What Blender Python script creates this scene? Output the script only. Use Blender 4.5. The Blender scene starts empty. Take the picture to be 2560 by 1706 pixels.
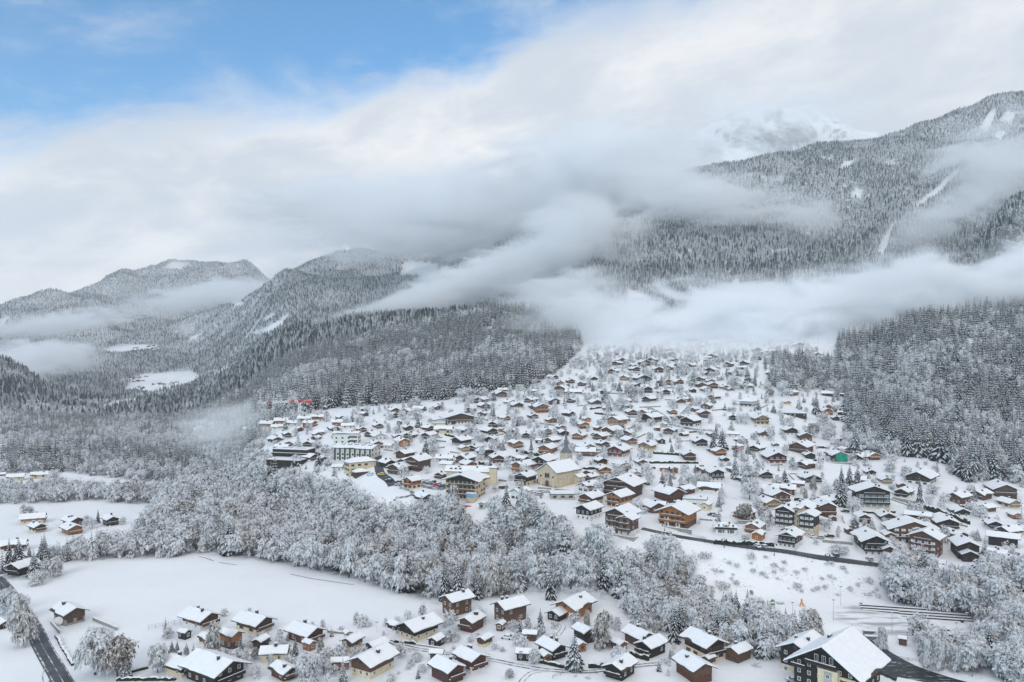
import bpy, bmesh, math, random
import numpy as np
from mathutils import Vector, Matrix

S = bpy.context.scene
COL = S.collection
R = math.radians
random.seed(11)
RNG = np.random.default_rng(11)

# ------------------------------------------------------------------ camera, sky, sun, exposure
F, CX, HY, CZ = 1990.0, 1280.0, 853.0, 110.0        # focal length in photo pixels, level camera 110 m up
cam_d = bpy.data.cameras.new('camera')
cam = bpy.data.objects.new('camera', cam_d)
COL.objects.link(cam)
cam.location = (0, 0, CZ)
cam.rotation_euler = (R(90), 0, 0)
cam_d.sensor_width = 36.0
cam_d.lens = F / 2560 * 36.0
cam_d.clip_start = 1.0
cam_d.clip_end = 60000.0
S.camera = cam

SUN_EL, SUN_AZ = 30.0, 200.0        # degrees; azimuth clockwise from the view direction (+Y)
wd = bpy.data.worlds.new('World')
S.world = wd
wd.use_nodes = True


class NT:
    """tiny helper to write node trees"""
    def __init__(s, tree):
        s.t = tree
        tree.nodes.clear()

    def n(s, kind, ins=None, **props):
        nd = s.t.nodes.new(kind)
        for k, v in props.items():
            setattr(nd, k, v)
        for k, v in (ins or {}).items():
            sock = nd.inputs[k]
            if isinstance(v, bpy.types.NodeSocket):
                s.t.links.new(v, sock)
            else:
                sock.default_value = v
        return nd

    def m(s, op, a, b=0.0, c=0.0, clamp=False):
        return s.n('ShaderNodeMath', {0: a, 1: b, 2: c}, operation=op, use_clamp=clamp).outputs[0]

    def mix(s, f, a, b, blend='MIX'):
        nd = s.n('ShaderNodeMix', {0: f, 6: a, 7: b}, data_type='RGBA', blend_type=blend)
        return nd.outputs[2]

    def ss(s, v, lo, hi, a=0.0, b=1.0):
        nd = s.n('ShaderNodeMapRange', {0: v, 1: lo, 2: hi, 3: a, 4: b}, interpolation_type='SMOOTHSTEP')
        return nd.outputs[0]

    def noise(s, vec, scale, detail=4.0, rough=0.55, dist=0.0):
        ins = {'Scale': scale, 'Detail': detail, 'Roughness': rough, 'Distortion': dist}
        if vec is not None:
            ins['Vector'] = vec
        return s.n('ShaderNodeTexNoise', ins).outputs[0]


def world_nodes():
    q = NT(wd.node_tree)
    out = q.n('ShaderNodeOutputWorld')
    sky = q.n('ShaderNodeTexSky', sky_type='NISHITA', sun_disc=False)
    sky.sun_elevation = R(SUN_EL)
    sky.sun_rotation = R(SUN_AZ)
    sky.altitude = 1000.0
    sky.air_density = 1.0
    sky.dust_density = 0.3
    sky.ozone_density = 1.6
    d = q.n('ShaderNodeTexCoord').outputs['Generated']
    sp = q.n('ShaderNodeSeparateXYZ', {0: d})
    x, y, z = sp.outputs
    # azimuth and elevation of the direction
    az = q.m('ARCTAN2', x, y)
    el = q.m('ARCSINE', z)
    # cloud layers: fractal noise in (azimuth, elevation), stretched sideways like a stratus deck
    v1 = q.n('ShaderNodeCombineXYZ', {0: q.m('MULTIPLY', az, 1.0), 1: q.m('MULTIPLY', el, 2.6), 2: 3.7}).outputs[0]
    big = q.noise(v1, 1.7, 5.0, 0.55, 0.5)
    mid = q.noise(v1, 4.3, 7.0, 0.60, 0.4)
    v2 = q.n('ShaderNodeCombineXYZ', {0: q.m('MULTIPLY', az, 1.0), 1: q.m('ADD', q.m('MULTIPLY', el, 2.1), q.m('MULTIPLY', az, -0.35)), 2: 9.1}).outputs[0]
    fine = q.noise(v2, 7.0, 9.0, 0.63, 0.35)
    # the break in the deck: opens to the left, higher up
    f = q.m('SUBTRACT', el, q.m('ADD', q.m('MULTIPLY', az, 0.25), 0.345))
    f = q.m('ADD', f, q.m('MULTIPLY', q.m('SUBTRACT', big, 0.5), 0.10))
    f = q.m('ADD', f, q.m('MULTIPLY', q.m('SUBTRACT', fine, 0.5), 0.16))
    clear = q.ss(f, -0.035, 0.035)
    # thin veils inside the break, broken cloud again towards the zenith
    veil = q.ss(q.m('ADD', mid, q.m('MULTIPLY', fine, 0.5)), 0.70, 1.12)
    clear = q.m('MULTIPLY', clear, q.m('SUBTRACT', 1.0, q.m('MULTIPLY', veil, 0.75)))
    over = q.ss(q.m('ADD', el, q.m('MULTIPLY', q.m('SUBTRACT', big, 0.5), 0.5)), 0.50, 0.72)
    clear = q.m('MULTIPLY', clear, q.m('SUBTRACT', 1.0, q.m('MULTIPLY', over, 0.92)))
    # cloud brightness
    sh = q.m('ADD', q.m('MULTIPLY', big, 0.65), q.m('MULTIPLY', fine, 0.55))
    lit = q.ss(sh, 0.47, 0.73)
    # the deck is thicker and greyer to the right and up, brightest just below the break
    right = q.ss(q.m('ADD', az, q.m('MULTIPLY', el, 0.7)), -0.10, 0.75)
    lit = q.m('MULTIPLY', lit, q.m('SUBTRACT', 1.0, q.m('MULTIPLY', right, 0.45)))
    cloud = q.mix(lit, (6.5, 7.0, 7.7, 1), (10.6, 10.3, 10.0, 1))
    blue = q.mix(1.0, sky.outputs[0], (SKYR, SKYG, SKYB, 1), 'MULTIPLY')
    col = q.mix(clear, cloud, blue)
    bg = q.n('ShaderNodeBackground', {0: col, 1: 0.1})
    q.t.links.new(bg.outputs[0], out.inputs[0])


SKYR, SKYG, SKYB = 0.40, 1.20, 1.58
world_nodes()

sun_d = bpy.data.lights.new('sun', 'SUN')
sun_d.energy = 1.1
sun_d.angle = R(25)
sun_d.color = (1.0, 0.95, 0.88)
sun = bpy.data.objects.new('sun', sun_d)
COL.objects.link(sun)
_sd = Vector((math.sin(R(SUN_AZ)) * math.cos(R(SUN_EL)), math.cos(R(SUN_AZ)) * math.cos(R(SUN_EL)), math.sin(R(SUN_EL))))
sun.rotation_euler = (-_sd).to_track_quat('-Z', 'Y').to_euler()

S.view_settings.view_transform = 'Standard'
S.view_settings.look = 'None'
S.view_settings.exposure = 0.08
S.view_settings.gamma = 1.0
S.view_settings.use_curve_mapping = False
cy = S.cycles
cy.use_denoising = True
try:
    cy.denoiser = 'OPENIMAGEDENOISE'
except Exception:
    pass
cy.max_bounces = 22
cy.diffuse_bounces = 5
cy.glossy_bounces = 2
cy.transmission_bounces = 2
cy.transparent_max_bounces = 16
cy.volume_bounces = 20
cy.volume_step_rate = 1.0
cy.volume_max_steps = 128
cy.use_adaptive_sampling = True
cy.adaptive_threshold = 0.02
cy.caustics_reflective = False
cy.caustics_refractive = False

# ------------------------------------------------------------------ ground height: profiles (distance, height) along sight lines


def P(Y, py):
    return (Y, (HY - py) / F * Y)


def D(Y, d):
    return (Y, -float(d))


PROF = {
    -900: [D(80, 102), D(600, 104), P(900, 1010), P(1400, 860), P(2500, 810), P(4500, 800), P(7000, 850)],
    0: [D(80, 102), D(464, 102), D(600, 103), P(900, 1090), P(1250, 1035), P(1700, 905), P(2100, 965), P(2800, 915), P(4200, 785), P(6000, 900), P(8500, 900)],
    150: [D(80, 102), D(464, 102), D(600, 103), P(900, 1092), P(1250, 1042), P(1700, 990), P(2200, 985), P(2800, 930), P(3300, 870), P(4500, 745), P(6000, 860), P(8500, 900)],
    300: [D(80, 102), D(464, 102), D(600, 103), P(900, 1095), P(1300, 1045), P(1800, 1013), P(2050, 1012), P(2400, 985), P(2700, 955), P(3300, 865), P(3700, 838), P(5000, 692), P(6500, 850), P(8500, 900)],
    470: [D(80, 102), D(430, 102), D(480, 103), P(600, 1200), P(900, 1090), P(1300, 1040), P(1800, 1000), P(2400, 975), P(2850, 932), P(3400, 860), P(4000, 800), P(5200, 652), P(7000, 800), P(8500, 900)],
    600: [D(80, 102), D(430, 102), D(470, 103), P(560, 1190), P(650, 1110), P(800, 1060), P(1100, 1020), P(1500, 960), P(1900, 920), P(2300, 915), P(2700, 870), P(3300, 790), P(4200, 740), P(5300, 668), P(7000, 800), P(8500, 900)],
    700: [D(80, 102), D(430, 102), P(447, 1296), P(492, 1180), P(590, 1085), P(690, 1040), P(900, 990), P(1500, 872), P(1700, 852), P(2100, 862), P(2600, 775), P(3400, 718), P(4500, 770), P(5500, 705), P(7000, 800), P(8500, 900)],
    1000: [D(80, 102), D(375, 102), P(418, 1240), P(440, 1205), P(520, 1110), P(640, 1020), P(740, 985), P(900, 950), P(1300, 822), P(1500, 800), P(1900, 830), P(2400, 742), P(3200, 672), P(4000, 610), P(6000, 760), P(8500, 850)],
    1240: [D(80, 102), D(345, 102), P(388, 1270), P(440, 1210), P(530, 1110), P(650, 1005), P(740, 962), P(810, 940), P(950, 880), P(1250, 785), P(1600, 800), P(2200, 700), P(3300, 585), P(5000, 680), P(8500, 820)],
    1500: [D(80, 102), D(316, 102), P(338, 1372), P(355, 1325), P(435, 1220), P(530, 1100), P(650, 1000), P(740, 950), P(860, 905), P(1000, 868), P(1300, 780), P(1600, 690), P(2200, 560), P(2900, 490), P(4500, 620), P(8500, 800)],
    1800: [D(80, 103), D(312, 104), P(345, 1368), P(450, 1215), P(530, 1120), P(650, 1010), P(740, 955), P(860, 905), P(1000, 866), P(1250, 800), P(1500, 730), P(2000, 570), P(2500, 465), P(2800, 420), P(3000, 440), P(3150, 450), P(3500, 345), P(3700, 318), P(4400, 480), P(8500, 760)],
    1930: [D(80, 103), D(318, 104), P(348, 1375), P(450, 1225), P(540, 1120), P(650, 1020), P(740, 965), P(860, 902), P(1000, 862), P(1250, 790), P(1600, 680), P(2000, 570), P(2500, 440), P(2850, 385), P(3100, 425), P(3250, 425), P(3550, 305), P(3700, 286), P(4400, 470), P(8500, 760)],
    2100: [D(80, 104), D(310, 105), D(328, 104), P(356, 1390), P(450, 1240), P(560, 1120), P(640, 1050), P(740, 985), P(860, 900), P(1000, 850), P(1250, 770), P(1600, 665), P(1900, 600), P(2400, 450), P(2900, 342), P(3150, 400), P(3300, 395), P(3600, 335), P(3750, 330), P(4600, 480), P(8500, 760)],
    2350: [D(80, 105), D(300, 106), D(345, 104), P(372, 1400), P(430, 1290), P(520, 1170), P(590, 1100), P(670, 1010), P(780, 900), P(880, 822), P(1000, 800), P(1250, 750), P(1500, 690), P(2000, 545), P(2700, 340), P(2950, 288), P(3500, 390), P(5000, 480), P(8500, 760)],
    2560: [D(80, 105), D(290, 106), D(330, 104), P(360, 1415), P(430, 1300), P(530, 1180), P(600, 1100), P(690, 1000), P(800, 880), P(900, 812), P(1000, 770), P(1200, 610), P(1350, 500), P(1550, 540), P(2000, 490), P(2800, 290), P(3000, 255), P(3600, 380), P(5000, 500), P(8500, 760)],
    3500: [D(80, 105), P(345, 1350), P(500, 1150), P(800, 850), P(1200, 560), P(2500, 300), P(3200, 300), P(5000, 480), P(8500, 760)],
}


def pchip(x, y, xn):
    x = np.asarray(x, float); y = np.asarray(y, float)
    h = np.diff(x); dl = np.diff(y) / h
    m = np.zeros_like(y)
    for i in range(1, len(x) - 1):
        if dl[i - 1] * dl[i] > 0:
            w1 = 2 * h[i] + h[i - 1]; w2 = h[i] + 2 * h[i - 1]
            m[i] = (w1 + w2) / (w1 / dl[i - 1] + w2 / dl[i])
    m[0] = dl[0]; m[-1] = dl[-1]
    k = np.clip(np.searchsorted(x, xn) - 1, 0, len(x) - 2)
    t = np.clip((xn - x[k]) / h[k], 0, 1)
    h00 = 2 * t**3 - 3 * t**2 + 1; h10 = t**3 - 2 * t**2 + t
    h01 = -2 * t**3 + 3 * t**2; h11 = t**3 - t**2
    return h00 * y[k] + h10 * h[k] * m[k] + h01 * y[k + 1] + h11 * h[k] * m[k + 1]


LY0, LY1, NY = math.log(80.0), math.log(8500.0), 620
PX0, PX1, NP = -900.0, 3500.0, 480
LYS = np.linspace(LY0, LY1, NY)
YS = np.exp(LYS)
PXS = np.linspace(PX0, PX1, NP)
_cols = sorted(PROF)
_prof = np.array([pchip([math.log(a) for a, b in PROF[c]], [b for a, b in PROF[c]], LYS) for c in _cols])   # column x Y
ZT = np.zeros((NY, NP))
for i in range(NY):
    ZT[i] = pchip(_cols, _prof[:, i], PXS)


def vnoise(x, y, seed=0):
    """smooth value noise on arrays"""
    xi = np.floor(x).astype(np.int64); yi = np.floor(y).astype(np.int64)
    fx = x - xi; fy = y - yi
    fx = fx * fx * (3 - 2 * fx); fy = fy * fy * (3 - 2 * fy)

    def h(a, b):
        n = (a * 374761393 + b * 668265263 + seed * 144665) & 0x7fffffff
        n = ((n ^ (n >> 13)) * 1274126177) & 0x7fffffff
        return (n ^ (n >> 16)) % 65536 / 65535.0
    return (h(xi, yi) * (1 - fx) + h(xi + 1, yi) * fx) * (1 - fy) + (h(xi, yi + 1) * (1 - fx) + h(xi + 1, yi + 1) * fx) * fy


def fbm(x, y, oct=4, seed=0):
    a, t, s = 1.0, 0.0, 0.0
    for o in range(oct):
        t = t + a * vnoise(x * 2**o, y * 2**o, seed + o); s += a; a *= 0.5
    return t / s - 0.5


_PXG, _YG = np.meshgrid(PXS, YS)
_XG = (_PXG - CX) / F * _YG
_far = np.clip((_YG - 900) / 1800, 0, 1)
ZT += _far * _YG * 0.072 * fbm(_XG / 420, _YG / 420, 5, 3)                 # gullies and shoulders of the mountains
_pk = np.clip((_YG - 3150) / 350, 0, 1) * np.clip((_PXG - 1600) / 200, 0, 1)
ZT += _pk * 120 * (0.5 - np.abs(fbm(_XG / 190 + _YG / 300, _YG / 260, 6, 8)) * 2.6)  # rocky peak
ZT += (1 - _far) * 1.2 * fbm(_XG / 35, _YG / 35, 4, 5) * np.clip((_YG - 120) / 200, 0.15, 1)
# the river bed at the lower right
RIVER = [(2130, 1592), (2230, 1652), (2330, 1690), (2450, 1722), (2700, 1775)]


def pix_on_plane(px, py, drop):
    Y = drop * F / (py - HY)
    return ((px - CX) / F * Y, Y)


_rv = [pix_on_plane(a, b, 105.0) for a, b in RIVER]


def seg_dist(X, Yv, pts):
    best = np.full(X.shape, 1e9)
    for (x0, y0), (x1, y1) in zip(pts[:-1], pts[1:]):
        dx, dy = x1 - x0, y1 - y0
        t = np.clip(((X - x0) * dx + (Yv - y0) * dy) / (dx * dx + dy * dy), 0, 1)
        best = np.minimum(best, np.hypot(X - x0 - t * dx, Yv - y0 - t * dy))
    return best


_rd = seg_dist(_XG, _YG, _rv)
ZT -= 3.2 * np.clip((11.5 - _rd) / 4.0, 0, 1)


def gz(x, y):
    """ground height (world z) at x, y; scalars or arrays"""
    y_ = np.maximum(np.asarray(y, float), 80.0)
    px = CX + F * np.asarray(x, float) / y_
    u = np.clip((px - PX0) / (PX1 - PX0) * (NP - 1), 0, NP - 1.001)
    v = np.clip((np.log(y_) - LY0) / (LY1 - LY0) * (NY - 1), 0, NY - 1.001)
    i = v.astype(int); j = u.astype(int); fv = v - i; fu = u - j
    z = (ZT[i, j] * (1 - fu) + ZT[i, j + 1] * fu) * (1 - fv) + (ZT[i + 1, j] * (1 - fu) + ZT[i + 1, j + 1] * fu) * fv
    return z + CZ


def at(px, py, ymin=85.0, ymax=8000.0):
    """the first ground point seen at a pixel of the photograph -> (x, y, z)"""
    ys = np.exp(np.linspace(math.log(ymin), math.log(ymax), 2400))
    xs = (px - CX) / F * ys
    zz = gz(xs, ys)
    sc = HY - F * (zz - CZ) / ys
    k = np.argmax(sc <= py)
    if sc[k] > py:
        k = len(ys) - 1
    if k > 0:
        a, b = sc[k - 1], sc[k]
        t = (a - py) / (a - b) if a != b else 0
        Y = ys[k - 1] + t * (ys[k] - ys[k - 1])
    else:
        Y = ys[0]
    x = (px - CX) / F * Y
    return float(x), float(Y), float(gz(x, Y))


def proj(x, y, z):
    return CX + F * x / y, HY - F * (z - CZ) / y


# zoom frames the measurements below were read in: origin and photo pixels per unit
ZF = {'A': (640, 960, 400 / 2353), 'B': (1020, 960, 400 / 2353), 'C': (1400, 960, 400 / 2353), 'D': (1780, 960, 400 / 2353),
      'E': (1380, 840, 440 / 2353), 'F': (1760, 840, 440 / 2353), 'G': (1000, 1180, 440 / 2353), 'H': (1420, 1160, 440 / 2353),
      'I': (1840, 1160, 440 / 2353), 'J': (2120, 1160, 440 / 2353), 'K': (0, 1300, 860 / 2353), 'L': (850, 1300, 860 / 2353),
      'M': (1700, 1300, 860 / 2353), 'N': (0, 950, 860 / 2353), 'Z': (0, 0, 1.0)}


def zp(f, X, Yv):
    a, b, s = ZF[f]
    return a + X * s, b + Yv * s


# ------------------------------------------------------------------ materials
MAT = {}


def new_mat(name):
    m = bpy.data.materials.new(name)
    m.use_nodes = True
    MAT[name] = m
    return m, NT(m.node_tree)


def finish(q, col, rough=0.8, bump=None, bstr=0.3, bdist=0.1, spec=0.3, extra=None):
    out = q.n('ShaderNodeOutputMaterial')
    ins = {'Base Color': col, 'Roughness': rough, 'Specular IOR Level': spec}
    if extra:
        ins.update(extra)
    if bump is not None:
        ins['Normal'] = q.n('ShaderNodeBump', {'Height': bump, 'Strength': bstr, 'Distance': bdist}).outputs[0]
    b = q.n('ShaderNodeBsdfPrincipled', ins)
    q.t.links.new(b.outputs[0], out.inputs[0])


def pos(q):
    return q.n('ShaderNodeNewGeometry').outputs['Position']


SNOWC = (0.86, 0.875, 0.895, 1)


def mk_ground():
    m, q = new_mat('ground_snow')
    p = pos(q)
    big = q.noise(p, 0.02, 4)
    fine = q.noise(p, 0.35, 6, 0.6)
    snow = q.mix(q.ss(big, 0.3, 0.7), (0.83, 0.845, 0.865, 1), (0.88, 0.89, 0.905, 1))
    g = q.n('ShaderNodeAttribute', attribute_name='grass').outputs['Fac']
    speck = q.ss(q.noise(p, 0.9, 6, 0.75), 0.54, 0.66)
    patch = q.ss(q.noise(p, 0.12, 4, 0.6), 0.42, 0.62)
    f = q.m('MULTIPLY', q.m('MULTIPLY', speck, patch), g)
    snow = q.mix(f, snow, (0.20, 0.17, 0.12, 1))
    w = q.n('ShaderNodeAttribute', attribute_name='worn').outputs['Fac']
    st = q.n('ShaderNodeMapping', {0: p, 3: (0.25, 1.0, 1.0)}).outputs[0]
    wf = q.m('MULTIPLY', w, q.ss(q.noise(st, 0.22, 5, 0.65), 0.46, 0.64))
    snow = q.mix(q.m('MULTIPLY', wf, 0.75), snow, (0.24, 0.24, 0.23, 1))
    k = q.n('ShaderNodeAttribute', attribute_name='rock').outputs['Fac']
    nz = q.n('ShaderNodeSeparateXYZ', {0: q.n('ShaderNodeNewGeometry').outputs['Normal']}).outputs[2]
    rk = q.ss(q.m('ADD', nz, q.m('MULTIPLY', q.noise(p, 0.03, 8, 0.7), 0.6)), 1.02, 0.80)
    snow = q.mix(q.m('MULTIPLY', q.m('MULTIPLY', rk, k), 0.7), snow, (0.22, 0.22, 0.23, 1))
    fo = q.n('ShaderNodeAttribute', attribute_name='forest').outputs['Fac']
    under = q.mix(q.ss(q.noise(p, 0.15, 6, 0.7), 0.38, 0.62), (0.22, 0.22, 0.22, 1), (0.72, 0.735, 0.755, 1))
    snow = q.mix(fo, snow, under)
    finish(q, snow, 0.6, q.m('ADD', q.m('MULTIPLY', big, 4.0), fine), 0.35, 0.5)


mk_ground()


def mk_simple(name, c1, c2, scale=1.0, rough=0.8, lo=0.35, hi=0.65, bstr=0.2, spec=0.3, coords='Object', stretch=(1, 1, 1), det=5):
    m, q = new_mat(name)
    v = q.n('ShaderNodeTexCoord').outputs[coords] if coords != 'World' else pos(q)
    if stretch != (1, 1, 1):
        v = q.n('ShaderNodeMapping', {0: v, 3: stretch}).outputs[0]
    n = q.noise(v, scale, det, 0.6)
    c = q.mix(q.ss(n, lo, hi), (*c1, 1), (*c2, 1))
    finish(q, c, rough, n, bstr, 0.05, spec)
    return m


def mk_wood(name, c1, c2):
    """horizontal boarding: fine joints every 0.22 m, weathered streaks"""
    m, q = new_mat(name)
    v = q.n('ShaderNodeTexCoord').outputs['Object']
    z = q.n('ShaderNodeSeparateXYZ', {0: v}).outputs[2]
    fr = q.m('FRACT', q.m('MULTIPLY', z, 4.2))
    joint = q.ss(q.m('ABSOLUTE', q.m('SUBTRACT', fr, 0.5)), 0.40, 0.49)
    st = q.noise(q.n('ShaderNodeMapping', {0: v, 3: (0.5, 0.5, 3.0)}).outputs[0], 1.6, 5, 0.65)
    rnd = q.n('ShaderNodeObjectInfo').outputs['Random']
    c = q.mix(q.ss(st, 0.3, 0.7), (*c1, 1), (*c2, 1))
    c = q.mix(q.m('MULTIPLY', joint, 0.6), c, (c1[0] * 0.35, c1[1] * 0.35, c1[2] * 0.35, 1))
    hsv = q.n('ShaderNodeHueSaturation', {'Hue': 0.5, 'Saturation': q.m('ADD', q.m('MULTIPLY', rnd, 0.4), 0.75), 'Value': q.m('ADD', q.m('MULTIPLY', rnd, 0.5), 0.75), 'Color': c})
    finish(q, hsv.outputs[0], 0.75, q.m('SUBTRACT', st, joint), 0.4, 0.03)


mk_simple('roof_snow', (0.84, 0.855, 0.875), (0.89, 0.895, 0.91), 0.6, 0.55, bstr=0.5)
mk_simple('snow_cap', (0.82, 0.835, 0.85), (0.89, 0.895, 0.905), 1.5, 0.6, bstr=0.4)
mk_wood('wood_orange', (0.27, 0.105, 0.035), (0.42, 0.18, 0.068))
mk_wood('wood_brown', (0.088, 0.043, 0.026), (0.155, 0.080, 0.049))
mk_wood('wood_dark', (0.014, 0.010, 0.009), (0.034, 0.024, 0.020))
mk_wood('wood_red', (0.078, 0.028, 0.020), (0.13, 0.050, 0.033))
mk_wood('wood_tan', (0.30, 0.19, 0.10), (0.42, 0.28, 0.16))
mk_wood('wood_grey', (0.13, 0.10, 0.08), (0.20, 0.16, 0.13))
mk_simple('render_white', (0.66, 0.65, 0.62), (0.76, 0.75, 0.72), 0.8, 0.85)
mk_simple('render_cream', (0.60, 0.50, 0.34), (0.70, 0.60, 0.44), 0.7, 0.85)
mk_simple('render_beige', (0.52, 0.42, 0.29), (0.62, 0.52, 0.38), 0.7, 0.85)
mk_simple('render_pink', (0.58, 0.36, 0.31), (0.66, 0.43, 0.38), 0.7, 0.85)
mk_simple('stone_grey', (0.22, 0.21, 0.19), (0.36, 0.34, 0.31), 2.5, 0.9, bstr=0.6)
mk_simple('concrete', (0.34, 0.33, 0.31), (0.46, 0.45, 0.42), 0.6, 0.9)
mk_simple('glass_dark', (0.020, 0.024, 0.030), (0.040, 0.046, 0.055), 0.5, 0.12, spec=0.6)
mk_simple('glass_green', (0.16, 0.22, 0.21), (0.24, 0.31, 0.30), 0.5, 0.12, spec=0.6)
mk_simple('glass_blue', (0.16, 0.30, 0.46), (0.30, 0.46, 0.60), 0.7, 0.12, spec=0.6)
mk_simple('shutter_red', (0.42, 0.03, 0.03), (0.52, 0.05, 0.045), 2.0, 0.7)
mk_simple('shutter_brown', (0.09, 0.045, 0.025), (0.13, 0.065, 0.035), 2.0, 0.7)
mk_simple('frame_white', (0.70, 0.70, 0.68), (0.78, 0.78, 0.76), 2.0, 0.6)
mk_simple('soffit', (0.050, 0.035, 0.026), (0.09, 0.062, 0.045), 1.5, 0.8)
mk_simple('chimney_dark', (0.035, 0.033, 0.035), (0.07, 0.065, 0.065), 2.0, 0.7)
mk_simple('metal_dark', (0.03, 0.03, 0.034), (0.06, 0.06, 0.065), 2.0, 0.5)
mk_simple('metal_grey', (0.30, 0.31, 0.33), (0.42, 0.43, 0.45), 2.0, 0.45)
mk_simple('slate', (0.11, 0.115, 0.13), (0.19, 0.195, 0.21), 1.5, 0.6)
mk_simple('tarp_green', (0.004, 0.19, 0.13), (0.012, 0.32, 0.22), 0.5, 0.55, bstr=0.6)
mk_simple('paint_red', (0.50, 0.02, 0.02), (0.62, 0.04, 0.035), 1.0, 0.45)
mk_simple('paint_white', (0.74, 0.74, 0.73), (0.80, 0.80, 0.79), 1.0, 0.5)
mk_simple('paint_orange', (0.60, 0.20, 0.04), (0.70, 0.26, 0.06), 1.0, 0.5)
mk_simple('paint_yellow', (0.62, 0.42, 0.03), (0.70, 0.48, 0.05), 1.0, 0.45)
mk_simple('paint_green', (0.05, 0.17, 0.06), (0.09, 0.24, 0.09), 1.0, 0.5)
mk_simple('paint_blue', (0.05, 0.12, 0.26), (0.07, 0.16, 0.32), 1.0, 0.4)
mk_simple('car_silver', (0.34, 0.35, 0.37), (0.40, 0.41, 0.43), 1.0, 0.3, spec=0.6)
mk_simple('car_black', (0.018, 0.018, 0.02), (0.028, 0.028, 0.03), 1.0, 0.25, spec=0.6)
mk_simple('tyre', (0.015, 0.015, 0.015), (0.03, 0.03, 0.03), 4.0, 0.9)
mk_simple('asphalt', (0.045, 0.048, 0.056), (0.105, 0.108, 0.118), 0.5, 0.65, coords='World', stretch=(0.35, 0.35, 1), lo=0.3, hi=0.75)
mk_simple('slush', (0.12, 0.125, 0.135), (0.62, 0.63, 0.65), 0.45, 0.6, coords='World', lo=0.42, hi=0.6)
mk_simple('bark', (0.055, 0.045, 0.038), (0.12, 0.10, 0.085), 2.0, 0.9)


def mk_water():
    m, q = new_mat('river_water')
    p = pos(q)
    n = q.noise(q.n('ShaderNodeMapping', {0: p, 3: (0.6, 1.6, 1)}).outputs[0], 0.5, 6, 0.65, 0.6)
    foam = q.ss(q.noise(q.n('ShaderNodeMapping', {0: p, 2: (0, 0, 0.55), 3: (0.35, 1.3, 1)}).outputs[0], 0.6, 7, 0.72, 0.6), 0.55, 0.66)
    c = q.mix(foam, (0.010, 0.017, 0.017, 1), (0.55, 0.58, 0.60, 1))
    finish(q, c, 0.28, n, 0.9, 0.3, 0.22)


mk_water()


def mk_leaf(name, dark, snow, lo, hi, scale, var=0.35, warm=None, thin=0.28):
    """needles or twigs with snow lying on whatever faces up"""
    m, q = new_mat(name)
    g = q.n('ShaderNodeNewGeometry')
    nz = q.n('ShaderNodeSeparateXYZ', {0: g.outputs['Normal']}).outputs[2]
    v = q.n('ShaderNodeTexCoord').outputs['Object']
    n = q.noise(v, scale, 3, 0.6)
    rnd = q.n('ShaderNodeObjectInfo').outputs['Random']
    f = q.ss(q.m('ADD', q.m('ADD', nz, q.m('MULTIPLY', q.m('SUBTRACT', n, 0.5), 1.0)), q.m('MULTIPLY', q.m('SUBTRACT', rnd, 0.5), var)), lo, hi)
    d = (*dark, 1)
    if warm:
        r2 = q.m('FRACT', q.m('MULTIPLY', rnd, 7.31))
        d = q.mix(q.ss(r2, 0.45, 1.0), d, (*warm, 1))
    c = q.mix(f, d, (*snow, 1))
    out = q.n('ShaderNodeOutputMaterial')
    df = q.n('ShaderNodeBsdfDiffuse', {0: c})
    tr = q.n('ShaderNodeBsdfTranslucent', {0: c})
    mx = q.n('ShaderNodeMixShader', {0: thin, 1: df.outputs[0], 2: tr.outputs[0]})
    q.t.links.new(mx.outputs[0], out.inputs[0])


mk_leaf('spruce_needles', (0.011, 0.019, 0.020), (0.80, 0.82, 0.84), 0.62, 1.10, 1.4, 0.55)
mk_leaf('spruce_snow', (0.06, 0.075, 0.07), (0.85, 0.86, 0.87), -0.4, 0.2, 0.8, 0.3)
mk_leaf('frost_twigs', (0.50, 0.50, 0.51), (0.88, 0.885, 0.895), -1.05, 0.10, 0.5, 0.95, (0.42, 0.39, 0.36), 0.42)
mk_leaf('spruce_far', (0.013, 0.022, 0.026), (0.80, 0.815, 0.835), 0.0, 0.72, 0.9, 0.6)
mk_leaf('hedge_green', (0.030, 0.042, 0.026), (0.82, 0.83, 0.84), 0.40, 0.85, 1.8, 0.3)
mk_leaf('bare_twigs', (0.085, 0.075, 0.070), (0.74, 0.75, 0.765), -0.3, 0.75, 0.7, 0.4, (0.115, 0.10, 0.085), 0.35)
mk_leaf('brown_leaves', (0.17, 0.115, 0.072), (0.78, 0.78, 0.78), -0.15, 0.75, 0.6, 0.4)

# ------------------------------------------------------------------ object helpers


def tag(o, label=None, cat=None, group=None, kind=None):
    if label: o['label'] = label
    if cat: o['category'] = cat
    if group: o['group'] = group
    if kind: o['kind'] = kind
    return o


def link(name, me, parent=None):
    o = bpy.data.objects.new(name, me)
    COL.objects.link(o)
    if parent is not None:
        o.parent = parent
    return o


def empty(name, loc, rz=0.0):
    o = bpy.data.objects.new(name, None)
    COL.objects.link(o)
    o.location = loc
    o.rotation_euler = (0, 0, rz)
    o.empty_display_size = 1.0
    return o


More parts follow.
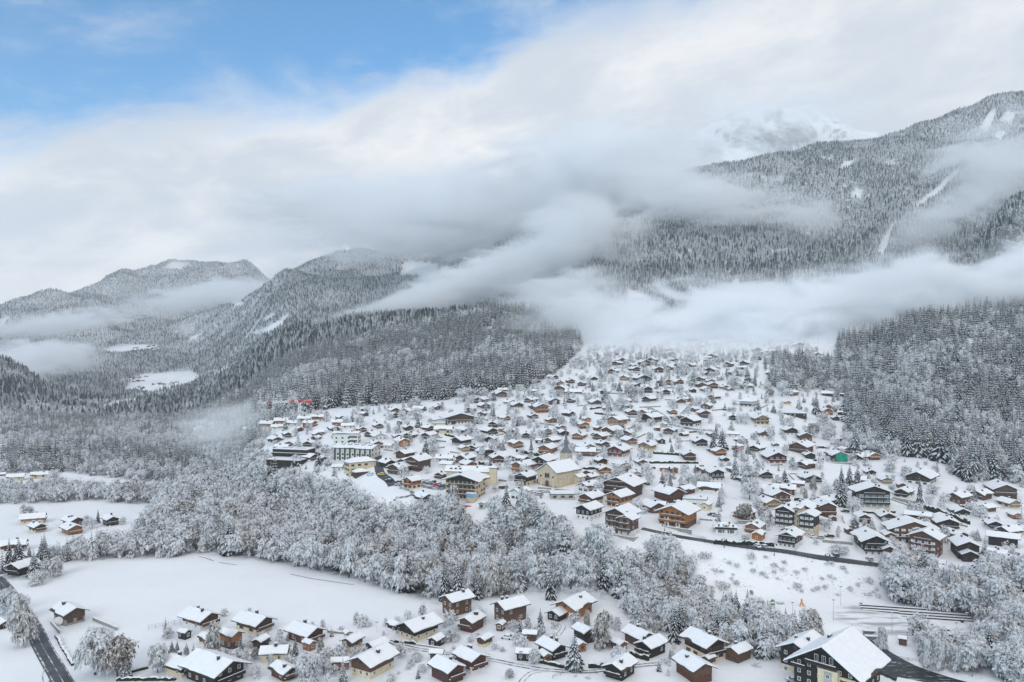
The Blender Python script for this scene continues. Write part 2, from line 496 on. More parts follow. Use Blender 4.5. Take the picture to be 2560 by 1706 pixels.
class MB:
    """collects faces with material slots, builds one mesh"""
    def __init__(s):
        s.v, s.f, s.mi, s.mats = [], [], [], []

    def slot(s, mat):
        if mat not in s.mats:
            s.mats.append(mat)
        return s.mats.index(mat)

    def face(s, pts, mat):
        b = len(s.v)
        s.v += [tuple(p) for p in pts]
        s.f.append(tuple(range(b, b + len(pts))))
        s.mi.append(s.slot(mat))

    def grid(s, vs, fs, mat):
        b = len(s.v)
        s.v += [tuple(p) for p in vs]
        k = s.slot(mat)
        for f in fs:
            s.f.append(tuple(i + b for i in f)); s.mi.append(k)

    def box(s, x0, x1, y0, y1, z0, z1, mat):
        vs = [(x0, y0, z0), (x1, y0, z0), (x1, y1, z0), (x0, y1, z0), (x0, y0, z1), (x1, y0, z1), (x1, y1, z1), (x0, y1, z1)]
        s.grid(vs, [(3, 2, 1, 0), (4, 5, 6, 7), (0, 1, 5, 4), (1, 2, 6, 5), (2, 3, 7, 6), (3, 0, 4, 7)], mat)

    def prism(s, poly, axis, a, b, mat):
        """polygon in the plane across an axis, pushed from a to b; axis 'y': poly is (x, z); axis 'x': poly is (y, z); axis 'z': (x, y)"""
        def pt(p, t):
            return {'y': (p[0], t, p[1]), 'x': (t, p[0], p[1]), 'z': (p[0], p[1], t)}[axis]
        n = len(poly)
        vs = [pt(p, a) for p in poly] + [pt(p, b) for p in poly]
        fs = [tuple(range(n - 1, -1, -1)), tuple(range(n, 2 * n))] + [(i, (i + 1) % n, n + (i + 1) % n, n + i) for i in range(n)]
        s.grid(vs, fs, mat)

    def tube(s, p0, p1, r0, r1, mat, n=6):
        p0 = Vector(p0); p1 = Vector(p1)
        d = (p1 - p0).normalized()
        u = d.orthogonal().normalized(); w = d.cross(u)
        vs = []
        for p, r in ((p0, r0), (p1, r1)):
            for i in range(n):
                t = 2 * math.pi * i / n
                vs.append(p + u * (r * math.cos(t)) + w * (r * math.sin(t)))
        fs = [(i, (i + 1) % n, n + (i + 1) % n, n + i) for i in range(n)] + [tuple(range(n - 1, -1, -1)), tuple(range(n, 2 * n))]
        s.grid(vs, fs, mat)

    def ball(s, c, r, mat, n=8, m=5, sq=(1, 1, 1)):
        vs, fs = [], []
        for j in range(1, m):
            t = math.pi * j / m
            for i in range(n):
                a = 2 * math.pi * i / n
                vs.append((c[0] + r * sq[0] * math.sin(t) * math.cos(a), c[1] + r * sq[1] * math.sin(t) * math.sin(a), c[2] + r * sq[2] * math.cos(t)))
        for j in range(m - 2):
            for i in range(n):
                fs.append((j * n + i, (j + 1) * n + i, (j + 1) * n + (i + 1) % n, j * n + (i + 1) % n))
        vs += [(c[0], c[1], c[2] + r * sq[2]), (c[0], c[1], c[2] - r * sq[2])]
        t, b = len(vs) - 2, len(vs) - 1
        for i in range(n):
            fs.append((t, i, (i + 1) % n)); fs.append((b, (m - 2) * n + (i + 1) % n, (m - 2) * n + i))
        s.grid(vs, fs, mat)

    def mesh(s, name):
        me = bpy.data.meshes.new(name)
        me.from_pydata(s.v, [], s.f)
        for m in s.mats:
            me.materials.append(MAT[m])
        if s.f:
            me.polygons.foreach_set('material_index', s.mi)
        me.update()
        return me

    def build(s, name, parent=None):
        return link(name, s.mesh(name), parent)


def inpoly(px, py, poly):
    """vectorised point in polygon"""
    px = np.asarray(px, float); py = np.asarray(py, float)
    r = np.zeros(px.shape, bool)
    n = len(poly)
    for i in range(n):
        x0, y0 = poly[i]; x1, y1 = poly[(i + 1) % n]
        c = (y0 > py) != (y1 > py)
        with np.errstate(divide='ignore', invalid='ignore'):
            xx = (x1 - x0) * (py - y0) / ((y1 - y0) or 1e-9) + x0
        r ^= c & (px < xx)
    return r

# ------------------------------------------------------------------ terrain sheet
SV_PY = HY - F * ZT / _YG            # where each ground vertex shows in the photograph

# clearings in the forest, outlined where the photograph shows open snow (photo pixels)
CLEAR = [
    [(408, 672), (430, 655), (478, 660), (452, 675)],
    [(236, 1018), (300, 1000), (380, 990), (415, 982), (405, 995), (340, 1012), (260, 1022)],
    [(310, 978), (325, 955), (360, 935), (480, 928), (505, 945), (470, 965), (400, 975), (370, 985)],
    [(250, 875), (300, 862), (400, 862), (390, 878), (290, 885)],
    [(466, 858), (478, 842), (512, 832), (492, 848)],
    [(612, 838), (660, 822), (700, 800), (722, 780), (724, 795), (700, 818), (665, 838)],
    [(655, 800), (680, 785), (690, 790), (662, 806)],
    [(525, 940), (560, 920), (575, 913), (570, 925), (540, 940)],
    [(605, 922), (640, 905), (675, 888), (672, 896), (630, 920)],
    [(955, 752), (1000, 735), (1040, 730), (1010, 752), (960, 764)],
    [(1000, 690), (1012, 655), (1100, 660), (1085, 695), (1060, 705), (1040, 690)],
    [(575, 758), (600, 750), (612, 764), (590, 768)],
    [(540, 700), (548, 690), (556, 700)],
    [(0, 830), (0, 800), (22, 790), (12, 815)],
    [(2190, 640), (2205, 600), (2240, 552), (2225, 590), (2212, 640)],
    [(2290, 510), (2330, 480), (2400, 420), (2400, 432), (2340, 490), (2300, 515)],
    [(2447, 325), (2470, 285), (2485, 272), (2492, 285), (2470, 330)], [(2500, 300), (2520, 275), (2540, 290), (2528, 315)], [(2480, 345), (2500, 325), (2520, 335), (2500, 352)],
    [(2090, 430), (2110, 405), (2150, 398), (2130, 415)],
    [(2130, 490), (2140, 465), (2160, 480), (2150, 500)],
    [(1830, 730), (1836, 690), (1850, 700), (1842, 735)],
    [(1560, 760), (1570, 722), (1610, 735), (1640, 755)],
]
FIELD = [
    [(1150, 1262), (1215, 1268), (1228, 1296), (1200, 1345), (1150, 1330), (1138, 1285)],
    [(150, 1180), (200, 1190), (350, 1206), (345, 1232), (260, 1238), (150, 1215)],
    [(0, 1262), (160, 1255), (300, 1258), (420, 1268), (400, 1340), (300, 1345), (0, 1340)],
]
PITCH = [(2080, 1520), (2180, 1510), (2380, 1555), (2440, 1590), (2370, 1612), (2200, 1585), (2090, 1555)]
BANK = [(1735, 1370), (1830, 1378), (2180, 1425), (2200, 1500), (2050, 1490), (1830, 1480), (1740, 1490)]

ZONES = [   # outline of the ground they cover (photo px), min/max distance, spacing m, share of spruces, height range of broadleaf, of spruce
    ('belt', [(440, 1386), (500, 1384), (640, 1397), (740, 1416), (860, 1444), (980, 1478), (1095, 1510), (1250, 1494), (1330, 1478), (1560, 1500), (1720, 1480), (1748, 1400),
              (1690, 1402), (1530, 1412), (1490, 1382), (1390, 1322), (1310, 1266), (1240, 1274), (1180, 1302), (1090, 1280), (1000, 1292), (930, 1280), (885, 1242),
              (840, 1226), (790, 1212), (740, 1200), (690, 1192), (640, 1160), (590, 1125), (520, 1150), (440, 1228), (440, 1290)], 300, 720, 5.3, 0.13, (7, 14.5), (10, 18)),
    ('lower', [(1560, 1500), (1700, 1480), (1800, 1535), (1960, 1580), (2050, 1612), (2045, 1650), (1880, 1645), (1780, 1620), (1650, 1580), (1560, 1540)], 200, 400, 4.6, 0.12, (6, 10), (8, 11)),
    ('clump', [(2205, 1500), (2235, 1440), (2330, 1415), (2470, 1460), (2560, 1440), (2700, 1470), (2700, 1560), (2500, 1565), (2370, 1535), (2280, 1522)], 200, 420, 5.0, 0.2, (8, 14), (9, 15)),
    ('corner', [(2450, 1600), (2560, 1560), (2700, 1560), (2700, 1740), (2540, 1730), (2470, 1668)], 200, 400, 5.2, 0.15, (7, 12), (9, 12)),
    ('bankside', [(2290, 1596), (2470, 1645), (2455, 1690), (2310, 1652)], 200, 320, 6.0, 0.0, (5, 9), (6, 8)),
    ('row', [(100, 1402), (160, 1372), (440, 1352), (478, 1378), (440, 1392), (160, 1404)], 300, 520, 5.5, 0.15, (6, 10), (8, 12)),
    ('row', [(0, 1425), (20, 1395), (130, 1395), (135, 1440), (90, 1450), (0, 1445)], 300, 420, 7.5, 0.25, (5, 9), (7, 12)),
    ('row', [(330, 1345), (400, 1270), (455, 1260), (470, 1330), (440, 1385), (350, 1375)], 380, 560, 5.5, 0.1, (7, 12), (8, 12)),
    ('valley', [(0, 1260), (0, 1222), (140, 1215), (280, 1240), (350, 1228), (450, 1225), (450, 1262), (330, 1262), (230, 1250), (100, 1260)], 420, 700, 6.0, 0.12, (7, 11), (8, 13)),
    ('valley', [(0, 1185), (0, 1000), (150, 1010), (420, 1014), (640, 1046), (700, 1052), (640, 1150), (560, 1190), (480, 1262), (440, 1230), (420, 1205), (360, 1205), (200, 1185), (150, 1178)], 560, 2300, 7.0, 0.55, (7, 12), (10, 18)),
    ('slope', [(2085, 915), (2095, 860), (2110, 760), (2750, 660), (2750, 1215), (2544, 1205), (2473, 1200), (2409, 1206), (2338, 1142), (2241, 1142), (2163, 1152), (2131, 1136), (2118, 1050), (2110, 1000),
               (2060, 968), (1960, 985), (1920, 960), (1930, 905), (2010, 898)], 480, 1050, 6.6, 0.74, (8, 13), (13, 22)),
    ('ridge', [(-200, 1020), (150, 1012), (420, 1014), (560, 1052), (640, 1048), (780, 1032), (820, 1022), (900, 1017), (1000, 1009), (1100, 1002), (1140, 994), (1220, 985), (1280, 976), (1325, 971), (1350, 955), (1400, 926), (1428, 892), (1452, 868), (1480, 700), (1480, 250), (-200, 250)], 640, 1700, 7.0, 0.82, (9, 14), (13, 21)),
    ('mount', [(1440, 856), (1500, 846), (2060, 842), (2700, 860), (2900, 840), (2900, 150), (1440, 150)], 1060, 1700, 5.8, 0.9, (7, 11), (9, 16)),
    ('far', [(-400, 1040), (150, 1012), (420, 1014), (640, 1030), (1480, 900), (2900, 840), (2900, 100), (-400, 100)], 1700, 3080, 7.4, 0.85, (7, 10), (8, 14.5)),
    ('farther', [(-400, 1000), (900, 900), (1480, 900), (1480, 100), (-400, 100)], 3080, 5700, 11.0, 0.85, (8, 11), (9, 16)),
]

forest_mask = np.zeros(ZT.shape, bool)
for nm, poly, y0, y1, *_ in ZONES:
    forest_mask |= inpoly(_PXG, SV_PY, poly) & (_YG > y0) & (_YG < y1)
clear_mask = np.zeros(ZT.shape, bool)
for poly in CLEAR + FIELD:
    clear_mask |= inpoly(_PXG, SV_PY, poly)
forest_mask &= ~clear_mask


def blur(a, n=2):
    a = a.astype(float)
    for _ in range(n):
        p = np.pad(a, 1, mode='edge')
        a = (p[:-2, 1:-1] + p[2:, 1:-1] + p[1:-1, :-2] + p[1:-1, 2:] + 2 * p[1:-1, 1:-1]) / 6
    return a


def build_terrain():
    me = bpy.data.meshes.new('ground')
    co = np.stack([_XG, _YG, ZT + CZ], -1).reshape(-1, 3).astype(np.float32)
    idx = np.arange(NY * NP).reshape(NY, NP)
    q = np.stack([idx[:-1, :-1], idx[:-1, 1:], idx[1:, 1:], idx[1:, :-1]], -1).reshape(-1, 4)
    me.vertices.add(len(co)); me.vertices.foreach_set('co', co.ravel())
    me.loops.add(q.size); me.loops.foreach_set('vertex_index', q.ravel().astype(np.int32))
    me.polygons.add(len(q)); me.polygons.foreach_set('loop_start', np.arange(0, q.size, 4, dtype=np.int32))
    me.update(calc_edges=True)
    me.polygons.foreach_set('use_smooth', np.ones(len(q), bool))
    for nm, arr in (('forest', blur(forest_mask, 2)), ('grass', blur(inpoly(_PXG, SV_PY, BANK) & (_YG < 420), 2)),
                    ('worn', blur(inpoly(_PXG, SV_PY, PITCH) & (_YG < 420), 2)),
                    ('rock', np.clip((_YG - 3100) / 300, 0, 1) * (_PXG > 1500))):
        a = me.attributes.new(nm, 'FLOAT', 'POINT')
        a.data.foreach_set('value', arr.astype(np.float32).ravel())
    me.materials.append(MAT['ground_snow'])
    o = link('ground', me)
    o['kind'] = 'structure'
    return o


build_terrain()


def ribbon(name, pts, widths, mat, lift=0.12, step=1.5, kind='structure', label=None):
    """a strip draped on the ground along world points (x, y)"""
    P2 = [Vector(p) for p in pts]
    out = []
    for i in range(len(P2) - 1):
        p0 = P2[max(i - 1, 0)]; p1 = P2[i]; p2 = P2[i + 1]; p3 = P2[min(i + 2, len(P2) - 1)]
        n = max(2, int((p2 - p1).length / step))
        for k in range(n):
            t = k / n
            c = 0.5 * ((2 * p1) + (p2 - p0) * t + (2 * p0 - 5 * p1 + 4 * p2 - p3) * t * t + (3 * p1 - p0 - 3 * p2 + p3) * t**3)
            out.append((c, widths[i] * (1 - t) + widths[i + 1] * t))
    out.append((P2[-1], widths[-1]))
    vs, fs = [], []
    m = 5
    for i, (c, w) in enumerate(out):
        a = out[max(i - 1, 0)][0]; b = out[min(i + 1, len(out) - 1)][0]
        t = (b - a).normalized(); nn = Vector((-t.y, t.x))
        for j in range(m):
            p = c + nn * (w * (j / (m - 1) - 0.5))
            vs.append((p.x, p.y, float(gz(p.x, p.y)) + lift))
        if i:
            for j in range(m - 1):
                k = i * m + j
                fs.append((k - m, k, k + 1, k - m + 1))
    me = bpy.data.meshes.new(name)
    me.from_pydata(vs, [], fs)
    me.materials.append(MAT[mat])
    o = link(name, me)
    if kind: o['kind'] = kind
    if label: o['label'] = label
    return o


def gpts(pix):
    return [at(a, b)[:2] for a, b in pix]


# river water between its banks
_wv = [( *p,) for p in _rv]
ribbon('river', _wv, [15.0] * len(_wv), 'river_water', lift=0.0, step=3)
_r = bpy.data.objects['river']
for v in _r.data.vertices:
    v.co.z = CZ - 105.0 - 1.7

# ------------------------------------------------------------------ trees: meshes


def spruce_mesh(name, H, Rr, layers, nb, seed, detail=True, droop=0.55):
    rnd = random.Random(seed)
    crown = MB()
    for L in range(layers):
        t = L / (layers - 1)
        z = H * (0.10 + 0.86 * t**0.92)
        r = Rr * (1 - t)**0.80 * rnd.uniform(0.86, 1.1) + 0.12
        n = max(4, int(round(nb * (1 - 0.45 * t))))
        a0 = rnd.uniform(0, 6.28)
        for b in range(n):
            a = a0 + 2 * math.pi * b / n + rnd.uniform(-0.28, 0.28)
            rr = r * rnd.uniform(0.72, 1.15)
            ca, sa = math.cos(a), math.sin(a)
            w = max(0.10, rr * rnd.uniform(0.20, 0.30))
            zr = z + rr * 0.10
            dz = rr * droop * rnd.uniform(0.7, 1.25)
            def pt(u, s, dzz):
                return (ca * u - sa * s, sa * u + ca * s, dzz)
            m0 = pt(0.0, 0, zr); m1 = pt(rr * 0.55, 0, zr - dz * 0.30); m2 = pt(rr, 0, zr - dz)
            l1 = pt(rr * 0.50, w, zr - dz * 0.30 - w * 0.55); r1 = pt(rr * 0.50, -w, zr - dz * 0.30 - w * 0.55)
            l2 = pt(rr * 0.93, w * 0.55, zr - dz - w * 0.55); r2 = pt(rr * 0.93, -w * 0.55, zr - dz - w * 0.55)
            crown.face((m0, r1, m1), 'spruce_needles'); crown.face((m0, m1, l1), 'spruce_needles')
            crown.face((m1, r1, r2, m2), 'spruce_needles'); crown.face((m1, m2, l2, l1), 'spruce_needles')
            if detail and rnd.random() < 0.92:
                h = 0.05 + 0.03 * rr
                s = w * rnd.uniform(0.5, 0.8)
                q0 = pt(rr * rnd.uniform(0.15, 0.4), 0, zr - dz * 0.15 + h)
                qa = pt(rr * 0.62, s, zr - dz * 0.38 - s * 0.5 + h); qb = pt(rr * 0.62, -s, zr - dz * 0.38 - s * 0.5 + h)
                q1 = pt(rr * 0.66, 0, zr - dz * 0.36 + h * 1.6); q2 = pt(rr * 1.01, 0, zr - dz + h)
                crown.face((q0, qb, q1), 'spruce_snow'); crown.face((q0, q1, qa), 'spruce_snow')
                crown.face((qb, q2, q1), 'spruce_snow'); crown.face((q1, q2, qa), 'spruce_snow')
    crown.face(((0.12, 0, H * 0.92), (-0.06, 0.1, H * 0.92), (0, 0, H * 1.02)), 'spruce_needles')
    crown.face(((-0.06, -0.1, H * 0.92), (0.12, 0, H * 0.92), (0, 0, H * 1.02)), 'spruce_needles')
    tr = MB()
    tr.tube((0, 0, -0.6), (0, 0, H * 0.95), 0.018 * H + 0.05, 0.03, 'bark', 6)
    return crown.mesh(name + '_crown'), tr.mesh(name + '_trunk')


def broad_mesh(name, H, seed, clumps, per, size, weep=0.35, shape='round', leaf=('frost_twigs', 'bare_twigs'), trunk=True, wide=1.0):
    rnd = random.Random(seed)
    crown = MB()
    tr = MB()
    if trunk:
        tr.tube((0, 0, -0.6), (0.15, 0.1, H * 0.34), 0.020 * H + 0.05, 0.012 * H + 0.04, 'bark', 6)
        tr.tube((0.15, 0.1, H * 0.33), (0.05, -0.1, H * 0.80), 0.012 * H + 0.03, 0.03, 'bark', 5)
        for k in range(7):
            a = k * 2.4 + rnd.random(); z0 = H * (0.22 + 0.055 * k); l = H * rnd.uniform(0.20, 0.32) * wide
            tr.tube((0.12, 0.06, z0), (math.cos(a) * l, math.sin(a) * l, z0 + H * rnd.uniform(0.16, 0.28)), 0.008 * H + 0.02, 0.02, 'bark', 4)
    lobes = [(0, 0, 0.66, 0.30)] + [(math.cos(k * 1.9 + rnd.random()) * rnd.uniform(0.12, 0.22) * wide, math.sin(k * 1.9 + rnd.random()) * rnd.uniform(0.12, 0.22) * wide, (0.26, 0.40, 0.52, 0.62, 0.72, 0.34)[k], rnd.uniform(0.16, 0.25)) for k in range(6)]
    if shape == 'tall':
        lobes = [(rnd.uniform(-.06, .06), rnd.uniform(-.06, .06), 0.22 + 0.14 * k, 0.20 - 0.025 * k + rnd.uniform(0, .03)) for k in range(6)]
    if shape == 'bush':
        lobes = [(rnd.uniform(-.3, .3), rnd.uniform(-.3, .3), rnd.uniform(0.3, 0.55), rnd.uniform(0.28, 0.42)) for k in range(5)]
    for c in range(clumps):
        lx, ly, lz, lr = lobes[c % len(lobes)]
        # point on or near the lobe's shell
        u = rnd.uniform(-0.55, 1); a = rnd.uniform(0, 6.283); s = math.sqrt(max(0, 1 - u * u))
        rad = lr * H * rnd.uniform(0.62, 1.05)
        nx, ny, nzv = s * math.cos(a), s * math.sin(a), u
        cx, cyy, cz = lx * H + nx * rad * wide, ly * H + ny * rad * wide, lz * H + nzv * rad * 0.95
        if cz < 0.10 * H: cz = 0.10 * H + rnd.random() * 0.08 * H
        for k in range(per):
            # twig sprays leave the clump outwards and hang under their load
            nrm = Vector((nx + rnd.gauss(0, .35), ny + rnd.gauss(0, .35), max(nzv, -.1) + .35 + rnd.gauss(0, .3))).normalized()
            d = Vector((nx + rnd.gauss(0, .55), ny + rnd.gauss(0, .55), nzv * 0.55 + rnd.gauss(0, .45) + 0.15)).normalized()
            ln = size * rnd.uniform(0.6, 1.35); wd_ = ln * rnd.uniform(0.16, 0.30)
            p0 = Vector((cx + rnd.gauss(0, size * .28), cyy + rnd.gauss(0, size * .28), cz + rnd.gauss(0, size * .24)))
            if rnd.random() < 0.68:      # loaded sprays lie along the outside of the crown
                t_ = Vector((rnd.gauss(0, 1), rnd.gauss(0, 1), -.5 + rnd.gauss(0, .5)))
                d = (t_ - nrm * t_.dot(nrm)).normalized() * .95 + nrm * .25
                side = d.cross(nrm)
                wd_ *= 1.35
            else:
                side = d.cross(Vector((0, 0, 1)))
            if side.length < 0.05: side = Vector((1, 0, 0))
            side = (side.normalized() + Vector((rnd.gauss(0, .3), rnd.gauss(0, .3), rnd.gauss(0, .3)))).normalized() * wd_
            p1 = p0 + d * ln * 0.55; p2 = p0 + d * ln + Vector((0, 0, -ln * weep * rnd.uniform(0.4, 1.5)))
            m = leaf[0] if rnd.random() < 0.78 + 0.25 * nzv else leaf[1]
            crown.face((p0, p1 - side, p1 + side), m)
            crown.face((p1 - side, p2, p1 + side), m)
    return crown.mesh(name + '_crown'), (tr.mesh(name + '_trunk') if trunk else None)


SPR = [spruce_mesh('spruce%d' % i, 10.0, rr, L, nb, 40 + i, True, dr) for i, (rr, L, nb, dr) in enumerate([(2.25, 15, 11, .55), (1.9, 16, 10, .7), (2.6, 14, 12, .5), (1.7, 15, 9, .8)])]
BRD = [broad_mesh('broad%d' % i, 10.0, 60 + i, cl, 9, sz, wp, sh) for i, (cl, sz, wp, sh) in enumerate([(105, 1.05, .35, 'round'), (115, .95, .55, 'round'), (95, 1.0, .75, 'tall'), (110, 1.1, .3, 'round'), (100, .9, .45, 'tall')])]
BRN = [broad_mesh('brown%d' % i, 10.0, 80 + i, 110, 9, 0.95, .8, sh, ('brown_leaves', 'bare_twigs')) for i, sh in enumerate(('tall', 'round'))]
BIG = [broad_mesh('big%d' % i, 10.0, 120 + i, 210, 10, 0.85, .7, sh, lf) for i, (sh, lf) in enumerate((('round', ('frost_twigs', 'bare_twigs')), ('tall', ('frost_twigs', 'bare_twigs')), ('round', ('brown_leaves', 'frost_twigs'))))]
BSH = [broad_mesh('bush%d' % i, 2.4, 90 + i, 44, 8, 0.42, .3, 'bush', ('frost_twigs', 'bare_twigs'), False, 1.1) for i in range(3)]


def lite(name, pairs_fn):
    """one joined mesh (crown and trunk) for the masses of forest"""
    return pairs_fn


def join_meshes(name, meshes):
    mb = MB()
    for me in meshes:
        b = len(mb.v)
        mb.v += [tuple(v.co) for v in me.vertices]
        for p in me.polygons:
            mb.f.append(tuple(i + b for i in p.vertices))
            mb.mi.append(mb.slot(me.materials[p.material_index].name))
    return mb.mesh(name)


def far_cone(name, seed):
    rnd = random.Random(seed)
    mb = MB()
    for k, (z0, z1, r) in enumerate([(0.6, 5.0, 2.1), (3.2, 7.6, 1.55), (5.8, 10.2, 1.0)]):
        n = 7
        ring = []
        for i in range(n):
            a = 2 * math.pi * i / n + k * .6
            rr = r * rnd.uniform(0.7, 1.2)
            ring.append((math.cos(a) * rr, math.sin(a) * rr, z0 + rnd.uniform(-.5, .5)))
        for i in range(n):
            mb.face((ring[i], ring[(i + 1) % n], (0, 0, z1)), 'spruce_far')
    return mb.mesh(name)


def far_puff(name, seed):
    return broad_mesh(name, 10.0, seed, 26, 3, 2.1, .4, 'round', trunk=False)[0]


PROTO = bpy.data.collections.new('tree_shapes')          # shapes the forest masses are made of; not linked to the scene


def proto(name, me):
    o = bpy.data.objects.new(name, me)
    PROTO.objects.link(o)
    return o


def mid_spruce(i):
    c, t = spruce_mesh('mid_spruce%d' % i, 10.0, (2.1, 1.8, 2.4)[i], 9, 7, 140 + i, True, .6)
    return join_meshes('mid_spruce_%d' % i, [c, t])


def mid_broad(i):
    c, t = broad_mesh('mid_broad%d' % i, 10.0, 160 + i, 52, 6, 1.5, .45, ('round', 'tall', 'round')[i])
    return join_meshes('mid_broad_%d' % i, [c, t])


_protos = [('a%d' % i, mid_spruce(i)) for i in range(3)] + [('b%d' % i, mid_broad(i)) for i in range(3)] + \
          [('c%d' % i, far_cone('far_cone%d' % i, 200 + i)) for i in range(3)] + [('d%d' % i, far_puff('far_puff%d' % i, 210 + i)) for i in range(2)]
for a, b in _protos:
    proto('shape_' + a, b)
# collection order is by name: a0-2 spruce, b0-2 broadleaf, c0-2 distant spruce, d0-1 distant broadleaf


def scatter(name, pts, scl, rot, idx, label, cat, group=None):
    me = bpy.data.meshes.new(name)
    me.vertices.add(len(pts))
    me.vertices.foreach_set('co', np.asarray(pts, np.float32).ravel())
    for nm, tp, arr in (('scl', 'FLOAT', scl), ('rot', 'FLOAT', rot), ('idx', 'INT', idx)):
        a = me.attributes.new(nm, tp, 'POINT')
        a.data.foreach_set('value', np.asarray(arr, np.int32 if tp == 'INT' else np.float32))
    o = link(name, me)
    ng = bpy.data.node_groups.new(name + '_nodes', 'GeometryNodeTree')
    ng.interface.new_socket('Geometry', in_out='INPUT', socket_type='NodeSocketGeometry')
    ng.interface.new_socket('Geometry', in_out='OUTPUT', socket_type='NodeSocketGeometry')
    N = ng.nodes
    gi = N.new('NodeGroupInput'); go = N.new('NodeGroupOutput')
    ci = N.new('GeometryNodeCollectionInfo'); ci.inputs[0].default_value = PROTO
    ci.inputs['Separate Children'].default_value = True
    ci.inputs['Reset Children'].default_value = True
    iop = N.new('GeometryNodeInstanceOnPoints')
    iop.inputs['Pick Instance'].default_value = True

    def attr(nm, t):
        a = N.new('GeometryNodeInputNamedAttribute'); a.data_type = t; a.inputs[0].default_value = nm
        return a.outputs[0]
    cx = N.new('ShaderNodeCombineXYZ')
    ng.links.new(attr('rot', 'FLOAT'), cx.inputs[2])
    ng.links.new(gi.outputs[0], iop.inputs['Points'])
    ng.links.new(ci.outputs[0], iop.inputs['Instance'])
    ng.links.new(attr('idx', 'INT'), iop.inputs['Instance Index'])
    ng.links.new(cx.outputs[0], iop.inputs['Rotation'])
    ng.links.new(attr('scl', 'FLOAT'), iop.inputs['Scale'])
    ng.links.new(iop.outputs[0], go.inputs[0])
    md = o.modifiers.new('trees', 'NODES')
    md.node_group = ng
    tag(o, label, cat, group, 'stuff')
    return o


# ------------------------------------------------------------------ where trees stand
_ph = SV_PY.copy()
_runmin = np.minimum.accumulate(_ph, axis=0)         # the skyline so far, per sight line


def hidden(px, py, Y, H):
    """whether a tree top at this place lies well behind nearer ground"""
    u = np.clip(((px - PX0) / (PX1 - PX0) * (NP - 1)).astype(int), 0, NP - 1)
    v = np.clip(((np.log(Y) - LY0) / (LY1 - LY0) * (NY - 1)).astype(int) - 3, 0, NY - 1)
    return (py - F * H / Y) > _runmin[v, u] + 6


FOOT = []       # (x, y, r) of buildings and roads, filled as they are built
TREES = []      # x, y, z, H, spruce?, zone


def sample_zones():
    out = []
    for nm, poly, y0, y1, sp, fs, hb, hs in ZONES:
        pxs = [p[0] for p in poly]
        a0 = max(min(pxs), -330); a1 = min(max(pxs), 2890)
        ya = y0
        while ya < y1:
            yb = min(y1, ya * 1.35)
            xa, xb = min((a0 - CX) / F * ya, (a0 - CX) / F * yb), max((a1 - CX) / F * ya, (a1 - CX) / F * yb)
            gx, gy = np.meshgrid(np.arange(xa, xb, sp), np.arange(ya, yb, sp))
            gx = (gx + RNG.uniform(-.48, .48, gx.shape) * sp).ravel(); gy = (gy + RNG.uniform(-.48, .48, gy.shape) * sp).ravel()
            z = gz(gx, gy)
            px, py = proj(gx, gy, z)
            ok = inpoly(px, py, poly) & (gy >= y0) & (gy < y1) & (px > -330) & (px < 2890)
            for c in CLEAR + (FIELD if nm in ('valley', 'belt') else []):
                ok &= ~inpoly(px, py, c)
            dens = fbm(gx / (sp * 9), gy / (sp * 9), 3, 21)
            ok &= dens > (-0.26 if nm not in ('belt', 'row', 'lower', 'clump') else -0.33)
            gx, gy, z, px, py = gx[ok], gy[ok], z[ok], px[ok], py[ok]
            grove = fbm(gx / 70, gy / 70, 3, 33) * 1.9
            isp = RNG.uniform(size=gx.shape) < np.clip(fs + grove * (1.0 if 0.2 < fs < .9 else 0.35), 0.02, 0.98)
            hh = np.where(isp, RNG.uniform(hs[0], hs[1], gx.shape), RNG.uniform(hb[0], hb[1], gx.shape))
            hh = hh * np.clip(1 + .75 * fbm(gx / 85, gy / 85, 3, 51), .6, 1.35)
            keep = ~hidden(px, py, gy, hh)
            for i in np.nonzero(keep)[0]:
                out.append((gx[i], gy[i], z[i], hh[i], bool(isp[i]), nm))
            ya = yb
    return out


TREES = sample_zones()
print('zone trees', len(TREES))

# ------------------------------------------------------------------ buildings
KIND = {'o': ('wood_orange', 'wood_orange'), 'b': ('wood_brown', 'wood_brown'), 'd': ('wood_dark', 'wood_dark'), 'r': ('wood_red', 'wood_red'),
        't': ('wood_tan', 'wood_tan'), 'ow': ('render_white', 'wood_orange'), 'bw': ('render_white', 'wood_brown'), 'dw': ('render_white', 'wood_dark'),
        'rw': ('render_white', 'wood_red'), 'oc': ('render_cream', 'wood_orange'), 'bc': ('render_cream', 'wood_brown'), 'dc': ('render_cream', 'wood_dark'),
        'w': ('render_white', 'render_white'), 'c': ('render_cream', 'render_cream'), 'p': ('render_pink', 'render_pink'), 'g': ('concrete', 'concrete'),
        'gd': ('stone_grey', 'wood_dark'), 'gb': ('stone_grey', 'wood_brown'), 'ob': ('wood_brown', 'wood_orange'), 'rb': ('wood_red', 'wood_brown'), 'tw': ('render_cream', 'wood_tan'),
        'to': ('wood_tan', 'wood_orange'), 'e': ('render_beige', 'render_beige'), 'de': ('render_beige', 'wood_dark')}
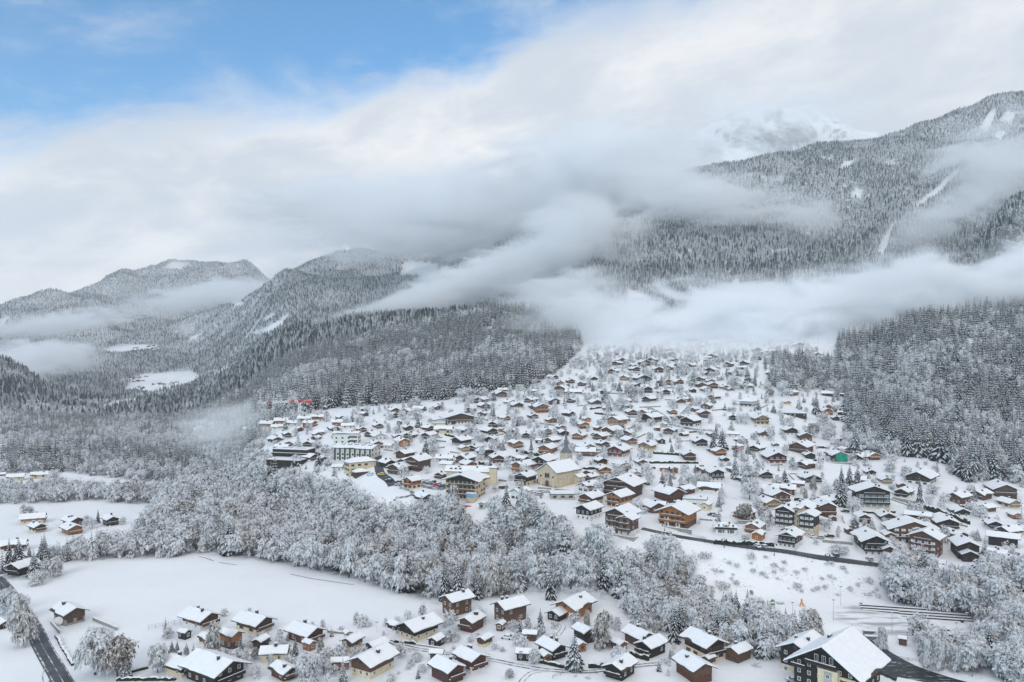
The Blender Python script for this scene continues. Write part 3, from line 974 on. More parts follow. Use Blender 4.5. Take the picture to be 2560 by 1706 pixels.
KTEXT = {'o': 'bright orange timber', 'b': 'brown timber', 'd': 'almost black timber', 'r': 'red brown timber', 't': 'pale tan timber', 'ow': 'white walled orange timber',
         'bw': 'white walled brown timber', 'dw': 'white walled dark timber', 'rw': 'white walled red brown timber', 'oc': 'cream walled orange timber', 'bc': 'cream walled brown timber',
         'dc': 'cream walled dark timber', 'w': 'white rendered', 'c': 'cream rendered', 'p': 'pink rendered', 'g': 'grey concrete', 'gd': 'stone walled dark timber', 'gb': 'stone walled brown timber',
         'ob': 'orange and brown timber', 'rb': 'dark red and brown timber', 'tw': 'cream walled tan timber', 'to': 'tan and orange timber', 'e': 'beige rendered', 'de': 'beige walled dark timber'}


def win_mesh(name, w, h, frame, pane, shutter=None, bars=1):
    """window standing in the XZ plane, facing -Y, its back on y = 0"""
    mb = MB()
    f = 0.11
    mb.box(-w / 2, w / 2, -0.09, 0.02, -h / 2, -h / 2 + f, frame); mb.box(-w / 2, w / 2, -0.09, 0.02, h / 2 - f, h / 2, frame)
    mb.box(-w / 2, -w / 2 + f, -0.088, 0.02, -h / 2 + f, h / 2 - f, frame); mb.box(w / 2 - f, w / 2, -0.088, 0.02, -h / 2 + f, h / 2 - f, frame)
    for i in range(bars):
        x = -w / 2 + w * (i + 1) / (bars + 1)
        mb.box(x - 0.035, x + 0.035, -0.08, 0.02, -h / 2 + f, h / 2 - f, frame)
    mb.face([(-w / 2 + f, -0.04, -h / 2 + f), (w / 2 - f, -0.04, -h / 2 + f), (w / 2 - f, -0.04, h / 2 - f), (-w / 2 + f, -0.04, h / 2 - f)], pane)
    if shutter:
        for s in (-1, 1):
            x0 = s * (w / 2 + 0.04); x1 = s * (w / 2 + 0.04 + w * 0.46)
            mb.box(min(x0, x1), max(x0, x1), -0.06, 0.01, -h / 2 - 0.03, h / 2 + 0.03, shutter)
    return mb.mesh(name)


WIN = {
    'plain': win_mesh('window_plain', 1.05, 1.25, 'frame_white', 'glass_dark'),
    'brown': win_mesh('window_brown', 1.05, 1.25, 'shutter_brown', 'glass_dark', 'shutter_brown'),
    'red': win_mesh('window_red', 1.15, 1.35, 'frame_white', 'glass_dark', 'shutter_red'),
    'dark': win_mesh('window_dark', 1.15, 1.15, 'shutter_brown', 'glass_dark'),
    'tall': win_mesh('window_tall', 1.15, 1.95, 'frame_white', 'glass_dark'),
    'wide': win_mesh('window_wide', 2.3, 1.35, 'frame_white', 'glass_dark', bars=2),
    'green': win_mesh('window_green', 2.5, 1.75, 'frame_white', 'glass_green', bars=2),
    'blind': win_mesh('window_blind', 2.2, 1.5, 'shutter_brown', 'frame_white', bars=1),
    'slot': win_mesh('window_slot', 0.6, 1.7, 'frame_white', 'glass_dark', bars=0),
}
DOOR = None


def door_mesh():
    mb = MB()
    mb.box(-0.55, 0.55, -0.07, 0.02, 0, 2.1, 'shutter_brown')
    mb.box(-0.38, 0.38, -0.09, -0.06, 1.1, 1.85, 'glass_dark')
    return mb.mesh('door')


DOOR = door_mesh()


def put(name, me, root, x, y, z, rz=0.0, s=1.0):
    o = link(name, me, root)
    o.location = (x, y, z)
    o.rotation_euler = (0, 0, rz)
    if s != 1.0: o.scale = (s, s, s)
    return o


RR = random.Random(5)


def roof_gable(W, L, he, tan, og, thick, mat, snow, sth, xo=0.0, yo=0.0):
    """two slabs and the snow on them; W, L include the overhang"""
    hr = he + W / 2 * tan - 0.0
    rb, sb = MB(), MB()
    drop = 0.0
    for s in (-1, 1):
        poly = [(0, he + (W / 2) * tan), (s * W / 2, he), (s * W / 2, he + thick), (0, he + (W / 2) * tan + thick)]
        rb.prism(poly if s > 0 else poly[::-1], 'y', -L / 2, L / 2, mat)
        i = 0.07
        z0 = he + thick + 0.002
        yk = (W / 2) * tan
        # snow laid along the slope in stations, its lip uneven, in places slid back from the eave
        n = max(5, int(L / 1.6))
        slid = RR.random() < 0.30
        k0 = RR.randrange(n); k1 = k0 + RR.randint(1, 3)
        rows = []
        for k in range(n + 1):
            y = -L / 2 + i + RR.uniform(-.05, .06) + (L - 2 * i) * k / n
            back = RR.uniform(-.10, .14)
            if slid and k0 <= k <= k1: back = RR.uniform(.5, 1.0) * min(1.0, W / 9)
            sw = W / 2 - i - back
            t = sth * RR.uniform(.85, 1.15)
            zl = z0 + (W / 2 - sw) * tan
            rows.append([(0, y, z0 + yk), (s * sw, y, zl), (s * (sw + .03), y, zl + t * .6), (s * (sw - .28), y, zl + .28 * tan + t), (s * sw * .5, y, z0 + (W / 2 - sw * .5) * tan + t * 1.06), (s * sw * .1, y, z0 + (W / 2 - sw * .1) * tan + t), (0, y, z0 + yk + t * .95)])
        vs = [p for r_ in rows for p in r_]
        fs = []
        m = 7
        for k in range(n):
            for j in range(m - 1):
                q_ = (k * m + j, k * m + j + 1, (k + 1) * m + j + 1, (k + 1) * m + j)
                fs.append(q_ if s > 0 else q_[::-1])
        fs.append(tuple(range(m))[::-1] if s > 0 else tuple(range(m)))
        fs.append(tuple(range(n * m, n * m + m)) if s > 0 else tuple(range(n * m, n * m + m))[::-1])
        sb.grid(vs, fs, snow)
    for mb in (rb, sb):
        mb.v = [(x + xo, y + yo, z) for x, y, z in mb.v]
    return rb, sb, hr


def roof_hip(W, L, he, tan, thick, mat, snow, sth, xo=0, yo=0):
    rb, sb = MB(), MB()
    for mb, z0, ins, th, m in ((rb, he, 0, thick, mat), (sb, he + thick + .002, .07, sth, snow)):
        w, l = W / 2 - ins, L / 2 - ins
        k = max(0.05, l - w)
        h = w * tan
        vs = [(-w, -l, z0), (w, -l, z0), (w, l, z0), (-w, l, z0), (-w, -l, z0 + th * .7), (w, -l, z0 + th * .7), (w, l, z0 + th * .7), (-w, l, z0 + th * .7), (0, -k, z0 + h + th), (0, k, z0 + h + th)]
        mb.grid([(x + xo, y + yo, z) for x, y, z in vs], [(3, 2, 1, 0), (0, 1, 5, 4), (1, 2, 6, 5), (2, 3, 7, 6), (3, 0, 4, 7), (4, 5, 8), (5, 6, 9, 8), (6, 7, 9), (7, 4, 8, 9)], m)
    return rb, sb, he + W / 2 * tan


def mass(root, W, L, he, kind='b', tan=0.44, split=None, ov=0.115, xo=0.0, yo=0.0, roof='g', depth=3.0, win='plain', balc=1, side=0, nw=2, rows=None, chim=1,
         rnd=None, z0=0.0, sth=0.34, flatmat='chimney_dark', door=False, lowwin=None):
    """one block of a building under root; W x L is the roof plan, gable faces -Y"""
    rnd = rnd or random
    low, up = KIND[kind]
    bw, bl = W * (1 - 2 * ov), L * (1 - 1.6 * ov)
    if roof == 'f': bw, bl = W * .97, L * .97
    if split is None: split = min(2.7, he * 0.55) if low != up else he * 0.5
    tb = W / 2 * ov * 2 * tan if roof == 'g' else 0.0
    top = he + (W / 2 - bw / 2) * tan if roof == 'g' else he
    wb = MB()
    wb.box(-bw / 2 + xo, bw / 2 + xo, -bl / 2 + yo, bl / 2 + yo, -depth + z0, z0 + split, low)
    wb.build('wall', root)
    ub = MB()
    e = 0.05
    if roof == 'g':
        zr = top + (bw / 2) * tan - 0.02
        poly = [(-bw / 2 - e + xo, z0 + split), (bw / 2 + e + xo, z0 + split), (bw / 2 + e + xo, z0 + top - .03), (xo, z0 + zr), (-bw / 2 - e + xo, z0 + top - .03)]
        ub.prism(poly, 'y', -bl / 2 - e + yo, bl / 2 + e + yo, up)
    else:
        ub.box(-bw / 2 - e + xo, bw / 2 + e + xo, -bl / 2 - e + yo, bl / 2 + e + yo, z0 + split, z0 + he, up)
    ub.build('upper_wall', root)
    th = 0.22
    if roof == 'g':
        rb, sb, hr = roof_gable(W, L, z0 + he, tan, 0, th, 'soffit', 'roof_snow', sth, xo, yo)
    elif roof == 'h':
        rb, sb, hr = roof_hip(W, L, z0 + he, tan, th, 'soffit', 'roof_snow', sth, xo, yo)
    else:
        rb, sb = MB(), MB()
        rb.box(-W / 2 + xo, W / 2 + xo, -L / 2 + yo, L / 2 + yo, z0 + he + .002, z0 + he + .35, flatmat)
        sb.box(-W / 2 + .15 + xo, W / 2 - .15 + xo, -L / 2 + .15 + yo, L / 2 - .15 + yo, z0 + he + .352, z0 + he + .35 + sth, 'roof_snow')
        hr = z0 + he
    ro = rb.build('roof', root)
    sb.build('snow_cover', ro)
    for c in range(chim):
        cb = MB()
        cx = xo + rnd.choice((-1, 1)) * W * rnd.uniform(0.06, 0.2); cyy = yo + L * rnd.uniform(-0.25, 0.25)
        zb = z0 + he + (W / 2 - abs(cx - xo)) * (tan if roof != 'f' else 0)
        s = rnd.uniform(0.32, 0.46)
        cb.box(cx - s, cx + s, cyy - s, cyy + s, zb - .3, zb + rnd.uniform(1.1, 1.6), 'chimney_dark')
        zt = max(v[2] for v in cb.v)
        cb.box(cx - s - .1, cx + s + .1, cyy - s - .1, cyy + s + .1, zt + .002, zt + .12, 'stone_grey')
        cb.box(cx - s - .06, cx + s + .06, cyy - s - .06, cyy + s + .06, zt + .123, zt + .32, 'snow_cap')
        cb.build('chimney', ro)
    yf = -bl / 2 - e + yo
    # storeys on the gable front
    hs = 2.55
    nrow = rows if rows is not None else max(1, int((top + 0.5) // hs))
    for r in range(nrow):
        zc = z0 + 1.45 + r * hs
        if zc > z0 + top + 0.2 and roof != 'g': break
        y = (-bl / 2 + yo) if zc < z0 + split else yf
        k = nw
        for i in range(k):
            x = xo - bw / 2 + bw * (i + 0.5) / k
            if zc + .7 > z0 + top + (bw / 2 - abs(x - xo) - .5) * tan and roof == 'g': continue
            w = (lowwin or win) if r == 0 else win
            if r == 0 and door and i == k // 2:
                put('door', DOOR, root, x, y, z0)
            else:
                put('window', WIN[w], root, x, y, zc, 0, min(1.0, bw / k / 1.7 if w in ('plain', 'dark', 'red', 'tall') else bw / k / 2.6))
    if roof == 'g' and nrow >= 1 and bw > 6 and win:
        zc = z0 + max(top, 1.45 + nrow * hs - .25) - 0.1
        if zc + .8 < z0 + top + bw / 2 * tan - .3:
            put('window', WIN['dark'], root, xo, yf, zc + .05, 0, .9)
    sides = {0: (), 1: (1,), -1: (-1,), 2: (1, -1)}[side]
    for s in sides:
        k = max(2, int(bl / 3.4))
        for r in range(max(1, int((top + .3) // hs))):
            zc = z0 + 1.45 + r * hs
            if zc + .7 > z0 + top: break
            xx = (bw / 2 + (e if zc > z0 + split else 0)) * s + xo
            for i in range(k):
                yy = yo - bl / 2 + bl * (i + .5) / k
                if (i * 7 + r * 3 + int(bl * 10)) % 5 == 4: continue
                put('window', WIN[win if win not in ('blind', 'green') else 'plain'], root, xx, yy, zc, math.pi / 2 * s, 0.95)
    for b in range(balc):
        zb = z0 + (split if split < 3.2 else 2.55) + b * hs - 0.15
        if zb > z0 + top + .4: break
        bb = MB()
        bwid = bw * (0.98 if b == 0 else 0.86 - .1 * b)
        d = 1.15
        bb.box(-bwid / 2 + xo, bwid / 2 + xo, yf - d, yf - .02, zb - .12, zb, 'soffit')
        wm = 'wood_brown' if up in ('render_white', 'render_cream', 'render_pink', 'concrete', 'render_beige') else up
        bb.box(-bwid / 2 + xo, bwid / 2 + xo, yf - d - .06, yf - d, zb + .12, zb + .88, wm)
        for i in range(max(3, int(bwid / 1.6)) + 1):
            x = -bwid / 2 + bwid * i / max(3, int(bwid / 1.6)) + xo
            bb.box(x - .05, x + .05, yf - d - .10, yf - d + .04, zb, zb + .95, 'soffit')
        bb.box(-bwid / 2 - .03 + xo, bwid / 2 + .03 + xo, yf - d - .09, yf - d + .05, zb + .952, zb + 1.08, 'snow_cap')
        bb.box(-bwid / 2 + xo, bwid / 2 + xo, yf - d * .75, yf - d * .1, zb + .002, zb + .10, 'snow_cap')
        bb.build('balcony', root)
    return hr, top


def frame_of(px, py, ang):
    x, Y, z = at(px, py)
    th = math.atan2(x, Y)
    return x, Y, z, R(ang) - th, Vector((math.sin(th), math.cos(th), 0))


HOUSES = []     # root, pixel x, pixel y, description, category


def base_root(name, x, Y, z, rz, away, back, zfix=None):
    c = Vector((x, Y, 0)) + away * back
    zz = z if zfix is None else zfix
    return empty(name, (c.x, c.y, zz + 0.05), rz), c


def house(fr, X, Yb, Wz, ang, kind, **kw):
    px, py = zp(fr, X, Yb)
    wpx = Wz * ZF[fr][2] * (1.08 if fr not in 'KLM' else 1.0)
    ratio = kw.pop('ratio', 1.32)
    if abs(ang) < 13: ang = 16 if (int(px) + int(py)) % 3 else -16
    x, Y, z, rz, away = frame_of(px, py, ang)
    vis = wpx * Y / F
    W = vis / (abs(math.cos(R(ang))) + ratio * abs(math.sin(R(ang))))
    if kw.pop('broad', abs(ang) >= 60):     # long side towards us: width is the ridge length
        L = vis / (abs(math.sin(R(ang))) + abs(math.cos(R(ang))) * 0.75)
        W = L * kw.pop('wr', 0.72)
    else:
        kw.pop('wr', None)
        L = W * ratio
    W = min(max(W, 3.0), 40); L = min(max(L, 3.0), 60)
    rnd = random.Random(int(px * 13 + py * 7))
    fl = kw.pop('fl', None)
    he = kw.pop('he', None)
    if he is None:
        he = {1: 2.4, 2: min(4.4, .36 * W), 3: min(6.4, .52 * W), 4: 8.4, 5: 10.2}[fl] if fl else min(5.0, max(2.0, 0.285 * min(W, L * 1.1)))
    name = kw.pop('name', 'chalet'); cat = kw.pop('cat', 'chalet'); label = kw.pop('label', None)
    group = kw.pop('group', 'chalets of the snowy village')
    if fr in 'KLM': he *= .88; kw.setdefault('ov', .135)
    back = 0.42 * (W * abs(math.sin(R(ang))) + L * abs(math.cos(R(ang))))
    root, c = base_root(name, x, Y, z, rz, away, back)
    far = Y > 800
    tiny = wpx < 20
    if W < 6: kw.setdefault('chim', 0); kw.setdefault('balc', 0); kw.setdefault('nw', 1)
    kw.setdefault('win', rnd.choice(['plain', 'plain', 'brown', 'dark']))
    kw.setdefault('balc', 1 if (kind not in ('w', 'g') and rnd.random() < .75) else 0)
    kw.setdefault('nw', 2 if W < 9.5 else 3)
    kw.setdefault('chim', 0 if tiny else rnd.choice((1, 1, 2)))
    side = 0 if tiny or abs(ang) < 12 else (-1 if ang > 0 else 1)
    if tiny: kw['balc'] = 0; kw['nw'] = 1
    mass(root, W, L, he, kind, side=side, rnd=rnd, **kw)
    FOOT.append((c.x, c.y, 0.5 * max(W, L)))
    ext = kw.get('_', None)
    desc = KTEXT[kind]
    HOUSES.append(dict(root=root, px=px, py=py, desc=desc, cat=cat, label=label, group=group, w=wpx, kind=kind, ang=ang, W=W, L=L))
    return root, W, L, he


def addmass(root, *a, **k):
    mass(root, *a, **k)


h = house
# ---- upper left, orange terrace and the houses round it (frame A)
h('A', 170, 685, 270, 62, 'ow', fl=3, win='plain')
h('A', 385, 612, 230, 86, 'ow', fl=2)
h('A', 715, 572, 200, 88, 'ow', fl=2)
h('A', 905, 568, 185, 88, 'ow', fl=3)
h('A', 530, 632, 200, 90, 'w', fl=1)
h('A', 790, 648, 230, 52, 'o', he=3)
h('A', 642, 706, 125, 8, 'b')
h('A', 452, 812, 150, 12, 'rw', fl=3, balc=2)
h('A', 320, 688, 190, 88, 'w', fl=1)
h('A', 1140, 712, 200, 18, 'dw')
h('A', 1350, 668, 190, 90, 'w', he=2.2)
h('A', 1545, 716, 180, 18, 'b')
h('A', 1170, 782, 100, 15, 'o')
h('A', 1790, 666, 185, 0, 'bw')
h('A', 2235, 692, 175, 18, 'd')
h('A', 1690, 784, 200, -32, 'r')
h('A', 1800, 836, 260, 4, 'w', he=2.4)
h('A', 2075, 832, 165, -4, 'rw', fl=2, balc=1)
h('A', 2275, 812, 230, -32, 'b')
h('A', 1770, 958, 220, 14, 'ob', fl=2)
h('A', 1950, 975, 150, 62, 'w', he=2.4)
h('A', 2150, 934, 265, 18, 'o', fl=2)
h('A', 1040, 1014, 190, -15, 'bc')
h('A', 390, 1004, 260, 62, 'dw', fl=2)
h('A', 780, 934, 200, 0, 'dw')
h('A', 2195, 1115, 320, -40, 'b', fl=2, balc=0)
h('A', 1930, 1245, 270, 28, 'd', fl=2)
h('A', 2105, 1345, 380, -36, 'b', fl=2)
h('A', 1200, 1296, 180, 80, 'w', he=2.6)
h('A', 530, 397, 100, 0, 'd')
h('A', 1010, 388, 80, 0, 'r')
h('A', 1585, 424, 100, 0, 'd')
h('A', 2030, 445, 205, 0, 'bw')
h('A', 2030, 502, 150, 8, 'd')
h('A', 1310, 556, 90, 0, 'b')
h('A', 1590, 486, 150, 30, 'b')
h('A', 2110, 606, 90, 0, 'r')
h('A', 600, 525, 120, 80, 'w', he=2.4)
# ---- middle (frame B)
h('B', 165, 412, 215, 62, 'bc')
h('B', 440, 388, 160, 10, 'b')
h('B', 1340, 212, 265, 22, 'bw')
h('B', 1490, 318, 200, 32, 'tw')
h('B', 1590, 378, 250, 20, 'bw')
h('B', 1915, 193, 170, 0, 'bw')
h('B', 2090, 272, 180, 22, 'o')
h('B', 1840, 374, 165, 22, 'd')
h('B', 1950, 434, 285, 14, 'o', fl=2, win='dark')
h('B', 1830, 518, 180, 22, 'rb')
h('B', 2100, 584, 205, 20, 'o')
h('B', 920, 428, 180, 0, 'b')
h('B', 1090, 484, 160, 0, 'r')
h('B', 1410, 548, 205, 40, 'o')
h('B', 1270, 644, 200, -10, 'd')
h('B', 830, 744, 265, 34, 'bw')
h('B', 1190, 764, 290, 28, 'dw')
h('B', 1500, 764, 205, 10, 'rw')
h('B', 1372, 714, 95, 60, 'o')
h('B', 1770, 814, 215, 10, 'dw')
h('B', 2030, 756, 190, 12, 'o', fl=2)
h('B', 2245, 688, 175, 20, 'o')
h('B', 2280, 786, 200, 5, 'dw', fl=2)
h('B', 790, 924, 335, -40, 'gd', fl=2, balc=0)
h('B', 1220, 884, 215, 0, 'dw', fl=2)
h('B', 1580, 954, 255, 28, 'o', fl=2)
h('B', 2130, 906, 270, -40, 'bw', fl=2)
h('B', 1930, 884, 130, 62, 'r')
h('B', 2060, 1048, 325, -26, 'o', fl=2, balc=1)
h('B', 310, 822, 265, -30, 'r')
h('B', 820, 1004, 195, 20, 'tw')
h('B', 1135, 1096, 300, 24, 'dw', fl=2, balc=2)
h('B', 960, 992, 200, -18, 'd')
h('B', 850, 1196, 335, -32, 'bw', fl=2)
h('B', 890, 1276, 290, 24, 'o', fl=2)
h('B', 1685, 1166, 240, 42, 'b')
h('B', 2000, 1256, 410, -25, 'dc', fl=2)
h('B', 1695, 1318, 390, -36, 'o', fl=2)
h('B', 2078, 1336, 160, 18, 'r')
h('B', 580, 1256, 255, 62, 'w', fl=1)
h('B', 540, 1166, 280, 80, 'w', fl=1)
h('B', 500, 1405, 235, -32, 'b')
# the twin gabled brown house
root, W, L, he = h('B', 1300, 1170, 240, -6, 'r', fl=2, balc=1)
mass(root, W * .9, L, he * .92, 'r', xo=W * .88, yo=-.4, balc=0, chim=0, win='dark', nw=1)
HOUSES[-1]['label'] = 'red brown twin gabled chalet on a stone base below the long hedge'
# big brown complex at the square
root, W, L, he = h('B', 150, 1300, 430, -34, 'rb', fl=3, balc=2, win='dark')
mass(root, W * .7, L * .8, he * .8, 'r', xo=-W * .62, yo=-1.0, balc=0, chim=1, win='dark')
HOUSES[-1]['label'] = 'large dark red timber chalet block above the village car park'
# ---- right middle (frame C)
h('C', 205, 168, 265, 84, 'rw', fl=1)
h('C', 168, 283, 155, 0, 'b')
h('C', 512, 334, 235, 20, 'bw')
h('C', 690, 404, 158, 18, 'd')
h('C', 120, 486, 215, 42, 'd')
h('C', 1315, 290, 240, -30, 'dw', fl=2)
h('C', 990, 374, 185, 32, 'w')
h('C', 1755, 314, 220, 0, 'bw')
h('C', 1870, 268, 130, 42, 'o')
h('C', 2270, 246, 215, -32, 'bw')
h('C', 2160, 374, 195, 10, 'b')
h('C', 2115, 505, 225, 14, 'rb', fl=2)
h('C', 1040, 466, 205, 20, 'b')
h('C', 1255, 475, 235, -26, 'o')
h('C', 1650, 452, 160, 10, 'ob')
h('C', 1345, 592, 365, -36, 'gd', fl=2, balc=0, name='barn', cat='barn', label='long stone walled barn with a dark gable beside the bending village road')
h('C', 1782, 524, 100, 8, 'o')
h('C', 845, 630, 340, -30, 'to', fl=2)
h('C', 1530, 645, 118, -20, 'g')
h('C', 1925, 643, 355, -24, 'dw', fl=2, balc=1)
h('C', 335, 664, 215, 20, 'ob', fl=2)
h('C', 765, 786, 345, -32, 'bc', fl=2)
h('C', 550, 698, 145, 42, 'b')
h('C', 520, 796, 150, -20, 'dw')
h('C', 980, 786, 230, -14, 'rw')
h('C', 285, 826, 245, -20, 'o')
h('C', 1625, 768, 240, 0, 'bw', fl=2)
h('C', 1430, 696, 110, 75, 'b')
h('C', 625, 956, 235, 26, 'rw', fl=2)
h('C', 1015, 914, 268, 24, 'ow', fl=2)
h('C', 1285, 1006, 308, -20, 'tw', fl=2)
h('C', 1480, 884, 150, 0, 'd')
h('C', 372, 1026, 315, 28, 'tw', fl=2)
h('C', 865, 1098, 390, -20, 'rw', fl=2, win='red', label='white house with red shutters and red balcony in the village centre')
h('C', 595, 1206, 240, 24, 'dc', fl=2, balc=0)
h('C', 1190, 1214, 220, 8, 'rw')
h('C', 1885, 1132, 255, 14, 'rb', fl=2)
h('C', 2052, 936, 265, 0, 'dw', fl=2)
h('C', 640, 1354, 260, 14, 'oc', fl=2)
h('C', 1100, 1390, 205, 18, 'p', fl=2, label='pink house with a snowy hipped gable behind the dark chalet hotel')
h('C', 1670, 1320, 150, 4, 'o', fl=1)
h('C', 1540, 1305, 160, 70, 'o', he=2.2)
h('C', 2275, 1448, 310, 18, 'dw', fl=3)
# ---- right (frame D)
h('D', 540, 345, 300, -18, 'w', fl=2, roof='h', balc=1, label='white hipped roof villa with a dark balcony at the forest foot')
h('D', 340, 545, 200, 0, 'd')
h('D', 705, 606, 300, -10, 'tw', fl=2)
h('D', 1142, 770, 260, 0, 'dw', fl=2, balc=0)
h('D', 750, 796, 205, -10, 'bw', fl=2)
h('D', 1350, 850, 265, 5, 'rb', fl=2)
h('D', 385, 998, 190, -28, 'p', fl=3, balc=1, roof='h', label='tall pink house with shutters beside the group of big spruces')
h('D', 308, 795, 195, 90, 'w', he=2.4)
h('D', 930, 944, 120, 0, 'rw')
h('D', 1312, 1034, 400, -18, 'b', fl=2)
h('D', 912, 1192, 415, 4, 'dw', fl=2, win='red', balc=1, label='broad white chalet with bright red shutters left of the green tarpaulin')
h('D', 1425, 1106, 210, 0, 'd', he=2.2)
h('D', 182, 1166, 165, 5, 'dw', fl=2)
h('D', 772, 1420, 265, 10, 'dw', fl=2)
h('D', 1440, 1470, 375, 8, 'dw', fl=1)
h('D', 1880, 864, 78, 0, 'd', name='hut', cat='hut', label='tiny dark hut alone on the snow above the green tarpaulin')
h('D', 1812, 543, 140, 0, 'd')
h('D', 1898, 462, 100, 88, 'd')
h('D', 1220, 482, 305, 90, 'd', roof='f', he=2.4, chim=0)
h('D', 1700, 184, 170, 88, 'd')
h('D', 1920, 190, 80, 60, 'd')
h('D', 1108, 312, 115, 0, 'tw')
# house wrapped in green tarpaulin
root, W, L, he = h('D', 1830, 1160, 350, 20, 'gd', fl=2, balc=0, chim=1, win='dark', label='unfinished chalet with a green tarpaulin over its gable')


def tarp():
    bw, bl = W * .8, L * .84
    mb = MB()
    top = he + (W / 2 - bw / 2) * .44
    yb = -bl / 2 - .18
    n, rows = 10, 6
    vs, fs = [], []
    for j in range(rows + 1):
        for i in range(n + 1):
            u = -bw * .30 + bw * .80 * i / n
            zt = top + (bw / 2 - abs(u)) * .44 + .15
            z = 0.4 + (zt - 0.4) * j / rows
            vs.append((u, yb - .10 * math.sin(i * 2.1 + j * .7) * (1 - j / rows) - .05, z))
    for j in range(rows):
        for i in range(n):
            k = j * (n + 1) + i
            fs.append((k, k + 1, k + n + 2, k + n + 1))
    mb.grid(vs, fs, 'tarp_green')
    t = mb.build('tarpaulin', root)
    t['label'] = 'bright green tarpaulin'
    pb = MB()
    for s in range(5):
        pb.box(-W * .55, W * .55, -bl / 2 - 3.0, -bl / 2 - .1, -.5 + s * .0, -.5 + .01, 'stone_grey')
        break
    pb.box(-W * .56, W * .56, -bl / 2 - 3.2, -bl / 2 - 2.9, -2.8, 0.5, 'stone_grey')
    pb.box(-W * .56, W * .56, -bl / 2 - 3.22, -bl / 2 - 2.88, .502, .70, 'snow_cap')
    pb.build('terrace', root)


tarp()
_t = at(2096, 1172)
FOOT.append((_t[0], _t[1], 9.0))
_t = at(2100, 1190)
FOOT.append((_t[0], _t[1], 9.0))
# ---- upper village under the fog (frames E, F)
for a in [(920, 374, 185, 0, 'b'), (1232, 404, 195, 0, 'b'), (1350, 364, 175, -20, 'bw'), (1635, 433, 130, 12, 'r'), (1632, 345, 110, 30, 'b'), (1842, 443, 198, -20, 'bw'),
          (820, 518, 178, 10, 'bw'), (1100, 484, 178, 25, 'dw'), (1410, 493, 178, 14, 'd'), (2135, 514, 208, 0, 'dw'), (978, 604, 168, 0, 'tw'), (1192, 634, 275, 20, 'dw'),
          (95, 663, 138, 5, 'ob'), (242, 638, 140, 5, 'b'), (402, 674, 135, -10, 'r'), (542, 614, 155, 0, 'dw'), (125, 764, 235, -10, 'b'), (1690, 644, 150, 20, 'r'), (1592, 662, 185, -10, 'ob'),
          (1150, 694, 150, 0, 'b'), (1255, 764, 200, 5, 'd'), (1492, 802, 200, -10, 'dw'), (1990, 613, 150, -10, 'r'), (2115, 643, 145, -10, 'ob'), (1980, 694, 165, -10, 'rb'), (2135, 704, 188, 0, 'rb'),
          (2060, 764, 185, -10, 'bw'), (1880, 762, 110, 0, 'd'), (1580, 275, 150, 0, 'b'), (2155, 305, 150, 0, 'b'), (205, 690, 80, 0, 'r'), (1440, 640, 90, 0, 'r'), (2060, 470, 70, 30, 'bw')]:
    h('E', *a)
for a in [(330, 418, 158, 0, 'r'), (545, 400, 150, -10, 'dw'), (505, 452, 118, 88, 'd'), (715, 328, 120, 0, 'b'), (395, 535, 175, 0, 'r'), (270, 724, 145, 20, 'ow'), (355, 752, 120, 15, 'bw'),
          (835, 692, 120, 35, 'w'), (1530, 352, 115, 88, 'w'), (1762, 622, 80, 60, 'tw'), (700, 222, 150, 0, 'b'), (900, 240, 165, 80, 'b'), (1255, 160, 170, 0, 'b'), (215, 590, 90, 20, 'r')]:
    h('F', *a)
root, W, L, he = h('F', 1380, 302, 150, 0, 'r', fl=2, balc=0, label='long red brown building with three gables dim in the fog')
mass(root, W, L, he, 'r', xo=W * .95, yo=-.3, balc=0, chim=0)
mass(root, W, L, he, 'r', xo=-W * .95, yo=-.3, balc=0, chim=0)
# ---- village centre (frame G)
h('G', 320, 436, 300, 30, 'bw', fl=2)
h('G', 165, 244, 275, -46, 'oc', fl=3, balc=1, ratio=1.0, label='tall cream house with orange timber top beside the car park')
h('G', 1680, 202, 330, -30, 'dc', fl=3, balc=2, win='dark', label='dark gabled chalet with snow filled balconies left of the church')
h('G', 1610, 394, 300, -40, 'w', fl=3, balc=0, win='brown', label='white steep roofed house below the church square')
h('G', 1110, 504, 130, -22, 'g', fl=1, name='shed', cat='shed', label='small grey shed with snowy gable roof below the cream hotel')
h('G', 2165, 372, 330, 96, 'g', roof='f', he=2.5, chim=0, name='garage_row', cat='garages', label='long low garage row with snowy flat roof below the church')
# ---- lower right centre (frame H)
h('H', 275, 394, 325, -40, 'w', fl=2, balc=0, win='brown')
h('H', 310, 565, 370, -32, 'bc', fl=2)
h('H', 690, 604, 400, -32, 'oc', fl=2, he=5.4, label='orange timber house on a yellow base below the dark chalet hotel')
h('H', 280, 776, 400, -32, 'dw', fl=3, balc=0, win='plain', label='white three storey house with a dark gable above the riverside trees')
h('H', 1350, 528, 460, 38, 'rb', fl=2, balc=0, win='dark', name='barn', cat='barn', label='big dark timber barn with a plain snowy roof beside the white flat roofed house')
h('H', 1700, 566, 315, 86, 'w', roof='f', fl=2, win='wide', chim=1, balc=0, label='white flat roofed house right of the big dark barn')
h('H', 1850, 630, 170, -20, 'c', he=2.6)
root, W, L, he = h('H', 2105, 952, 320, -86, 'w', fl=2, roof='h', win='tall', balc=0, chim=1, wr=.7, label='white villa with a hipped roof and small red dormer by the road')


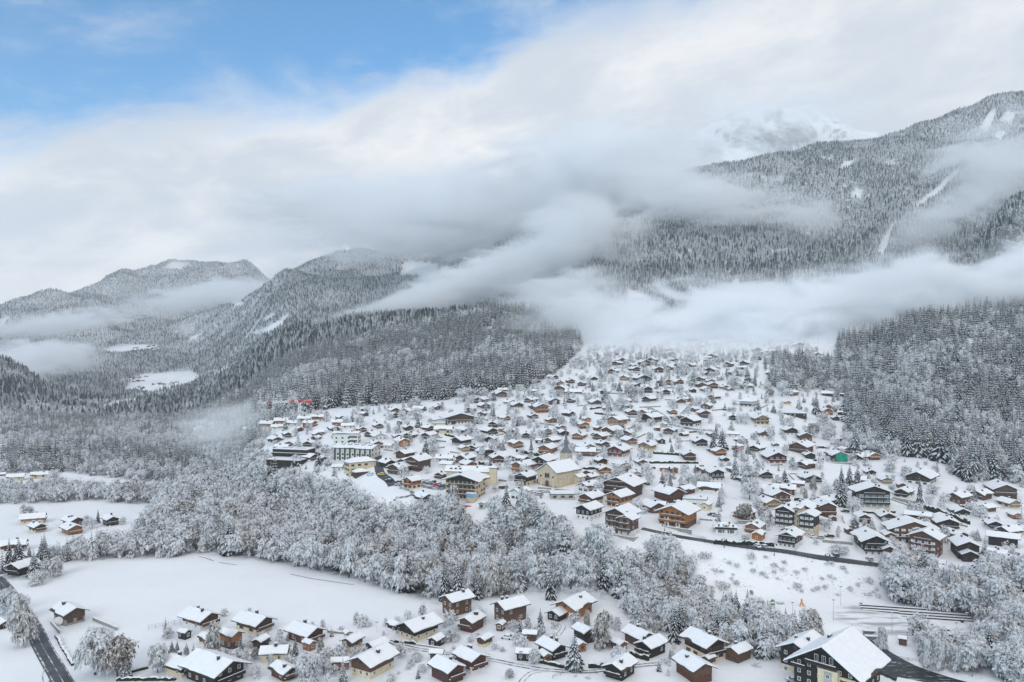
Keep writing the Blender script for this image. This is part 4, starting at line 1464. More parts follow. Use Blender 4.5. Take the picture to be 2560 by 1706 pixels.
def villa_extra():
    # front balcony and dormer on the long side that faces the road
    hw = W / 2
    bb = MB()
    bb.box(hw * .80, hw * 1.02, -L * .44, L * .44, 2.55, 2.68, 'soffit')
    bb.box(hw * 1.0, hw * 1.03, -L * .44, L * .44, 2.8, 3.5, 'wood_dark')
    bb.box(hw * .99, hw * 1.04, -L * .44, L * .44, 3.502, 3.62, 'snow_cap')
    bb.build('balcony', root)
    db = MB()
    db.prism([(-1.5, he + .25), (1.5, he + .25), (1.5, he + .7), (0, he + 1.7), (-1.5, he + .7)], 'x', hw * .2, hw * .82, 'wood_red')
    db.prism([(-1.9, he + .55), (0, he + 1.72), (1.9, he + .55), (1.9, he + .85), (0, he + 2.05), (-1.9, he + .85)], 'x', hw * .15, hw * .86, 'roof_snow')
    db.build('dormer', root)
    for yy in (-L * .28, -L * .1, L * .1, L * .28):
        for zz in (1.5, 3.95):
            put('window', WIN['tall'], root, hw * .80 + .06, yy, zz, math.pi / 2, .8)


villa_extra()
# the dark chalet hotel
root, W, L, he = h('H', 735, 470, 620, -24, 'rb', fl=3, tan=.40, balc=3, nw=6, win='dark', ratio=.9, name='chalet_hotel', cat='hotel', label='huge dark brown chalet hotel with three long snowy balconies')
# riverside hotel, brown over white, twin gables
root, W, L, he = h('H', 720, 965, 520, -26, 'bw', fl=4, balc=3, nw=5, win='plain', ratio=1.05, split=None, name='riverside_hotel', cat='hotel', label='tall brown and white riverside hotel on a concrete base above the trees')
mass(root, W * .62, L * .6, he * .86, 'bw', xo=W * .36, yo=-L * .26, balc=3, chim=1, win='plain', nw=2, side=1)


def hotel_base():
    mb = MB()
    mb.box(-W * .52, W * .72, -L * .62, L * .4, -9.0, -0.4, 'concrete')
    mb.build('foundation', root)
    mb = MB()
    mb.box(-W * .53, W * .73, -L * .625, -L * .60, -.398, 0.5, 'stone_grey')
    mb.box(-W * .53, W * .73, -L * .627, -L * .598, .502, .66, 'snow_cap')
    mb.build('parapet', root)
    for k in range(3):
        mb = MB()
        x0 = W * (-.30 + .28 * k)
        mb.box(x0, x0 + W * .10, -L * .425, -L * .40, .2, he * .9, 'wood_brown')
        mb.build('timber_bay', root)


hotel_base()
root, W, L, he = h('H', 1470, 872, 590, -22, 'ob', fl=3, tan=.40, balc=3, nw=5, win='dark', ratio=.95, name='timber_hotel', cat='hotel', label='broad orange brown timber hotel with white stair shafts by the road')


def hotel2():
    bl = L * .84
    for x0 in (-W * .16, W * .16):
        mb = MB()
        mb.box(x0 - .9, x0 + 1.1, -bl / 2 - .45, -bl / 2 - .06, 0, he * (.72 if x0 < 0 else .45), 'render_white')
        mb.build('stair_shaft', root)
        for z in (1.5, 4.2):
            put('window', WIN['dark'], root, x0, -bl / 2 - .46, z, 0, .8)
    mb = MB()
    mb.box(-W * .45, W * .62, -bl / 2 - 3.6, -bl / 2 - 3.2, -3, .9, 'stone_grey')
    mb.box(-W * .45, W * .62, -bl / 2 - 3.65, -bl / 2 - 3.15, .902, 1.1, 'snow_cap')
    mb.build('terrace_wall', root)


hotel2()
# ---- lower right (frames I, J)
h('I', 462, 408, 240, 84, 'r', fl=2, balc=0)
h('I', 650, 408, 290, 88, 'r', he=2.6, balc=0)
h('I', 535, 556, 420, 22, 'rb', fl=2)
h('I', 1785, 174, 185, 0, 'dw', fl=2, balc=0)
h('I', 1690, 790, 235, 4, 'r', fl=1)
h('I', 2000, 780, 285, 4, 'r', fl=1)
h('I', 250, 944, 285, 8, 'o', fl=2)
h('I', 300, 1036, 195, 4, 'o', he=2.5, label='small orange timber lodge with arched porch by the roadside hedge')
root, W, L, he = h('I', 730, 1150, 365, 2, 'dw', fl=3, balc=2, nw=4, win='plain', label='dark steep gabled roadside chalet with shop windows below')
h('I', 1500, 946, 110, 30, 'b')
root, W, L, he = h('I', 1800, 1245, 500, 8, 'dw', fl=3, balc=2, nw=4, win='plain', label='big dark chalet above the road railing with two snowy chimneys')
mass(root, W * .45, L * .6, he * .62, 'r', xo=W * .36, yo=-L * .32, balc=0, chim=1, nw=2, win='dark')
# apartment complex
root, W, L, he = h('I', 690, 885, 370, 2, 'de', fl=4, balc=3, nw=4, win='blind', name='apartment_house', cat='apartments', label='beige and dark timber apartment house with rows of white blinds')
mass(root, W * .80, L * .8, he * .88, 'de', xo=W * .98, yo=-W * .12, balc=3, chim=0, nw=3, win='blind', tan=.40)
mass(root, W * .34, L * 1.1, he * 1.18, 'e', xo=W * .52, yo=L * .22, balc=0, chim=0, nw=1, win='slot', tan=.30, rows=4)
mass(root, W * 1.1, L * .9, he * 1.02, 'rb', xo=W * .45, yo=L * .75, balc=0, chim=1, nw=3, win='dark', tan=.38)
root, W, L, he = h('I', 1190, 730, 330, 14, 'rb', fl=3, balc=1)
h('I', 1295, 765, 110, 4, 'rb', fl=2, ratio=1.0)
root, W, L, he = h('I', 1800, 605, 560, 2, 'de', fl=4, balc=3, nw=5, win='green', ratio=.7, name='apartment_house', cat='apartments', label='wide apartment house with pale green windows and four storeys', tan=.34)
h('J', 980, 296, 430, -14, 'dw', fl=2)
h('J', 710, 344, 140, 0, 'b', he=2.4)
h('J', 745, 468, 260, -14, 'dw', he=3.2)
h('J', 1480, 545, 330, -26, 'rb', fl=2)
root, W, L, he = h('J', 2050, 455, 420, 2, 'rb', fl=2, balc=1, nw=4, label='dark red chalet with strings of lights along its snowy balcony')
h('J', 1935, 895, 245, 0, 'dw', he=3.0)
h('J', 2300, 935, 260, 86, 'c', fl=2, roof='f', win='wide', balc=0)
h('J', 2075, 1110, 385, 88, 'd', he=4.2, balc=0, label='long black barn with a plain snow roof under the right hand slope', wr=.55, name='barn', cat='barn')
h('J', 2000, 1305, 240, 86, 'gb', he=3.4)
root, W, L, he = h('J', 830, 1085, 700, 2, 'rb', fl=3, balc=1, nw=6, win='blind', ratio=.6, tan=.36, name='apartment_house', cat='apartments', label='broad dark red apartment house with a cream tower and low pitched roof')
mass(root, W * .2, L * .5, he * 1.12, 'e', xo=W * .06, yo=-L * .28, balc=0, chim=0, nw=1, win='slot', tan=.3, rows=4)
h('J', 1020, 1020, 360, 4, 'rb', fl=2, ratio=.7)
h('J', 1045, 1250, 470, 2, 'rb', fl=4, balc=3, nw=4, win='blind', ratio=.8, name='apartment_house', cat='apartments', label='red brown gabled apartment house with three balconies of white blinds')
root, W, L, he = h('J', 1560, 1285, 400, -12, 'd', fl=3, balc=1, nw=3, win='dark')
mass(root, W * .7, L * .6, he * .5, 'd', xo=-W * .05, yo=-L * .42, balc=0, chim=0, nw=2, win='dark', z0=0)
h('J', 1290, 915, 400, 8, 'dw', fl=2, balc=1, tan=.36)
h('J', 935, 775, 330, 88, 'd', he=3.0, wr=.5)
h('J', 2200, 1448, 330, -6, 'gd', fl=2, balc=0)
h('J', 2275, 1600, 250, 0, 'dw', fl=2)
h('J', 1740, 1530, 350, -18, 'bc', fl=2, balc=0)
h('J', 1450, 1600, 640, 86, 'w', fl=2, balc=0, win='wide', wr=.45, label='long low white building with a plain snow roof above the grove', name='workshop', cat='building')
h('J', 945, 1455, 130, 88, 'g', he=2.4)
h('J', 1120, 1410, 330, 88, 'g', roof='f', he=2.4, chim=0, name='garage_row', cat='garages', label='low grey garage row with skylights under the snow')
# ---- foreground left (frame K)
F1G = 'chalets around the foreground lanes'
h('K', 475, 728, 250, 22, 'gb', fl=2, he=4.3, group=F1G, label='grey brown chalet on a stone base alone on the white field', balc=0)
h('K', 1370, 765, 305, 36, 'bw', fl=2, group=F1G)
h('K', 1740, 795, 310, 40, 'bc', fl=2, group=F1G)
h('K', 1580, 893, 190, 40, 'ob', fl=2, he=4.6, group=F1G)
h('K', 2090, 866, 305, 40, 'r', fl=2, group=F1G)
h('K', 1240, 1086, 285, 36, 'dc', fl=2, group=F1G)
h('K', 1880, 983, 220, 80, 'c', he=3.0, group=F1G)
h('K', 1945, 1112, 230, 32, 'rb', fl=2, group=F1G)
h('K', 1470, 1170, 500, 36, 'd', fl=2, group=F1G, label='broad snow roofed chalet cut by the bottom edge left of centre')
h('K', 155, 385, 235, -48, 'd', he=3.6, group=F1G)
h('K', 20, 750, 120, 18, 'd', fl=2, group=F1G, label='dark two storey house at the left edge beside the asphalt road')
h('K', 255, 90, 135, 22, 'bc', he=3, group=F1G)
h('K', 492, 105, 165, 20, 'o', he=3, group=F1G)
h('K', 500, 50, 160, 24, 'r', he=3, group=F1G)
h('K', 90, 225, 190, 80, 'rw', he=3.4, group=F1G)
h('N', 757, 1000, 115, 0, 'd', he=3, group=F1G)
h('N', 992, 1000, 112, 0, 'gd', he=3.2, group=F1G, label='grey modern house with a white panel beyond the tree row')
h('N', 225, 988, 160, 84, 'tw', he=2.8, group=F1G)
# ---- left valley hamlets (frame N)
VG = 'houses of the left valley hamlet'
for a in [(140, 520, 108, 0, 'd'), (108, 692, 112, 84, 'c'), (270, 676, 105, 88, 'c'), (332, 708, 50, 88, 'r'), (12, 668, 60, 80, 'dw'), (20, 482, 95, 88, 'w'), (105, 486, 80, 88, 'bw'),
          (155, 470, 75, 20, 'r'), (208, 480, 72, 80, 'bw'), (298, 495, 70, 0, 'd'), (358, 494, 60, 0, 'd'), (435, 484, 62, 20, 'bw'), (548, 504, 56, 88, 'w'), (250, 402, 72, 0, 'dw'), (172, 290, 70, 88, 'w'),
          (115, 284, 56, 80, 'dw'), (68, 220, 52, 88, 'w'), (468, 262, 44, 88, 'w'), (710, 402, 68, 20, 'w'), (738, 280, 44, 88, 'w'), (992, 312, 56, 0, 'bw'), (1068, 300, 62, 0, 'dw'), (1140, 290, 56, 80, 'w'),
          (1000, 296, 50, 20, 'd'), (5, 545, 30, 0, 'o'), (180, 360, 44, 0, 'dw'), (205, 352, 40, 0, 'd'), (60, 480, 40, 0, 'd'), (260, 470, 44, 80, 'w'), (1200, 292, 40, 0, 'w'), (955, 285, 40, 0, 'd')]:
    h('N', *a, group=VG)
FG = 'chalets in the mist at the village edge'
for a in [(1380, 372, 112, 0, 'w'), (1480, 340, 110, 20, 'w'), (1560, 326, 90, 0, 'dw'), (1610, 286, 80, 0, 'w'), (1690, 334, 70, 0, 'r'), (1712, 362, 92, 88, 'w'), (1575, 268, 60, 0, 'd'), (1640, 305, 70, 80, 'w'), (1670, 262, 60, 0, 'b')]:
    h('N', *a, group=FG)
# distant hamlet below the rounded mountain
for i in range(26):
    rr = random.Random(500 + i)
    px = rr.uniform(332, 478); py = rr.uniform(942, 974)
    if px > 400 and py < 950: continue
    h('Z', px, py, rr.uniform(9, 14), rr.choice((0, 20, 86, -30)), rr.choice(('d', 'b', 'dw', 'b')), group='houses of the distant hamlet', chim=0, name='distant_house', cat='house')
for i in range(10):
    rr = random.Random(560 + i)
    h('Z', rr.uniform(330, 400), rr.uniform(866, 876), rr.uniform(8, 11), rr.choice((0, 86)), rr.choice(('d', 'b')), group='houses of the far mountain farmsteads', chim=0, name='distant_house', cat='house')
# ---- foreground centre (frame L)
h('L', 800, 668, 262, -52, 'b', fl=2, he=6.0, group=F1G, chim=2, balc=0, label='tall brown twin house at the field edge in front of the trees')
h('L', 1165, 722, 290, -52, 'b', fl=2, he=6.0, group=F1G, chim=2, balc=0, label='tall brown house with a notched snow roof right of its twin')
h('L', 1600, 692, 335, -34, 'o', fl=2, he=4.2, group=F1G, label='orange timber chalet beside the edge of the wood')
h('L', 1495, 702, 200, -34, 'd', he=2.4, group=F1G, name='carport', cat='carport', balc=0, chim=0, label='open dark carport in front of the orange timber chalet')
h('L', 900, 778, 215, -34, 'rb', fl=2, he=3.8, group=F1G)
h('L', 540, 842, 350, -48, 'dc', he=4.0, group=F1G)
h('L', 375, 785, 130, 40, 'dw', he=2.8, group=F1G)
h('L', 1100, 766, 82, -24, 'b', he=2.3, group=F1G, name='shed', cat='shed', label='small brown garden shed between the lane and the tall twin house')
h('L', 1300, 833, 118, 82, 'b', he=2.3, group=F1G, name='shed', cat='shed', label='long brown shed under thick snow beside the lane')
h('L', 1670, 856, 185, 36, 'd', he=4.0, group=F1G)
h('L', 1450, 968, 245, 38, 'd', he=3.4, group=F1G)
h('L', 2045, 888, 255, 42, 'b', he=3.6, group=F1G)
h('L', 85, 914, 180, -38, 'bc', he=3.6, group=F1G)
h('L', 250, 935, 190, -50, 'r', he=3.0, group=F1G, balc=0)
h('L', 225, 1100, 385, -42, 'bc', he=4.4, group=F1G, balc=0, label='brown and cream barn chalet with a ribbed snow roof at the bottom')
h('L', 895, 1060, 270, 38, 'rw', he=4.2, group=F1G)
h('L', 662, 966, 115, 80, 'b', he=2.2, group=F1G, name='shed', cat='shed', label='brown woodshed beside the curving lane')
h('L', 735, 1135, 290, 38, 'r', he=4.0, group=F1G)
h('L', 1915, 1108, 265, -28, 'd', he=3.4, group=F1G)
h('L', 55, 826, 70, 20, 'w', he=2.2, group=F1G, name='shed', cat='shed', label='tiny whitewashed shed at the edge of the white field')
# ---- foreground right (frame M)
h('M', 165, 985, 350, 42, 'dc', fl=2, he=5.6, group=F1G, label='long two storey house with a hipped snow roof below the thicket')
h('M', 95, 1130, 320, 36, 'rb', he=4.4, group=F1G, balc=0)
h('M', 1620, 1240, 280, 86, 'g', roof='f', he=2.6, group=F1G, chim=0, flatmat='metal_dark', label='flat roofed building with a dark edge beside the river')
h('M', 1525, 862, 62, 84, 'b', he=2.2, group=F1G, name='hut', cat='hut', label='small brown hut at the near side of the sports pitch')


def big_hotel():
    px, py = zp('M', 1075, 1262)
    x, Y, z, rz, away = frame_of(px, py, -22)
    W, L, he = 23.5, 23.0, 8.4
    c = Vector((x, Y, 0)) + away * 10.5
    root = empty('grand_chalet', (c.x, c.y, z), rz)
    mass(root, W, L, he, 'dc', split=2.6, balc=0, nw=6, win='plain', chim=3, tan=.62, side=1, sth=.45)
    bl = L * .84
    yf = -bl / 2 - .06
    mb = MB()       # the pale stair tower with the niche
    mb.box(-1.2, 4.6, yf - 1.4, yf + .2, -3, he + 1.2, 'render_cream')
    mb.build('stair_tower', root)
    mb = MB()
    mb.box(.7, 2.9, yf - 1.5, yf - 1.405, 2.0, 9.0, 'concrete')
    mb.build('niche', root)
    for zz in (3.0, 5.4, 7.8):
        put('window', WIN['plain'], root, 1.8, yf - 1.51, zz)
    mb = MB()       # right part of the front in cream render under the timber gable
    mb.box(4.6, W * .39, yf - .35, yf + .1, -3, he - .2, 'render_cream')
    mb.build('front_wall', root)
    for xx in (6.0, 8.6):
        for zz in (1.6, 4.2, 6.8):
            put('window', WIN['brown'], root, xx, yf - .36, zz)
    for (xa, xb, zz) in ((-4.5, 4.5, he + 2.2), (4.7, 9.6, 5.2), (-9.2, -5.0, he - .3)):
        bb = MB()
        bb.box(xa, xb, yf - 2.5 if xa < 3 and xb > 0 else yf - 1.6, yf - .02, zz - .15, zz, 'soffit')
        y0 = yf - 2.5 if xa < 3 and xb > 0 else yf - 1.6
        bb.box(xa, xb, y0 - .08, y0, zz + .1, zz + .95, 'wood_dark')
        bb.box(xa, xb, y0 - .1, y0 + .05, zz + .952, zz + 1.1, 'snow_cap')
        bb.build('balcony', root)
    for k in range(3):
        put('window', WIN['tall'], root, -2.2 + 2.2 * k, yf, he + 3.5)
    FOOT.append((c.x, c.y, 14))
    # lower wing on the left behind
    mass(root, 12, 15, 7.4, 'dc', xo=-13.5, yo=7, balc=0, nw=3, win='plain', chim=2, tan=.5, sth=.45)
    tag(root, 'largest chalet hotel at the bottom right with dark timber and pale stair tower', 'hotel')


big_hotel()


def special_blocks():
    # white flat-pitched apartment block
    px, py = zp('A', 1340, 945)
    x, Y, z, rz, away = frame_of(px, py, 78)
    k = Y / F
    L = 400 * ZF['A'][2] * k; W = L * .62
    c = Vector((x, Y, 0)) + away * W * .45
    root = empty('apartment_house', (c.x, c.y, z), rz)
    mass(root, W, L, 9.2, 'w', tan=.16, balc=0, nw=4, win='dark', chim=2, side=-1, ov=.06)
    for r in range(3):
        bb = MB()
        bb.box(-W * .48, -W * .44, -L * .42, -L * .12, 1.6 + r * 2.6, 2.5 + r * 2.6, 'wood_dark')
        bb.build('balcony', root)
    FOOT.append((c.x, c.y, L * .5))
    tag(root, 'white apartment block with a nearly flat snow roof left of the village centre', 'apartments')
    # row of bow roofed flats
    px, py = zp('A', 1500, 1130)
    x, Y, z, rz, away = frame_of(px, py, 62)
    L = 27; W = 15
    c = Vector((x, Y, 0)) + away * 6
    root = empty('apartment_house', (c.x, c.y, z), rz)
    mass(root, W, L, 7.4, 'w', tan=.22, balc=0, nw=3, win='dark', chim=0, side=0, ov=.06)
    for i in range(8):
        y = -L * .44 + L * .88 * i / 7
        mb = MB()
        mb.box(-W * .53, -W * .43, y - .14, y + .14, 0, 7.3, 'wood_dark')
        mb.build('fin_wall', root)
        if i < 7:
            for r in range(3):
                put('window', WIN['blind' if r == 2 else 'dark'], root, -W * .445, y + L * .063, 1.4 + 2.4 * r, -math.pi / 2)
    for i in range(5):
        y = -L * .34 + L * .17 * i
        mb = MB()
        n = 7
        for j in range(n):
            a0, a1 = math.pi * j / n, math.pi * (j + 1) / n
            mb.box(-W * .05 - 1.6 * math.cos(a0) - .2, -W * .05 - 1.6 * math.cos(a1) + .2, y - 1.2, y + 1.2, 7.6, 8.7 + .9 * math.sin((a0 + a1) / 2), 'chimney_dark')
        mb.box(-W * .05 - 1.5, -W * .05 + 1.5, y - 1.1, y + 1.1, 9.45, 9.8, 'roof_snow')
        mb.build('roof_dormer', root)
    FOOT.append((c.x, c.y, 13))
    tag(root, 'white flats with dark fin walls and a row of bowed roof dormers', 'apartments')
    # cream hall with hipped roof and a red shop pavilion in front
    px, py = zp('A', 1530, 1290)
    x, Y, z, rz, away = frame_of(px, py, -68)
    L = 450 * ZF['A'][2] * Y / F; W = L * .52
    c = Vector((x, Y, 0)) + away * W * .45
    root = empty('village_hall', (c.x, c.y, z), rz)
    mass(root, W, L, 5.4, 'c', tan=.45, roof='h', balc=0, nw=3, win='brown', chim=0, side=1, ov=.05)
    FOOT.append((c.x, c.y, L * .5))
    tag(root, 'cream two storey hall with a broad hipped snow roof', 'hall')
    house('A', 1390, 1296, 180, 84, 'c', roof='f', he=2.6, chim=0, label='low flat roofed annex at the left of the cream hall', name='annex', cat='annex')
    house('A', 1530, 1374, 250, -70, 'r', he=2.6, roof='h', chim=0, balc=0, label='red walled shop pavilion in front of the cream hall', name='pavilion', cat='pavilion')
    # black balconied residence stepping down the slope
    px, py = zp('A', 560, 1125)
    x, Y, z, rz, away = frame_of(px, py, 60)
    L = 520 * ZF['A'][2] * Y / F / .9
    c = Vector((x, Y, 0)) + away * 5
    root = empty('terraced_residence', (c.x, c.y, z), rz)
    mass(root, 11, L, 6.6, 'd', tan=.08, roof='f', balc=0, nw=0, win='dark', chim=0, rows=0, ov=.04)
    mass(root, 12, L * .95, 1.6, 'd', tan=.08, roof='f', balc=0, nw=0, win='dark', chim=0, rows=0, xo=-11, yo=-2, ov=.04)
    for lev in range(2):
        for i in range(14):
            mb = MB()
            y = -L * .46 + L * .92 * i / 13
            mb.box(-6.6, -5.4, y - .8, y + .8, .9 + lev * 2.9, 1.9 + lev * 2.9, 'wood_dark')
            mb.box(-6.6, -5.5, y - .7, y + .7, 1.902 + lev * 2.9, 2.1 + lev * 2.9, 'snow_cap')
            mb.build('balcony', root)
    for y in (-L * .2, L * .16):
        mb = MB()
        for i in range(7):
            mb.box(-.9, .9, y + i * 1.1 - 3.4, y + i * 1.1 - 2.8, 6.9, 7.35, 'chimney_dark')
        mb.build('skylight_row', root)
    FOOT.append((c.x, c.y, L * .45))
    tag(root, 'black balconied residence stepping down between frosted trees at the village edge', 'apartments')
    # long hall (school) with a wide gable
    px, py = zp('B', 740, 600)
    x, Y, z, rz, away = frame_of(px, py, 12)
    W = 520 * ZF['B'][2] * Y / F
    c = Vector((x, Y, 0)) + away * 9
    root = empty('school_hall', (c.x, c.y, z), rz)
    mass(root, W, 20, 4.6, 'bw', tan=.27, balc=1, nw=8, win='dark', chim=0, split=3.2)
    mb = MB()
    mb.box(-W * .27, -W * .16, -8.6, -8.35, 0.3, 4.6, 'wood_red')
    mb.build('panel', root)
    mass(root, W * .42, 16, 3.4, 'w', tan=.2, xo=-W * .58, yo=-1, balc=0, nw=3, win='wide', chim=0)
    FOOT.append((c.x, c.y, W * .5)); FOOT.append((c.x - W * .5, c.y, W * .3))
    tag(root, 'long white school hall with a wide low gable and red panel', 'hall')
    house('B', 455, 636, 195, 86, 'c', roof='f', he=2.6, chim=0, label='low cream building left of the school hall', name='annex', cat='annex')
    house('B', 525, 740, 290, 80, 'c', he=2.8, balc=0, chim=0, label='long yellowish building with a snow roof below the school hall', name='annex', cat='annex')
    # long white apartment row with tower
    px, py = zp('G', 960, 175)
    x, Y, z, rz, away = frame_of(px, py, 80)
    L = 700 * ZF['G'][2] * Y / F; W = L * .38
    c = Vector((x, Y, 0)) + away * W * .45
    root = empty('apartment_house', (c.x, c.y, z), rz)
    mass(root, W, L, 7.0, 'c', tan=.42, balc=0, nw=3, win='brown', chim=3, side=-1, ov=.05)
    mass(root, W * .42, W * .42, 9.5, 'c', xo=-W * .36, yo=-L * .44, tan=.3, balc=0, nw=1, win='slot', chim=0, roof='h', rows=3)
    for i in range(3):
        mb = MB()
        y = L * .2 + i * 2.6
        mb.prism([(y - .8, 7.6), (y + .8, 7.6), (y + .8, 8.4), (y, 9.1), (y - .8, 8.4)], 'x', -W * .34, -W * .16, 'wood_dark')
        mb.prism([(y - 1.0, 8.42), (y, 9.3), (y + 1.0, 8.42), (y + 1.0, 8.7), (y, 9.6), (y - 1.0, 8.7)], 'x', -W * .36, -W * .14, 'roof_snow')
        mb.build('dormer', root)
    FOOT.append((c.x, c.y, L * .4))
    tag(root, 'long cream apartment row with three small dormers above the hotel roof', 'apartments')
    # cream hotel with the low dark gable
    px, py = zp('G', 880, 385)
    x, Y, z, rz, away = frame_of(px, py, -22)
    W = 560 * ZF['G'][2] * Y / F
    c = Vector((x, Y, 0)) + away * 8.5
    root = empty('cream_hotel', (c.x, c.y, z), rz)
    mass(root, W, W * .8, 9.6, 'e', tan=.30, balc=0, nw=7, win='brown', chim=2, side=1, split=9.0)
    bl = W * .8 * .84
    for r, (xa, xb) in enumerate(((-W * .22, W * .36), (-W * .22, W * .36), (-W * .3, W * .36))):
        bb = MB()
        zz = 2.5 + r * 2.55
        bb.box(xa, xb, -bl / 2 - 1.2, -bl / 2 - .1, zz - .12, zz, 'soffit')
        bb.box(xa, xb, -bl / 2 - 1.26, -bl / 2 - 1.2, zz, zz + .85, 'wood_brown')
        bb.box(xa, xb, -bl / 2 - 1.3, -bl / 2 - 1.16, zz + .852, zz + .95, 'snow_cap')
        bb.build('balcony', root)
    mb = MB()
    mb.prism([(-W * .40, 9.75), (W * .40, 9.75), (0, 9.9 + W * .4 * .30)], 'y', -bl / 2 - .25, -bl / 2 - .06, 'wood_dark')
    mb.build('gable_board', root)
    mb = MB()       # glazed veranda, the blue of the reflected sky put into the pane colour
    mb.box(W * .22, W * .44, -bl / 2 - 4.2, -bl / 2 - 1.32, 0.1, 2.4, 'render_beige')
    mb.box(W * .22, W * .44, -bl / 2 - 4.25, -bl / 2 - 1.33, 2.402, 4.4, 'glass_blue')
    mb.box(W * .21, W * .45, -bl / 2 - 4.4, -bl / 2 - 1.3, 4.402, 4.7, 'roof_snow')
    mb.build('veranda', root)
    FOOT.append((c.x, c.y, W * .5))
    tag(root, 'cream four storey hotel with brown balconies and a blue glazed veranda', 'hotel')


special_blocks()


def church():
    px, py = zp('B', 2215, 1530)
    x, Y, z, rz, away = frame_of(px, py, -40)
    k = Y / F
    W = 15.0; L = 21.0; he = 8.0; tan = .66
    c = Vector((x, Y, 0)) + away * 9.5
    root = empty('church', (c.x, c.y, z), rz)
    mass(root, W, L, he, 'e', tan=tan, balc=0, nw=0, rows=0, win='slot', chim=0, ov=.05, split=1.2, sth=.4)
    bl = L * (1 - 1.6 * .05)
    yf = -bl / 2 - .06
    for s in (-1, 1):
        mb = MB()
        mb.box(s * 4.4 - .55, s * 4.4 + .55, yf - .25, yf, 0, 7.6, 'render_cream')
        mb.box(s * 4.4 - .5, s * 4.4 + .5, yf - .27, yf - .252, 5.2, 6.4, 'glass_dark')
        mb.build('pilaster', root)
    mb = MB()
    arch = [(-1.1, 0), (1.1, 0), (1.1, 2.4)] + [(1.1 * math.cos(t), 2.4 + 1.1 * math.sin(t)) for t in (0.5, 1.0, 1.57, 2.1, 2.6)] + [(-1.1, 2.4)]
    mb.prism(arch, 'y', yf - .2, yf - .02, 'shutter_brown')
    mb.prism([(a * 1.35, b * 1.12) for a, b in arch], 'y', yf - .12, yf, 'stone_grey')
    mb.build('portal', root)
    mb = MB()
    for dx in (-1.1, 0, 1.1):
        ar = [(dx - .42, 5.4), (dx + .42, 5.4), (dx + .42, 7.2), (dx, 7.9), (dx - .42, 7.2)]
        mb.prism(ar, 'y', yf - .16, yf, 'glass_dark')
    mb.box(-1.8, 1.8, yf - .3, yf - .17, 5.0, 5.3, 'stone_grey')
    mb.build('triple_window', root)
    mb = MB()
    mb.box(-6.6, 6.6, yf - .12, yf, -2.5, 1.3, 'stone_grey')
    mb.build('plinth', root)
    bw = W * .9
    for i in range(3):
        put('window', WIN['slot'], root, bw / 2 + .06, -bl / 2 + bl * (i + .6) / 3.4, 5.0, math.pi / 2, 1.2)
    # side chapel
    mass(root, 6, 7, 4.2, 'e', xo=W * .5, yo=L * .40, tan=.5, balc=0, nw=0, rows=0, chim=0, win='slot')
    # bell tower behind
    tx, ty = -4.6, L * .42 + 3.2
    tb = MB()
    tb.box(tx - 2.6, tx + 2.6, ty - 2.6, ty + 2.6, -3, 16.5, 'render_beige')
    tower = tb.build('bell_tower', root)
    for (dx, dy, r) in ((0, -2.62, 0), (2.62, 0, math.pi / 2), (-2.62, 0, -math.pi / 2)):
        for s in (-.85, .85):
            o = link('belfry_opening', WIN['slot'], tower)
            o.location = (tx + dx + (s if r == 0 else 0), ty + dy + (s if r else 0), 14.3)
            o.rotation_euler = (0, 0, r)
            o.scale = (1.2, 1, 1.1)
    sb = MB()

    def ring(r, z, n=8):
        return [(tx + r * math.cos(math.pi * 2 * (i + .5) / n), ty + r * math.sin(math.pi * 2 * (i + .5) / n), z) for i in range(n)]
    prof = [(3.6, 16.4), (3.4, 16.7), (2.1, 18.2), (1.35, 19.2), (1.1, 19.6), (1.05, 22.2), (1.55, 22.4), (1.0, 23.4), (.6, 24.0), (.55, 25.2), (.85, 25.4), (.35, 26.4), (.12, 30.5), (.02, 32.4)]
    for (r0, z0), (r1, z1) in zip(prof[:-1], prof[1:]):
        a, b = ring(r0, z0), ring(r1, z1)
        for i in range(8):
            sb.face((a[i], a[(i + 1) % 8], b[(i + 1) % 8], b[i]), 'slate')
    spire = sb.build('spire', root)
    cb = MB()
    cb.box(tx - .06, tx + .06, ty - .06, ty + .06, 32.8, 34.6, 'metal_dark')
    cb.box(tx - .5, tx + .5, ty - .05, ty + .05, 33.8, 33.95, 'metal_dark')
    cb.build('cross', spire)
    FOOT.append((c.x, c.y, 11))
    FOOT.append((c.x + away.x * 12, c.y + away.y * 12, 5))
    tag(root, 'beige village church with arched portal and a slender grey spire', 'church')


church()

# ------------------------------------------------------------------ labels that single each building out
MARKS = [('the church', 1410, 1195), ('the green tarpaulin', 2098, 1140), ('the school hall', 1145, 1050), ('the cream hall', 900, 1170), ('the tower crane', 748, 1010), ('the fog bank', 1640, 880),
         ('the pink house', 1590, 1190), ('the riverside hotel', 1560, 1310), ('the sports pitch', 2250, 1550), ('the hipped white villa', 1872, 1005), ('the bending road', 1665, 1050),
         ('the green windowed flats', 2175, 1250), ('the largest chalet hotel', 2100, 1640), ('the twin brown houses', 1210, 1545), ('the white field', 480, 1450), ('the asphalt road', 110, 1620),
         ('the white fin walled flats', 895, 1130), ('the car park', 1075, 1215), ('the cluster of big spruces', 1790, 1110), ('the right hand forest', 2330, 1110), ('the black barn', 2505, 1340),
         ('the roadside railing', 1990, 1395), ('the valley meadow', 240, 1205), ('the rounded mountain', 420, 880), ('the woodshed lane', 1150, 1640)]
ORD = ['nearest', 'second nearest', 'third nearest', 'fourth nearest', 'fifth nearest', 'sixth nearest', 'seventh nearest', 'eighth nearest', 'ninth nearest', 'tenth nearest', 'eleventh nearest', 'twelfth nearest']


